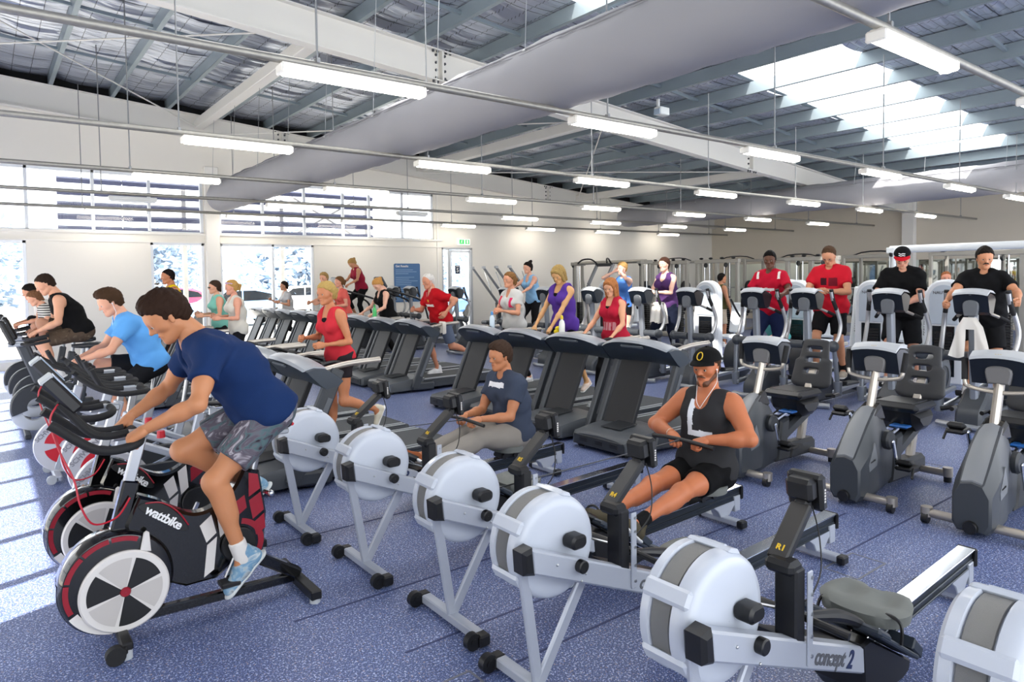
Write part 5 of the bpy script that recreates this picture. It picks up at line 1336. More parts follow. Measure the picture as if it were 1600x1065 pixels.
V3 = np.stack([GX, GY, Zc], -1).reshape(-1, 3); ny_ = len(gy); I_, J_ = np.meshgrid(np.arange(len(gx)-1), np.arange(ny_-1), indexing='ij'); cx_ = (gx[I_]+gx[I_+1])/2; cy_ = (gy[J_]+gy[J_+1])/2
keep = np.ones_like(cx_, bool)
for (a_x, b_x, a_y, b_y) in sky_open: keep &= ~((cx_ > a_x) & (cx_ < b_x) & (cy_ > a_y) & (cy_ < b_y))
k0 = (I_*ny_+J_)[keep]; struct(np_mesh('ceiling', [(V3, np.stack([k0, k0+1, k0+ny_+1, k0+ny_], 1))], FOIL, None))
m = MB(); m.add([(x, y, zt(x)+.09) for x in (xa, xb) for y in (Y0, 5.15)]+[(x, y, zt(x)+.09) for x in (xa, xb) for y in (7.2, Y1+.3)]+[(x, y, zt(x)+.09) for x in (xa, 1.55, 7.15, 9.95, 18.3, xb) for y in (5.15, 7.2)], [(0, 1, 3, 2), (4, 5, 7, 6), (8, 9, 11, 10), (12, 13, 15, 14), (16, 17, 19, 18)])
struct(m.build('roof', GALV, smooth=False))
SKYL = bpy.data.materials.new('translucent skylight sheet'); SKYL.use_nodes = True; nt = SKYL.node_tree
b = nt.nodes['Principled BSDF']; b.inputs['Base Color'].default_value = (.95, .97, .98, 1); b.inputs['Roughness'].default_value = .6; b.inputs['Transmission Weight'].default_value = 0
tl_ = nt.nodes.new('ShaderNodeBsdfTranslucent'); tl_.inputs[0].default_value = (.97, .985, 1, 1); mx = nt.nodes.new('ShaderNodeMixShader'); mx.inputs[0].default_value = .95
nt.links.new(b.outputs[0], mx.inputs[1]); nt.links.new(tl_.outputs[0], mx.inputs[2]); tp_ = nt.nodes.new('ShaderNodeBsdfTransparent'); m2_ = nt.nodes.new('ShaderNodeMixShader'); m2_.inputs[0].default_value = .32; nt.links.new(mx.outputs[0], m2_.inputs[1]); nt.links.new(tp_.outputs[0], m2_.inputs[2]); nt.links.new(m2_.outputs[0], nt.nodes['Material Output'].inputs[0])
for k, (xa_, xb_, ya_, yb_) in enumerate(sky_open):
    p = MB(); n = 60
    vs = []; fs = []
    for i in range(n+1):
        y = ya_+(yb_-ya_)*i/n; c = .012*math.cos(i*math.pi*2/5)
        vs += [(xa_, y, zt(xa_)+.03+c), (xb_, y, zt(xb_)+.03+c)]
    for i in range(n): fs.append((2*i, 2*i+1, 2*i+3, 2*i+2))
    p.add(vs, fs); struct(p.build('window_%d' % (7+k), SKYL))
k = 0
for i in range(-3, 21):
    x = 1.2+1.09*i
    if x < X0 or x > X1: continue
    m = MB(); z = zr(x); ym = (Y0+Y1)/2; Ln = Y1-Y0
    m.box((x, ym, z+.115), (.006, Ln, .21)); m.box((x+.035, ym, z+.013), (.075, Ln, .006)); m.box((x+.035, ym, z+.217), (.075, Ln, .006)); m.box((x+.07, ym, z+.024), (.006, Ln, .026))
    struct(m.build('trim_purlin', GALV, smooth=False))
for y in (3.6, 8.3, 12.2, 14.6):
    m = MB(); m.bar((X0, y, zr(X0)+.13), (X1, y, zr(X1)+.13), .05, .05, 0); struct(m.build('trim_bridging', GALV, smooth=False))
def rafter(y, hl, hr, name, splices):
    m = MB()
    for (xa_, xb_, da, db) in ((X0, 5.9, hl, .48), (5.9, 14.5, .48, .46), (14.5, X1, .46, hr)):
        for (yy, w, top) in ((0, .014, None), (0, .20, 'b'), (0, .20, 't')):
            if top is None: m.add([(x, y+s*.007, z) for x, d in ((xa_, da), (xb_, db)) for s in (-1, 1) for z in (zr(x)-d, zr(x))], [(0, 1, 3, 2), (4, 6, 7, 5), (0, 2, 6, 4), (1, 5, 7, 3), (0, 4, 5, 1), (2, 3, 7, 6)])
            else:
                o = lambda x, d: zr(x)-(d if top == 'b' else 0)
                a, b_ = Vector((xa_, y, o(xa_, da))), Vector((xb_, y, o(xb_, db))); m.bar(a, b_, .20, .02, .002)
    rf = struct(m.build(name, STEELW, smooth=False))
    for xs in splices:
        p = MB(); d = .48
        p.box((xs, y, zr(xs)-d/2), (.03, .20, d))
        p.build('splice_plate', STEELW, rf); p = MB()
        for zz in (.06, .18, .30, .42):
            for dx in (-.08, .08): p.cyl((xs+dx, y-.03, zr(xs)-zz), (xs+dx, y+.03, zr(xs)-zz), .022, n=8)
        for dx in (-.16, -.08, .08, .16):
            for zz in (.0, d): p.cyl((xs+dx, y-.06, zr(xs)-zz-.035), (xs+dx, y-.06, zr(xs)-zz+.035), .02, n=6)
        p.build('splice_bolts', mat('dark bolt', '#4a4c50', .5, metal=.6), rf)
rafter(9.5, .52, .34, 'trim_rafter', (5.95, 14.6)); rafter(Y1-.12, .58, .34, 'trim_rafter', (5.95, 14.6))
for x in (4.05, 9.85, 15.95):
    m = MB(); m.box((x, (9.5+Y1)/2, zr(x)-.20), (.20, Y1-9.6, .20), .008); struct(m.build('trim_strut', STEELW))
for (a, b_) in (((-2.4, 9.6, 5.9), (4.0, 16.8, 5.25)), ((-2.4, 16.8, 5.75), (4.0, 9.6, 5.35)), ((4.2, 16.8, 5.1), (9.8, 9.7, 4.8)), ((9.9, 16.8, 4.7), (15.8, 9.7, 4.3)), ((9.9, 9.7, 4.8), (15.8, 16.8, 4.2))):
    m = MB(); m.cyl(a, b_, .014, n=8); struct(m.build('trim_brace_rod', STEELW))

# ------------------------------------------------------------------ fabric ducts
def duct(label, x, z, r, ya, yb, seed):
    t = thing('fabric_air_duct', label, 'air duct', group='fabric air ducts'); rg = np.random.default_rng(seed)
    m = MB(); ny, na = 140, 48; vs = []; fs = []
    ph = rg.uniform(0, 6, 12)
    for i in range(ny+1):
        y = ya+(yb-ya)*i/ny; e = max(0, (y-(yb-.35))/.35); k = math.sqrt(max(0, 1-e*e))
        sag = .012*math.cos(y*2*math.pi/1.55)
        for j in range(na):
            a = 2*math.pi*j/na
            w = .006*math.sin(y*9+ph[0]+2*math.sin(a+ph[1]))*math.sin(3*a+ph[2])+.004*math.sin(y*23+ph[3]+3*a)+.005*math.sin(y*14+ph[4]-5*a)*max(0, math.cos(a+math.pi))
            rr = (r+w)*max(k, .02)
            vs.append((x+rr*math.cos(a), y, z+rr*math.sin(a)+sag*(.6 if math.sin(a) > .3 else .2)))
    for i in range(ny):
        for j in range(na): fs.append((i*na+j, i*na+(j+1) % na, (i+1)*na+(j+1) % na, (i+1)*na+j))
    fs.append(tuple(range(na)))
    m.add(vs, fs); m.build('sleeve', mat('grey duct fabric', '#8e8e93', .75, bump=.25, bscale=350), t, ang=80)
    m = MB(); m.tube([(x-r*.80, y, z+r*.62+.008) for y in np.linspace(ya, yb-.4, 60)], .008, 6); m.tube([(x-r*.86, y, z+r*.53+.006*math.sin(y*6)) for y in np.linspace(ya, yb-.4, 90)], .004, 5); m.build('seam', mat('seam grey', '#85858b', .7), t)
    for y in np.arange(ya+.6, yb-.2, 1.55):
        m = MB(); zz = zr(x-r*.5); m.cyl((x-r*.78, y, z+r*.62), (x-r*.5, y, zz+.05), .004, n=6); m.cyl((x-r*.80, y-.02, z+r*.63), (x-r*.80, y+.02, z+r*.63), .012, n=6); m.build('hanger_wire', mat('wire steel', '#a8aaac', .4, metal=.7), t)
duct('big grey fabric air duct running to the window wall', 4.28, 3.62, .33, -3.4, 16.35, 3)
duct('far grey fabric air duct above the elliptical trainers', 17.0, 3.67, .33, -3.4, 16.0, 4)

# ------------------------------------------------------------------ fluorescent light runs
DIFF = mat('lit lamp diffuser', '#ffffff', .4, emit='#fff6e8', estr=16.)
DIFFOFF = mat('unlit lamp diffuser', '#dfe2e4', .3)
def make_lamp(label):
    t = thing('fluorescent_light', label, 'light', group='fluorescent lights on the hanging rails')
    m = MB(); m.box((.575, 0, -.005), (1.13, .09, .03), .006); m.build('channel', STEELW, t)
    rings = []
    for x in (.025, .03, 1.12, 1.125):
        k = .93 if x in (.025, 1.125) else 1
        rings.append([(x, .062*k*math.cos(R_(a)), -.018+.062*k*math.sin(R_(a))) for a in range(180, 361, 15)])
    m = MB(); m.loft(rings); m.build('diffuser', DIFF, t)
    for x in (.012, 1.138):
        m = MB(); m.box((x, 0, -.035), (.026, .135, .075), .012); m.build('end_cap', mat('lamp end cap', '#e4e2dc', .4), t)
    return t
ROWY = [2.0, 4.76, 7.68, 10.64, 13.5, 16.3]; ZP = 3.245
LX = [1.67, 4.42, 7.20, 10.15, 13.2, 16.15, 19.3]
ROWN = ['nearest overhead rail', 'second overhead rail', 'third overhead rail', 'fourth overhead rail', 'fifth overhead rail', 'farthest overhead rail, by the back wall']
ORD = ['first', 'second', 'third', 'fourth', 'fifth', 'sixth', 'seventh']
lamp0 = None
for r, y in enumerate(ROWY):
    t = thing('lighting_rail', 'galvanised lighting pipe, '+ROWN[r].replace('overhead rail', 'of the hanging runs'), 'lighting rail', (0, y, ZP), group='hanging lighting rails')
    m = MB(); m.cyl((X0, 0, .034), (X1, 0, .034), .03, n=12); m.build('pipe', PIPE, t)
    for x in list(np.arange(-1.3 if r != 1 else -1.0, X1-.3, 2.95)):
        m = MB(); m.cyl((x, 0, .03), (x, 0, zr(x)-ZP+.02), .008 if x > .3 else .02, n=8); m.box((x, 0, .06), (.03, .05, .05), .004); m.build('hanger_rod', mat('hanger steel', '#8e9092', .45, metal=.6), t)
    for k, x in enumerate(LX):
        lab = ORD[k]+' tube light from the left on the '+ROWN[r]
        if r == 4 and k in (0, 2):
            e = thing('emergency_light', ['unlit emergency light box on the fifth overhead rail before the left clerestory', 'unlit emergency light box on the fifth overhead rail, right of the big duct'][k//2], 'light', (x, y, ZP), group='emergency lights')
            m = MB(); m.box((.45, 0, -.05), (.75, .14, .07), .012); m.build('housing', mat('emergency housing', '#d2d4d2', .45), e); m = MB(); m.box((.45, 0, -.092), (.70, .11, .03), .01); m.build('diffuser', DIFFOFF, e); continue
        if lamp0 is None: lamp0 = make_lamp(lab); lamp0.location = (x, y, ZP)
        else: dup(lamp0, lab, (x, y, ZP))
# flood light box under a purlin
t = thing('floodlight', 'small white floodlight box under the roof purlins', 'light', (9.9, 8.25, 4.72)); m = MB(); m.box((0, 0, 0), (.26, .16, .14), .015); m.box((-.10, 0, .10), (.04, .05, .22), .005); m.build('housing', mat('flood housing', '#cfd3d2', .45), t); m = MB(); m.box((-.135, 0, -.02), (.02, .13, .10), .004); m.build('lens', LCD, t)

# ------------------------------------------------------------------ outside the windows
m = MB(); m.box((6, 60, -.06), (160, 85.5, .1)); m.box((-45, -10, -.06), (84.6, 54, .1)); struct(m.build('ground_outside', mat('pale concrete', '#c9c6be', .8), smooth=False))
t = thing('sunshade_louvres', 'horizontal sunshade slats on posts outside the clerestory windows', 'sunshade')
SL = mat('louvre slat', '#474c6a', .6); 
for z in (2.95, 3.22, 3.49, 3.76, 4.03):
    for (xa_, xb_) in ((1.35, 2.6), (2.62, 8.9)):
        m = MB(); m.box(((xa_+xb_)/2, Y1+1.0, z), (xb_-xa_, .16, .10), .004, Matrix.Rotation(R_(20), 3, 'X')); m.build('slat', SL, t, smooth=False)
for x in (3.95, 6.35, 8.8):
    m = MB(); m.box((x, Y1+1.2, 2.2), (.10, .10, 4.4)); m.build('post', STEELW, t, smooth=False)
for (a, b_) in (((6.4, 4.1), (8.7, 2.8)), ((6.4, 2.8), (8.7, 4.1))):
    m = MB(); m.bar((a[0], Y1+1.15, a[1]), (b_[0], Y1+1.15, b_[1]), .05, .05, 0); m.build('brace', STEELW, t, smooth=False)
LEAF = [mat('pine foliage %d' % k, c, .8, spec=.1) for k, c in enumerate(('#aebfcf', '#c2cfdb', '#9aaec4'))]  # flare and overexposure put into the pale bluish foliage colours
BARK = mat('bark', '#5a4c40', .9)
rt = np.random.default_rng(11)
TL = ['dark pine at far left beyond the left window', 'broad pine outside the narrow window', 'broad pine outside the left pane of the wide window', 'tall pine outside the right pane of the wide window', 'pine at the right edge of the wide window', 'pine behind the glass door, left one', 'pine behind the glass door, right one']
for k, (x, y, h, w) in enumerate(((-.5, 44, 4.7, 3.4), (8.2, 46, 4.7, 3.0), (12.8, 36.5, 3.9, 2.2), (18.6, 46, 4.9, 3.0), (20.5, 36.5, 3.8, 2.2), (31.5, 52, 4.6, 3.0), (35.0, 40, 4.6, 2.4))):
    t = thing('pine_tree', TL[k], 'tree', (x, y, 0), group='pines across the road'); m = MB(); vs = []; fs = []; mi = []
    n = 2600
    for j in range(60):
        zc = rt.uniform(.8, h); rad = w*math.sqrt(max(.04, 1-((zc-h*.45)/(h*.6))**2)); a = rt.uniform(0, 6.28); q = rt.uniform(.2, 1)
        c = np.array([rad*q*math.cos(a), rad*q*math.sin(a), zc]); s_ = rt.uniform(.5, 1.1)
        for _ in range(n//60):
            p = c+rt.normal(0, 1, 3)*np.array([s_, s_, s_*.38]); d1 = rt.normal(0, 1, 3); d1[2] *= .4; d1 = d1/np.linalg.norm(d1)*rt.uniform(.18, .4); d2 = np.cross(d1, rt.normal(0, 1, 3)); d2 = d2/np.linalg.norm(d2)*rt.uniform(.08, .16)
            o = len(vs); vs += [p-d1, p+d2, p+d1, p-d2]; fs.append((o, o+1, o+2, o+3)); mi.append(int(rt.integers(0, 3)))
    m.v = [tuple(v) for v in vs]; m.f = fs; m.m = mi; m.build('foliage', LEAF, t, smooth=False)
    m = MB(); m.tube([(0, 0, 0), (.1, .1, h*.3), (0, 0, h*.8)], [.3, .22, .08], 8); m.build('trunk', BARK, t)
def car(label, x, y, col, rz=0.):
    t = thing('parked_car', label, 'car', (x, y, 0), rz, 'cars parked outside'); CB = mat('car paint '+col, col, .2, coat=.8)
    prof = spline([(-2.1, .45), (-2.12, .70), (-1.9, .86), (-1.1, .95), (-.5, 1.38), (.6, 1.44), (1.3, 1.30), (1.85, .98), (2.1, .90), (2.12, .45)], 4)
    m = MB(); m.prism(prof+[(2.0, .28), (-2.0, .28)], -.84, .84, bev=.10); b_ = m.build('body', CB, t)
    for s in (-1, 1):
        m = MB(); m.prism([(-.95, .97), (-.45, 1.32), (.12, 1.36), (.12, .97)], s*.838, s*.848); m.prism([(.18, .97), (.18, 1.36), (.62, 1.36), (1.25, 1.22), (1.5, .99)], s*.838, s*.848); m.build('side_window', SCREEN, b_)
        for xx in (-1.3, 1.3):
            m = MB(); m.lathe([(.001, -.1), (.2, -.1), (.21, -.09), (.31, -.09), (.32, -.06), (.32, .06), (.31, .09), (.001, .09)], (xx, s*.76, .32), 'Y', 24); m.build('wheel', RUBBER, t)
    return t
car('light blue car parked outside the wide window', 7.6, 27.5, '#7fa6cf'); car('white car parked outside the wide window, farther back', 12.5, 34, '#e4e8ec'); car('blue car parked outside the glass door', 17.5, 25.5, '#3f6fb4', .3); car('maroon car parked outside the narrow window', 6.9, 36, '#8d3450')
# ------------------------------------------------------------------ strength machines and racks at the back
NAUT = mat('strength machine white', '#d3d8dc', .4); NGREY = mat('strength machine blue grey', '#aeb9c3', .4); FRAMEG = mat('rack frame grey', '#9a978f', .4, metal=.4); FRAMEW = mat('rack frame white', '#dadedf', .4)
def make_weight_machine(label):
    t = thing('weight_machine', label, 'weight machine', group='pale strength machines')
    # tall stack shroud with an arched top, facing -x
    out = [(-.27, .05), (-.27, 1.35)]+[(-.27*math.cos(R_(a)), 1.35+.27*math.sin(R_(a))) for a in range(10, 171, 10)]+[(.27, 1.35), (.27, .05)]
    m = MB(); m.prism(out, -.10, .10, axis='X', bev=.03); sh = m.build('stack_shroud', NAUT, t)
    ins = [(-.19, .95), (-.19, 1.35)]+[(-.19*math.cos(R_(a)), 1.35+.19*math.sin(R_(a))) for a in range(10, 171, 10)]+[(.19, 1.35), (.19, .95)]
    m = MB(); m.prism(ins, -.112, -.095, axis='X', bev=.004); m.build('instruction_panel', NGREY, sh)
    text('NAUTILUS', .062, 'lettering', LETTER, sh, (-.114, 0, 1.42), (R_(90), 0, R_(-90)), bold=.001)
    m = MB(); m.box((-.105, 0, .55), (.012, .30, .75), .004); m.build('stack_window', SCREEN, sh)
    m = MB()
    for k in range(14): m.box((-.113, 0, .24+.045*k), (.004, .24, .034))
    m.build('weight_plates', BLACK, sh, smooth=False)
    m = MB(); m.bar((-.05, .36, .05), (.20, .36, 1.50), .07, .12, .02, up=(1, 0, 0)); arm = m.build('side_frame', FRAMEW, t)
    text('NAUTILUS', .085, 'lettering', LETTER, arm, (.075, .322, .95), (R_(90), R_(-80), 0), bold=.001)
    m = MB(); m.bar((.0, 0, .06), (1.2, 0, .06), .10, .08, .01, up=(0, 1, 0)); m.bar((1.15, -.3, .05), (1.15, .3, .05), .08, .08, .01); m.bar((.75, 0, .08), (.70, 0, .45), .08, .08, .01, up=(1, 0, 0)); m.build('base_frame', FRAMEW, t)
    m = MB(); m.box((.72, 0, .48), (.38, .36, .08), .03); m.build('seat_pad', NAUT, t)
    m = MB(); m.box((.98, 0, .85), (.08, .34, .62), .03, Matrix.Rotation(R_(12), 3, 'Y')); m.build('back_pad', NAUT, t)
    for s in (-1, 1): m = MB(); m.tube([(.30, s*.30, 1.25), (.45, s*.34, 1.0), (.55, s*.34, .9)], .02, 8); m.build('press_handle', BLACK, t)
    return t
WMS = [(11.2, 8.2, 0, 'pale strength machine left of the red tee with white shoulder stripes'), (11.4, 6.45, 0, 'pale arched strength machine between the two red-shirted men'), (11.4, 5.15, 0, 'pale strength machine behind the elbow of the plain red tee with dark print'), (11.4, 4.1, 0, 'pale arched strength machine right of the black and red cap'), (11.3, 2.7, 0, 'pale strength machine at the right picture edge'), (12.2, 11.9, 0, 'pale strength machine behind the red tank top with lettering'), (12.6, 7.3, 40, 'pale strength machine farther back, turned sideways')]
w0 = None
for (x, y, rz, lab) in WMS:
    if w0 is None: w0 = make_weight_machine(lab); w0.location = (x, y, 0); w0.rotation_euler.z = R_(rz)
    else: dup(w0, lab, (x, y, 0), R_(rz))
def make_rack(label):
    t = thing('power_rack', label, 'weight rack', group='weight racks along the mirrors')
    for x in (0, 1.0):
        for s in (-1, 1): m = MB(); m.box((x, s*.62, 1.1), (.08, .08, 2.2), .008); m.build('upright', FRAMEG, t)
    for c_, s_ in [((.5, s*.62, z), (1.0, .07, .07)) for s in (-1, 1) for z in (2.16, .04)]+[((0, 0, 2.16), (.08, 1.24, .09)), ((1.0, 0, 2.16), (.07, 1.24, .07)), ((1.0, 0, .5), (.07, 1.24, .07))]:
        m = MB(); m.box(c_, s_, .006); m.build('cross_bar', FRAMEG, t)
    m = MB(); m.cyl((-.06, -1.0, 1.32), (-.06, 1.0, 1.32), .014, n=10); bar = m.build('barbell', STEEL, t)
    for s in (-1, 1):
        for k in range(2): m = MB(); m.lathe([(.02, -.02), (.20, -.02), (.215, -.01), (.215, .01), (.20, .02), (.02, .02)], (-.06, s*(.80+.06*k), 1.32), 'Y', 24); m.build('weight_plate', BLACK, bar)
        for z in (.55, .95): m = MB(); m.cyl((1.0, s*.66, z), (1.0, s*.92, z), .02, n=8); m.lathe([(.02, -.03), (.17, -.03), (.18, .0), (.17, .03), (.02, .03)], (1.0, s*.78, z), 'Y', 20); m.build('plate_storage', BLACK, t)
    m = MB(); m.box((.45, 0, .42), (1.0, .28, .08), .03); m.box((.45, 0, .2), (.9, .06, .06)); m.bar((.1, 0, .02), (.1, 0, .4), .06, .06, .004, up=(1, 0, 0)); m.bar((.8, 0, .02), (.8, 0, .4), .06, .06, .004, up=(1, 0, 0)); m.build('bench', SEATV, t)
    m = MB(); m.tube([(.5, -.62, 2.20), (.5, -.3, 2.30), (.5, .3, 2.30), (.5, .62, 2.20)], .018, 8, smooth=1); m.build('pull_up_bar', BLACK, t)
    return t
RK = [(18.2, 15.0), (18.6, 12.9), (18.8, 10.9), (18.6, 8.6), (18.8, 6.5), (19.0, 4.3)]
RL = ['weight rack in the far corner behind the grey crossover frame', 'weight rack behind the person in dark purple tank', 'weight rack left of the person in olive tank top', 'weight rack right of the person in olive tank top', 'weight rack behind the plain red tee with dark print', 'weight rack behind the black and red cap']
r0 = None
for (x, y), lab in zip(RK, RL):
    if r0 is None: r0 = make_rack(lab); r0.location = (x, y, 0)
    else: dup(r0, lab, (x, y, 0))
# cable crossover: two towers joined by one long beam
def crossover(label, x, ya, yb, z, mt, rb):
    t = thing('cable_crossover', label, 'cable machine', (x, 0, 0), group='cable crossover frames')
    m = MB(); m.cyl((0, ya, z), (0, yb, z), rb, n=16); m.build('top_beam', mt, t)
    for y in (ya+.08, yb-.08):
        m = MB(); m.box((-.10, y, z/2), (.09, .09, z), .008); m.box((.22, y, z/2), (.07, .07, z-.05), .008); m.box((.05, y, z-.02), (.5, .14, .10), .01); m.box((.05, y, .05), (.7, .30, .10), .01); m.bar((.22, y, z-.4), (.5, y, .05), .06, .06, .005, up=(0, 1, 0)); tw = m.build('tower', mt, t)
        m = MB()
        for k in range(16): m.box((.05, y, .18+.05*k), (.12, .22, .042))
        m.build('weight_stack', BLACK, tw, smooth=False)
        m = MB(); m.cyl((.05, y-.05, .2), (.05, y-.05, z-.1), .01, n=8); m.cyl((.05, y+.05, .2), (.05, y+.05, z-.1), .01, n=8); m.build('guide_rods', CHROME, tw)
        m = MB(); m.tube([(-.16, y, z-.1), (-.18, y, 1.3)], .005, 6); m.lathe([(.001, -.02), (.05, -.02), (.055, 0), (.05, .02), (.001, .02)], (-.15, y, z-.08), 'Y', 16); m.build('cable_pulley', BLACK, tw)
crossover('grey cable crossover frame behind the red tank top with lettering', 14.2, 12.4, 15.2, 2.12, FRAMEG, .05)
crossover('white cable crossover frame with long pipe beam at upper right', 12.9, 1.2, 5.55, 2.14, FRAMEW, .065)
# slanted arm trainers next to the door
def make_arm(label):
    t = thing('lat_arm_trainer', label, 'gym machine', group='slanted arm trainers by the door')
    m = MB(); m.bar((.9, 0, .95), (.0, 0, 2.0), .06, .07, .012, up=(0, 1, 0)); m.build('slanted_arm', mat('arm dark silver', '#7d7f82', .35, metal=.6), t)
    m = MB(); m.box((-.01, 0, 2.02), (.09, .10, .07), .015); m.build('arm_end', LIGHTG, t)
    m = MB(); m.bar((.75, .04, 1.12), (.45, .04, 1.9), .02, .02, .004, up=(0, 1, 0)); m.build('link_rod', CHROME, t)
    m = MB(); m.bar((.95, 0, .03), (.88, 0, 1.0), .12, .14, .02, up=(1, 0, 0)); m.box((.6, 0, .04), (1.3, .40, .08), .02); m.box((.55, 0, .42), (.4, .3, .1), .03); m.bar((.55, 0, .05), (.55, 0, .4), .08, .08, .01, up=(1, 0, 0)); m.build('base', DARK2, t)
    return t
a0 = None
for (y, lab) in zip((16.3, 15.75, 15.15, 14.55), ('slanted arm trainer nearest the glass door', 'slanted arm trainer second from the door', 'slanted arm trainer third from the door', 'slanted arm trainer farthest from the door')):
    if a0 is None: a0 = make_arm(lab); a0.location = (11.2, y, 0)
    else: dup(a0, lab, (11.2, y, 0))
t = thing('pull_up_tower', 'grey pull-up tower with curved black handles behind the loose purple top', 'gym machine', (13.0, 13.1, 0))
for s in (-1, 1):
    m = MB(); m.bar((.3, s*.30, .03), (.0, s*.30, 1.5), .08, .09, .01, up=(1, 0, 0)); m.bar((.0, s*.30, 1.5), (.35, s*.30, 2.05), .07, .08, .01, up=(1, 0, 0)); m.bar((-.4, s*.3, .05), (.7, s*.3, .05), .08, .08, .01); m.build('side_frame', mat('tower grey', '#8d8f92', .4, metal=.4), t)
    m = MB(); m.tube(spline([(.35, s*.25, 2.02), (.15, s*.32, 2.18), (-.05, s*.45, 2.18), (-.15, s*.55, 2.08)], 5), .022, 8); m.build('pull_up_handle', BLACK, t)
m = MB(); m.box((.33, 0, 2.03), (.08, .66, .08), .01); m.box((.25, 0, 1.2), (.10, .30, .55), .04); m.box((.05, -.2, 1.05), (.35, .10, .06), .02); m.box((.05, .2, 1.05), (.35, .10, .06), .02); m.build('pads', SEATV, t)
# stair climbers by the back wall
def make_climber(label):
    t = thing('stair_climber', label, 'stair climber', group='stair climbers by the back wall')
    m = MB(); m.bar((.02, 0, .05), (.05, 0, 1.55), .10, .10, .02, up=(1, 0, 0)); m.build('mast', mat('climber mast grey', '#7b8087', .4, metal=.4), t)
    m = MB(); m.box((.0, 0, 1.66), (.07, .38, .30), .02, Matrix.Rotation(R_(-30), 3, 'Y')); cs = m.build('console', CONS, t)
    m = MB(); m.box((.035, 0, 1.675), (.006, .30, .20), .002, Matrix.Rotation(R_(-30), 3, 'Y')); m.build('screen', LCD, cs)
    for s in (-1, 1):
        m = MB(); m.tube(spline([(.05, s*.2, 1.48), (.25, s*.33, 1.42), (.9, s*.35, 1.20), (1.05, s*.35, .9), (1.15, s*.35, .45), (1.2, s*.35, .1)], 6), .024, 8); m.build('handrail', BLACK, t)
        m = MB(); m.bar((.25, s*.17, .95), (.80, s*.17, .55+s*.08), .05, .05, .01, up=(0, 0, 1)); m.box((.80, s*.17, .56+s*.08), (.34, .17, .05), .015); m.build('step_pedal', DARK, t)
    m = MB(); m.prism([(-.05, .05), (-.05, .9), (.25, 1.1), (.45, .7), (.95, .40), (1.2, .05)], -.12, .12, bev=.03); m.box((.6, 0, .05), (1.4, .70, .07), .015); m.build('base_shroud', DARK2, t)
    return t
c0 = make_climber('stair climber used by the climber in dark red top'); c0.location = (6.75, 15.6, 0)
dup(c0, 'empty stair climber just right of the occupied one', (7.55, 14.9, 0))
# things left on the machines
def towel(label, group, name, pts, w, m_):
    """cloth hung over a bar: a strip along pts, w wide across y"""
    t = MB(); vs = []; fs = []; P = spline(pts, 6); n = 13
    for i, p in enumerate(P):
        for j in range(n):
            v = -1+2*j/(n-1); k = abs(i/(len(P)-1)-.5)*2
            vs.append((p[0]+.014*math.sin(v*7+i*.2)*k, p[1]+v*w/2*(1-.18*(1-k)), p[2]+.008*math.sin(v*5)*k))
    N = len(vs); dn = .006
    vs += [(x-dn, y, z-dn*.4) for x, y, z in vs]
    for i in range(len(P)-1):
        for j in range(n-1):
            a = i*n+j; fs += [(a, a+1, a+n+1, a+n), (N+a, N+a+n, N+a+n+1, N+a+1)]
    ed = [i*n for i in range(len(P))]+[(len(P)-1)*n+j for j in range(1, n)]+[i*n+n-1 for i in range(len(P)-2, -1, -1)]+[j for j in range(n-2, 0, -1)]
    for a, b in zip(ed, ed[1:]+ed[:1]): fs.append((a, b, N+b, N+a))
    t.add(vs, fs); return tag(t.build(name, m_, ang=80), label, 'towel', group)
TW = mat('white towel cotton', '#e6e1d8', .95, bump=.5, bscale=250)
def sidetowel(label, cx, cy, z0):
    m = MB(); vs = []; fs = []; rows = 14; cols = 16
    for i in range(rows):
        z = z0-.42*i/(rows-1)
        for j in range(cols):
            v = -1+2*j/(cols-1); sp = .05+.085*(i/(rows-1)); g = (1 if v > 0 else -1)*(.035 if i > 2 else .03*i/3)
            vs.append((cx-.075+.02*math.sin(v*6+i*.3)*(i/rows), cy+v*sp*1.25+g, z-.10*(1-abs(v))*(i/(rows-1))*0-.03*abs(math.sin(v*3))*(i/(rows-1))))
    N = len(vs); vs += [(x-.007, y, z) for x, y, z in vs]
    for i in range(rows-1):
        for j in range(cols-1):
            if j == cols//2-1 and i > 3: continue
            a = i*cols+j; fs += [(a, a+1, a+cols+1, a+cols), (N+a, N+a+cols, N+a+cols+1, N+a+1)]
    m.add(vs, fs); return tag(m.build('towel', TW, ang=80), label, 'towel', 'white towels')
sidetowel('white towel hanging on the mast before the bareheaded rider in black tee', 8.5, 2.80, 1.24)
towel('white towel draped over the trainer under the dark purple tank', 'white towels', 'towel', [(8.62, 7.35, .98), (8.64, 7.34, 1.25), (8.70, 7.33, 1.30), (8.76, 7.33, 1.22), (8.80, 7.32, .95)], .22, TW)
towel('white towel over the handrail beside the red football jersey runner', 'white towels', 'towel', [(5.65, 9.07, .88), (5.66, 9.09, 1.02), (5.68, 9.13, 1.064), (5.70, 9.17, 1.02), (5.70, 9.19, .90)], .20, TW)
towel('pink towel lying on the handrail before the person in black tank', 'coloured towels', 'towel', [(5.60, 11.94, .93), (5.61, 11.98, 1.03), (5.63, 12.02, 1.064), (5.65, 12.07, 1.0)], .16, mat('magenta towel', '#c2257f', .9))
def bottle(label, x, y, z, col, capc):
    t = thing('water_bottle', label, 'bottle', (x, y, z)); m = MB(); m.lathe([(.001, 0), (.033, 0), (.036, .01), (.036, .13), (.028, .165), (.015, .18), (.015, .19), (.001, .19)], n=20); m.build('bottle_body', mat('bottle '+col, col, .25), t); m = MB(); m.lathe([(.001, .188), (.018, .188), (.018, .215), (.010, .235), (.001, .235)], n=16); m.build('cap', mat('bottle cap '+capc, capc, .4), t)
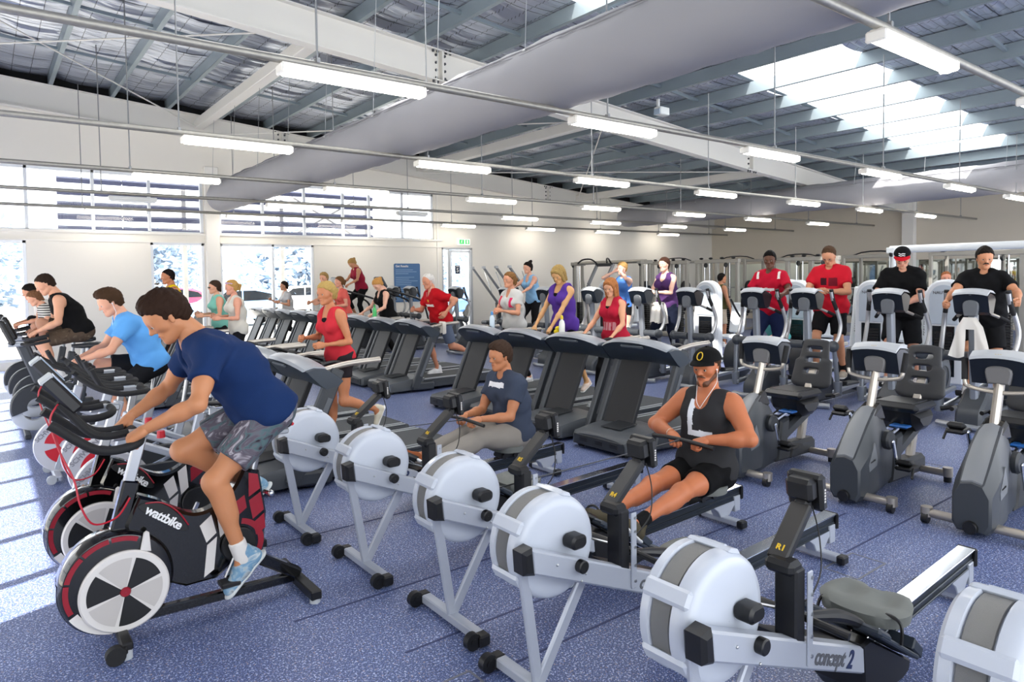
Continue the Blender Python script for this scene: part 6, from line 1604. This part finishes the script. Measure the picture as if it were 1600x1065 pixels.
bottle('green bottle on the treadmill left of the red football jersey runner', 5.42, 10.95, 1.06, '#49c06a', '#2f9c52')
bottle('clear blue-capped bottle on the console before the grey and pink tee', 5.42, 7.45, 1.05, '#cfe0ea', '#3e86c4')
bottle('bottle with yellow cap on the console between the purple and red tops', 5.40, 6.02, 1.05, '#e2e2da', '#e0c522')
m = MB()
for k in range(9):
    a = k*.7; m.ball((5.44+.03*math.cos(a*2.1), 6.12+.035*math.sin(a*3), 1.105+.022*math.sin(a)), .028, 6)
tag(m.build('sponge_cloth', mat('yellow cloth', '#dcc31a', .9)), 'crumpled yellow cloth on the console between the purple and red tops', 'cloth')
t = thing('weight_bench', 'dark weight bench under the person in turquoise tee', 'bench', (11.0, 6.6, 0)); m = MB(); m.box((.1, 0, .46), (1.1, .28, .08), .03); m.build('bench_pad', SEATV, t)
for x in (-.3, .5): m = MB(); m.box((x, 0, .22), (.06, .06, .44), .005); m.box((x, 0, .03), (.08, .5, .06), .008); m.build('leg', FRAMEG, t)
# multi-station cable gyms with exposed black stacks
def make_station(label):
    t = thing('multi_station_gym', label, 'gym machine', group='multi-station gyms behind the trainers')
    for y in (-.62, 0, .62):
        m = MB(); m.box((0, y, 1.05), (.10, .09, 2.1), .008); m.build('upright', FRAMEG, t)
    m = MB(); m.box((0, 0, 2.08), (.12, 1.36, .10), .01); m.build('top_beam', FRAMEG, t)
    m = MB(); m.box((.1, 0, .05), (.6, 1.4, .08), .01); m.build('base_plate', FRAMEG, t)
    for y in (-.31, .31):
        m = MB()
        for k in range(15): m.box((0, y, .16+.052*k), (.14, .30, .044), .004)
        m.build('weight_stack', BLACK, t, smooth=False)
        for d in (-.08, .08): m = MB(); m.cyl((0, y+d, .12), (0, y+d, 2.04), .012, n=8); m.build('guide_rod', CHROME, t)
        m = MB(); m.tube([(-.06, y, 1.98), (-.10, y, 1.55), (-.10, y, 1.15)], .007, 6); m.lathe([(.001, -.02), (.06, -.02), (.065, 0), (.06, .02), (.001, .02)], (-.06, y, 1.98), 'Y', 16); m.build('cable_pulley', BLACK, t)
        m = MB(); m.tube([(-.10, y-.16, 1.14), (-.10, y, 1.16), (-.10, y+.16, 1.14)], .016, 8); m.build('pull_bar', BLACK, t)
    for y in (-.5, -.15, .2, .5): m = MB(); m.ball((0, y, 2.16), .05, 8, sc=(1, 1.2, .6)); m.build('pulley_cover', BLACK, t)
    return t
s0 = make_station('multi-station gym with black stacks left of the dark purple tank'); s0.location = (15.4, 12.6, 0)
dup(s0, 'multi-station gym with black stacks right of the dark purple tank', (15.4, 11.0, 0))
dup(s0, 'multi-station gym with black stacks between the olive tank top and the white shoulder stripes', (15.8, 8.6, 0))
dup(s0, 'multi-station gym with black stacks behind the black and red cap', (15.2, 4.2, 0))
# ------------------------------------------------------------------ the people
def set_handle(r, x, z):
    for c in list(r.children):
        if c.name.startswith('handle'):
            for d in list(c.children): bpy.data.objects.remove(d)
            bpy.data.objects.remove(c)
    hd = MB(); hd.tube([(x+.02, -.25, z-.015), (x+.0, -.12, z), (x-.005, 0, z+.005), (x, .12, z), (x+.02, .25, z-.015)], .014, 10, smooth=1); hn = hd.build('handle', BLACK, r)
    hd = MB(); hd.tube([(x-.02, 0, z), (.17, -.02, .64)], .004, 6); hd.box((x-.03, 0, z), (.05, .02, .012), .003); hd.build('chain', mat('chain grey', '#4c4e52', .4, metal=.8), hn)
def pattern_mat(name, cols, scale=(6, 14, 6), detail=3):
    m, nt, b, tc = nodes_mat(name); L = nt.links; mp = nt.nodes.new('ShaderNodeMapping'); mp.inputs['Scale'].default_value = scale; mp.inputs['Rotation'].default_value = (.4, .3, .2); L.new(tc.outputs['Object'], mp.inputs['Vector'])
    n = nt.nodes.new('ShaderNodeTexNoise'); n.inputs['Scale'].default_value = 1.4; n.inputs['Detail'].default_value = detail; n.inputs['Distortion'].default_value = 1.2; L.new(mp.outputs['Vector'], n.inputs['Vector'])
    r = nt.nodes.new('ShaderNodeValToRGB'); r.color_ramp.interpolation = 'B_SPLINE'; L.new(n.outputs['Fac'], r.inputs['Fac'])
    while len(r.color_ramp.elements) < len(cols): r.color_ramp.elements.new(.5)
    for i, c in enumerate(cols): r.color_ramp.elements[i].position = .28+.44*i/(len(cols)-1); r.color_ramp.elements[i].color = srgb(c)
    L.new(r.outputs['Color'], b.inputs['Base Color']); b.inputs['Roughness'].default_value = .85; b.inputs['Specular IOR Level'].default_value = .15; return m
def stripe_mat(name, c1, c2, per=.032):
    m, nt, b, tc = nodes_mat(name); L = nt.links; s = nt.nodes.new('ShaderNodeSeparateXYZ'); L.new(tc.outputs['Object'], s.inputs[0]); a = nt.nodes.new('ShaderNodeMath'); a.operation = 'PINGPONG'; a.inputs[1].default_value = per/2; L.new(s.outputs['Z'], a.inputs[0])
    g = nt.nodes.new('ShaderNodeMath'); g.operation = 'GREATER_THAN'; g.inputs[1].default_value = per/4; L.new(a.outputs[0], g.inputs[0]); mx = nt.nodes.new('ShaderNodeMix'); mx.data_type = 'RGBA'; mx.inputs['A'].default_value = srgb(c1); mx.inputs['B'].default_value = srgb(c2); L.new(g.outputs[0], mx.inputs['Factor']); L.new(mx.outputs['Result'], b.inputs['Base Color']); b.inputs['Roughness'].default_value = .85; return m
TAN = '#bf8058'; FAIR = '#d9a184'; PINK = '#d89a80'; RUDDY = '#c67a5e'
# cyclist in navy on the near race bike
person('person in navy tee and patterned shorts pedalling the nearest race bike', 1.76, 'm', (1.21, 3.80, 0), 180, pel=(.02, 0, 1.045), lean=41, curve=.10, hp=16, hy=-4, wl=(.625, .205, 1.055), wr=(.625, -.205, 1.055), al=(.19, .145, .315), ar=(.055, -.145, .60), tl=-42, tr=-38,
       hand='grip', palm='grip', elbow=(-.35, .85, -.45), skin_c='#bd8059', hair='short', hair_c='#2b1b12', top='tee', top_c='#172d57', neck='vee', hem=-.07, bot_m=pattern_mat('patterned board shorts', ['#1f1d25', '#57505a', '#456a6c', '#6a626c', '#4a4650', '#6e6670', '#bdb9bf', '#3b3540'], (4, 22, 9)), blen=.70, shoe_c=pattern_mat('running shoe mesh', ['#e2e2df', '#8fa6b3', '#3f7fa8', '#b9c3c6', '#6b6f70'], (9, 4, 12)), sole_c='#c8cccb', sock='#d9d5d0', res=.0095, loose=1.25, g=1.02, sleeve=.56)
# cyclist in light blue
person('person in light blue tee and black shorts pedalling a silver spin bike', 1.68, 'm', (1.27, 7.30, 0), 180, pel=(.02, 0, .975), lean=28, curve=.10, hp=10, hy=6, wl=(.58, .10, 1.06), wr=(.58, -.12, 1.06), al=(.20, .14, .36), ar=(.30, -.14, .60), tl=-30, tr=-10, hand='grip', palm='grip', elbow=(-.35, .8, -.5),
       skin_c='#d29a7e', hair='quiff', hair_c='#3b2819', top_c='#5b9bd8', hem=-.06, bot_c='#15161a', blen=.80, res=.0105, loose=1.3, extras=[earphones], g=.98, sleeve=.58)
person('person in black tank top and camouflage shorts on an upright bike at far left', 1.78, 'm', (.98, 10.5, 0), 180, pel=(.0, 0, 1.12), lean=29, curve=.07, hp=14, wl=(.47, .2, 1.15), wr=(.47, -.2, 1.15), al=(.28, .15, .62), ar=(.36, -.15, .82), tl=-25, tr=-10, hand='grip', palm='grip', skin_c='#d09a7c', hair='crop', hair_c='#2a1d15', top='tank', top_c='#0c0c0e', neck='scoop', bot_m=pattern_mat('camouflage shorts', ['#2c241e', '#5a4a3c', '#453a31', '#7a6a58'], (9, 9, 9)), blen=.85, g=1.05)
person('small person in black and white striped shirt on an upright bike at far left', 1.45, 'f', (.93, 11.5, 0), 180, pel=(.05, 0, 1.06), lean=34, hp=5, wl=(.42, .2, 1.10), wr=(.42, -.2, 1.10), al=(.26, .14, .68), ar=(.30, -.14, .82), hand='grip', palm='grip', skin_c=FAIR, hair='tied', hair_c='#6b4a32', top='tee', top_m=stripe_mat('striped jersey', '#2b2b2e', '#d9d6cf'), bot_c='#202024', blen=.7)
person('person in pale tank top leaning forward on the upright bike by the left window', 1.64, 'f', (.93, 12.5, 0), 180, pel=(.0, 0, 1.08), lean=36, hp=0, wl=(.52, .2, 1.16), wr=(.52, -.2, 1.16), al=(.26, .14, .66), ar=(.32, -.14, .82), hand='grip', palm='grip', skin_c='#c98f70', hair='bun', hair_c='#15100d', top='tank', top_c='#d8d3cc', bottom='tights', bot_c='#18181b')
person('person in yellow tank top seen past the head of the navy-shirted cyclist', 1.74, 'm', (2.58, 12.7, 0), 180, pel=(0, 0, 1.14), lean=6, hp=4, wl=(.22, .24, 1.2), wr=(.25, -.22, 1.25), al=(-.25, .1, .36), ar=(.18, -.1, .27), skin_c='#b87a58', hair='crop', hair_c='#17110e', top='tank', top_c='#e0bd16', bot_c='#1b1c22', elbow=(-.7, .4, -.6), extras=[band('ual', .55, '#4a5663', 'phone_armband', .10, .052)])
person('person in pale grey tank and floral headband on a treadmill', 1.55, 'f', (3.0, 10.62, 0), 180, pel=(0, 0, 1.03), lean=4, hp=4, wl=(.28, .16, 1.2), wr=(.26, -.16, 1.22), al=(-.2, .1, .33), ar=(.2, -.1, .27), skin_c=PINK, hair='pony', hair_c='#b28a4e', top='tank', top_c='#cfcbc0', neck='scoop', bottom='tights', bot_c='#1a1a1d', hem=-.12, elbow=(-.7, .4, -.6), extras=[headband('#b79ac0')], loose=1.3)
person('person in mint top and dark sunglasses left of the floral headband', 1.54, 'f', (3.02, 11.65, 0), 180, pel=(0, 0, 1.03), lean=4, wl=(.28, .16, 1.2), wr=(.26, -.16, 1.22), al=(.18, .1, .27), ar=(-.22, -.1, .33), skin_c=FAIR, hair='tied', hair_c='#3a2a20', top='tank', top_c='#7cc0b0', bottom='tights', bot_c='#1a1a1d', elbow=(-.7, .4, -.6), extras=[glasses('#101014', True)])
person('person in light grey tee running in front of the wide window', 1.54, 'f', (5.72, 16.1, 0), 180, pel=(0, 0, .99), lean=6, hp=-4, wl=(.26, .14, 1.22), wr=(.34, -.16, 1.28), al=(-.3, .1, .4), ar=(.15, -.1, .27), skin_c='#c08a6c', hair='tied', hair_c='#241913', top='tee', top_c='#bfc0c2', neck='vee', bottom='tights', bot_c='#222226', elbow=(-.8, .5, -.5))
person('runner in red tank on the near treadmill, back foot kicked up', 1.50, 'f', (2.56, 5.92, 0), 184, pel=(0, 0, 1.03), lean=9, twist=-10, hp=2, hy=8, wl=(.20, .13, 1.17), wr=(.26, -.16, 1.22), al=(-.33, .09, .52), ar=(.04, -.08, .28), tl=-60, tr=0, hand='loose', skin_c='#bd7b55', hair='pony', hair_c='#a88c52', g=.90, top='tank', top_c='#c22f3a', neck='scoop', hem=-.02, bottom='shorts', bot_c='#2b262a', blen=.42, elbow=(-.95, .45, -.35), res=.0105, loose=.9, shoe_c='#cfc8b4', under_c='#101012')
person('person mostly hidden behind the near red tank runner, only the head showing', 1.68, 'm', (5.95, 14.3, 0), 180, pel=(0, 0, 1.10), lean=4, hy=30, wl=(.26, .2, 1.25), wr=(.3, -.2, 1.25), al=(-.2, .1, .33), ar=(.2, -.1, .27), skin_c=FAIR, hair='short', hair_c='#9a7c4c', top_c='#d8d8d8', bot_c='#26262a')
person('person in coral tee on the long treadmill row', 1.60, 'f', (5.90, 13.33, 0), 180, pel=(0, 0, 1.05), lean=6, hp=-4, wl=(.26, .14, 1.2), wr=(.3, -.16, 1.22), al=(-.2, .1, .33), ar=(.2, -.1, .27), skin_c=PINK, hair='pony', hair_c='#6b4a2c', top='tee', top_c='#d9635a', neck='scoop', bottom='tights', bot_c='#202024', elbow=(-.8, .5, -.5), g=1.08)
person('person in dark red top climbing on the stair climber', 1.66, 'f', (7.42, 15.6, 0), 180, pel=(.05, 0, 1.52), lean=16, hp=32, wl=(.50, .28, 1.62), wr=(.50, -.28, 1.62), al=(.08, .17, .72), ar=(.12, -.17, .86), hand='grip', palm='grip', skin_c='#c58c6a', hair='bun', hair_c='#a5824e', top='tank', top_c='#8e1f35', bottom='capri', bot_c='#121214')
person('person in black tank looking down on the long treadmill row', 1.62, 'f', (5.92, 11.43, 0), 180, pel=(0, 0, 1.04), lean=13, hp=36, wl=(.40, .2, 1.12), wr=(.42, -.2, 1.12), al=(-.15, .1, .30), ar=(.2, -.1, .27), hand='loose', palm='down', skin_c='#dfae96', hair='bun', hair_c='#b8864a', top='tank', top_c='#0f0f11', neck='scoop', bottom='tights', bot_c='#141416', g=1.08)
person('runner in red football jersey with cord earphones', 1.70, 'm', (5.90, 9.53, 0), 180, pel=(0, 0, 1.05), lean=18, hp=4, wl=(.06, .26, 1.20), wr=(.42, -.14, 1.24), al=(-.52, .10, .50), ar=(.02, -.09, .27), tl=-55, skin_c='#c98a6c', hair='receding', hair_c='#c9c6c0', top='tee', top_c='#b3121c', neck='polo', bot_c='#5a6478', blen=.85, elbow=(-1., .5, -.2), loose=1.5, shoe_c='#e8e8e8', extras=[earphones], decal=[(.62, .0, .022, .12, '#e6e2da'), (.78, .0, .02, .025, '#d8b23a')], sleeve=.66)
person('person in grey tee with pink straps, hands held at the chest', 1.60, 'f', (5.95, 7.66, 0), 184, pel=(0, 0, 1.06), lean=4, hp=-4, wl=(.27, .05, 1.28), wr=(.29, -.07, 1.26), al=(-.2, .1, .32), ar=(.2, -.1, .27), hand='loose', skin_c='#cf9272', hair='pony', hair_c='#7a5630', top='tee', top_c='#c4c3bf', neck='vee', bottom='tights', bot_c='#17171a', elbow=(-.5, .8, -.5), decal=[(.72, .11, .07, .022, '#d2315f'), (.72, -.11, .09, .03, '#cf3a52')], under_c='#c92d5a', loose=1.3, g=1.04)
person('person in pale blue tank reaching forward on an elliptical trainer', 1.74, 'f', (9.2, 11.16, 0), 180, pel=(0, 0, 1.24), lean=9, wl=(.52, .28, 1.42), wr=(.55, -.28, 1.42), al=(-.1, .15, .42), ar=(.12, -.15, .45), hand='grip', palm='pole', skin_c='#d59f84', hair='highbun', hair_c='#17110f', top='tank', top_c='#86b2d6', neck='scoop', bottom='tights', bot_c='#121215')
person('person in loose purple top walking, looking down', 1.70, 'f', (6.05, 6.70, 0), 186, pel=(0, 0, 1.11), lean=5, hp=26, hy=8, wl=(.36, .10, 1.10), wr=(.30, -.24, 1.10), al=(-.34, .09, .33), ar=(.26, -.09, .27), tl=-25, hand='loose', palm='down', skin_c='#d2a06c', hair='bob', hair_c='#9a7f4c', top='tank', top_c='#553690', neck='wide', hem=-.16, bottom='capri', bot_c='#101013', under_c='#141416', loose=1.5, shoe_c='#e3cfc0')
person('person in red tank top with lettering across the front, on a treadmill', 1.54, 'f', (5.98, 5.72, 0), 184, pel=(0, 0, 1.0), lean=4, hp=14, hy=10, wl=(.30, .20, 1.04), wr=(.32, -.20, 1.06), al=(-.25, .1, .32), ar=(.22, -.1, .27), hand='grip', palm='down', skin_c='#d99f7c', hair='shag', hair_c='#a0673c', top='tank', top_c='#b01f36', neck='scoop', bottom='tights', bot_c='#17171a', under_c='#141416', loose=1.15,
       decal=[(.34, -.075, .045, .018, '#c98a92'), (.34, -.025, .045, .018, '#c98a92'), (.34, .025, .045, .018, '#c98a92'), (.34, .075, .045, .018, '#c98a92')])
person('person in blue top and black shorts holding both hands to the face', 1.68, 'f', (9.25, 8.6, 0), 180, pel=(0, 0, 1.20), lean=2, hp=4, wl=(.16, .08, 1.80), wr=(.15, -.10, 1.82), al=(-.1, .14, .40), ar=(.15, -.14, .43), hand='flat', palm='face', skin_c='#e0b09a', hair='bun', hair_c='#a8834f', top='tank', top_c='#4a78bf', bottom='shorts', bot_c='#101013', blen=.4, elbow=(.3, .9, -.6))
def phone(t, J):
    m = MB(); p = (J['wl']+J['wr'])/2+J['fws']*.08+J['up']*.06; m.box(p, (.012, .07, .13), .004, Matrix.Rotation(R_(25), 3, 'Y')); m.build('phone', SCREEN, t)
person('person in dark purple tank and navy trousers holding a phone', 1.70, 'f', (9.2, 7.57, 0), 182, pel=(0, 0, 1.24), lean=4, hp=2, wl=(.38, .06, 1.46), wr=(.38, -.06, 1.46), al=(-.08, .15, .41), ar=(.14, -.15, .44), hand='grip', palm='in', skin_c='#e2b49e', hair='tied', hair_c='#3a2218', top='tank', top_c='#4b2f5e', neck='scoop', hem=-.12, bottom='pants', bot_c='#141a2c', g=1.12, extras=[phone], loose=1.2)
person('person in olive tank top standing by the weight racks', 1.72, 'm', (14.0, 9.92, 0), 335, pel=(0, 0, .95), lean=2, wl=(.08, .30, .85), wr=(.12, -.30, .85), al=(0, .12, .085), ar=(.05, -.12, .085), skin_c='#b07a5a', hair='crop', hair_c='#15100d', top='tank', top_c='#4c4a2c', neck='scoop', bot_c='#b9ac98', blen=.9, g=1.05)
person('person in red tee with white shoulder stripes gripping an elliptical arm', 1.76, 'm', (9.2, 5.62, 0), 190, pel=(0, 0, 1.24), lean=6, hp=4, hy=12, wl=(.46, .32, 1.44), wr=(.40, -.2, 1.38), al=(-.1, .15, .41), ar=(.15, -.15, .44), hand='grip', palm='pole', skin_c='#5e3a28', hair='short', hair_c='#0d0a09', top_c='#b5142f', neck='crew', hem=-.13, bottom='pants', bot_c='#1b2546', loose=1.5, g=1.03,
       decal=[(.56, .0, .022, .10, '#d8cfcc'), (.44, .02, .02, .02, '#d8cfcc'), (.95, .155, .05, .018, '#e2dcd8'), (.95, -.155, .05, .018, '#e2dcd8')], sleeve=.72)
person('person in turquoise tee bent over on a weight bench', 1.66, 'm', (11.05, 6.6, 0), 155, pel=(0, 0, .60), lean=38, hp=20, wl=(.45, .2, .55), wr=(.45, -.2, .55), al=(.42, .2, .085), ar=(.42, -.2, .085), skin_c=FAIR, hair='short', hair_c='#5a4430', top_c='#5fb6b4', bot_c='#4e5560', blen=.9, extras=[band('fal', .9, '#15214a', 'wrist_guard', .10, .036)])
person('person in plain red tee with dark print and glasses, looking down', 1.82, 'm', (9.18, 4.72, 0), 192, pel=(0, 0, 1.27), lean=4, hp=30, wl=(.34, .05, 1.50), wr=(.34, -.06, 1.50), al=(-.05, .15, .41), ar=(.12, -.15, .44), hand='loose', skin_c='#c98e6c', hair='receding', hair_c='#4a3524', top_c='#c01b2c', hem=-.12, bot_c='#131316', blen=.80, loose=1.5, g=1.05, elbow=(-.4, .9, -.5), sleeve=.6,
       decal=[(.68, .07, .055, .055, '#6e1826'), (.68, -.05, .05, .04, '#3a1620')], extras=[glasses('#6a6a70'), watch('l')], shoe_c='#b8ae9e', sock='#1b1b1d')
person('person in black tee and black and red cap, looking down', 1.76, 'm', (9.18, 3.80, 0), 200, pel=(0, 0, 1.24), lean=7, hp=26, wl=(.40, .06, 1.36), wr=(.40, -.18, 1.36), al=(-.08, .15, .41), ar=(.14, -.15, .44), hand='loose', skin_c='#d49a80', hair='buzz', hair_c='#2a1d15', top_c='#0d0d0f', hem=-.10, bot_c='#17181b', blen=.9, loose=1.7, g=1.12, elbow=(-.5, .8, -.5), sleeve=.72, extras=[cap('#101012', '#c01826', 'bars')])
person('bareheaded person in black tee gripping both moving arms of an elliptical', 1.73, 'm', (9.12, 2.90, 0), 200, pel=(0, 0, 1.20), lean=5, hp=8, hy=8, wl=(.50, .29, 1.42), wr=(.50, -.36, 1.40), al=(-.1, .15, .41), ar=(.16, -.15, .44), hand='grip', palm='pole', skin_c='#c68a66', hair='short', hair_c='#1d1712', top_c='#0b0b0d', hem=-.10, bot_c='#101012', blen=.8, loose=1.6, g=1.16, belly=.02, elbow=(-.4, 1., -.5), sleeve=.66, extras=[beard('#1a1410', full=False)])
person('person in blue tank far back between the two black tees', 1.70, 'm', (14.0, 5.05, 0), 205, pel=(0, 0, .93), lean=2, wl=(.1, .3, .85), wr=(.12, -.3, .85), al=(0, .12, .085), ar=(.05, -.12, .085), skin_c='#cf8d70', hair='crop', hair_c='#7c4a2a', top='tank', top_c='#3a74b8', bot_c='#222228', blen=.85)
# the two rowers
person('rower in grey tee and grey track pants on the farthest machine', 1.68, 'm', (3.55, 4.62, 0), 180, pel=(.0, 0, .415), lean=7, curve=.09, hp=4, wl=(.40, .11, .60), wr=(.40, -.11, .60), al=(.80, .11, .33), ar=(.80, -.11, .33), tl=38, tr=38, hand='grip', palm='grip', elbow=(-.6, .45, -.7), skin_c='#b97a55', hair='short', hair_c='#3a2a20', top_c='#3c4455', hem=-.05, bottom='pants', bot_c='#8d8780', shoe_c='#8a4f30', res=.0105, loose=1.35, decal=[(.90, .0, .022, .10, '#e9e9ec')], kneeout=.02)  # white chest bar is a sun patch painted on the tee
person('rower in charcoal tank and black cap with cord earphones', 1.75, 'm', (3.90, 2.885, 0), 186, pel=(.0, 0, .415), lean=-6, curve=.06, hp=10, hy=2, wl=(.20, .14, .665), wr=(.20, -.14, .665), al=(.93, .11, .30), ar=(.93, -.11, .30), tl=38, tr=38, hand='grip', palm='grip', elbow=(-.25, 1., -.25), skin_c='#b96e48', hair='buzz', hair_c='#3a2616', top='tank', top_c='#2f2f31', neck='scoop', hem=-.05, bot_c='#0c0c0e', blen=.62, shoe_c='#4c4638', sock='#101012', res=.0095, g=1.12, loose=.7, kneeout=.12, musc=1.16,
       decal=[(.68, -.055, .12, .020, '#d9dde4'), (.48, .015, .020, .09, '#d9dde4')], extras=[cap('#0d0d0e', None, 'ring'), earphones, beard('#5a341c'), band('ual', .72, '#0d0d0e', 'elbow_strap', .045, .052), band('far', .85, '#cdbfae', 'wristband', .07, .032)])  # white L on the tank is sunlight painted as shirt colour
for (r, tx, sx, lab, x, y, rz) in ROWERS:
    if tx == 'R7': set_handle(r, 1.38, .592)
    if tx == 'R5': set_handle(r, 1.80, .655)
# ------------------------------------------------------------------ camera: 24 mm shift lens, level with a slight roll
cam = bpy.data.cameras.new('camera'); co = bpy.data.objects.new('camera', cam); COL.objects.link(co); scene.camera = co
cam.sensor_fit = 'HORIZONTAL'; cam.sensor_width = 36; cam.lens = 36*1067/1600; cam.clip_end = 300
p_, r_ = R_(2.3), R_(.8)
fp = 1067/math.cos(p_); a_ = math.atan(1380/math.cos(r_)/fp); ca, sa = math.cos(a_), math.sin(a_)
Fw = Vector((ca*math.cos(p_), sa*math.cos(p_), -math.sin(p_))); Rt = Vector((sa, -ca, 0)); Up = Vector((ca*math.sin(p_), sa*math.sin(p_), math.cos(p_)))
R2 = Rt*math.cos(r_)-Up*math.sin(r_); U2 = Rt*math.sin(r_)+Up*math.cos(r_)
M = Matrix.Identity(4)
for i in range(3): M[i][0] = R2[i]; M[i][1] = U2[i]; M[i][2] = -Fw[i]
M[2][3] = 1.75; co.matrix_world = M
cam.shift_y = -(532.5-(432+1067*math.tan(p_)))/1600
# ------------------------------------------------------------------ daylight
w = bpy.data.worlds.new('sky'); scene.world = w; w.use_nodes = True; nt = w.node_tree; bg = nt.nodes['Background']
bg.inputs[0].default_value = (.93, .965, 1., 1); bg.inputs[1].default_value = 2.7
sun = bpy.data.lights.new('sun', 'SUN'); sun.energy = 20.; sun.angle = R_(.6); sun.color = (1., .95, .88)
so = bpy.data.objects.new('sun', sun); COL.objects.link(so)
so.rotation_euler = Vector((math.cos(R_(20))*math.cos(R_(40)), math.sin(R_(20))*math.cos(R_(40)), -math.sin(R_(40)))).to_track_quat('-Z', 'Y').to_euler()
scene.view_settings.view_transform = 'Standard'; scene.view_settings.look = 'None'; scene.view_settings.gamma = 1.; scene.view_settings.use_curve_mapping = False
scene.view_settings.exposure = .44
scene.cycles.max_bounces = 8; scene.cycles.diffuse_bounces = 5; scene.cycles.glossy_bounces = 4; scene.cycles.transparent_max_bounces = 12; scene.cycles.sample_clamp_indirect = 6.
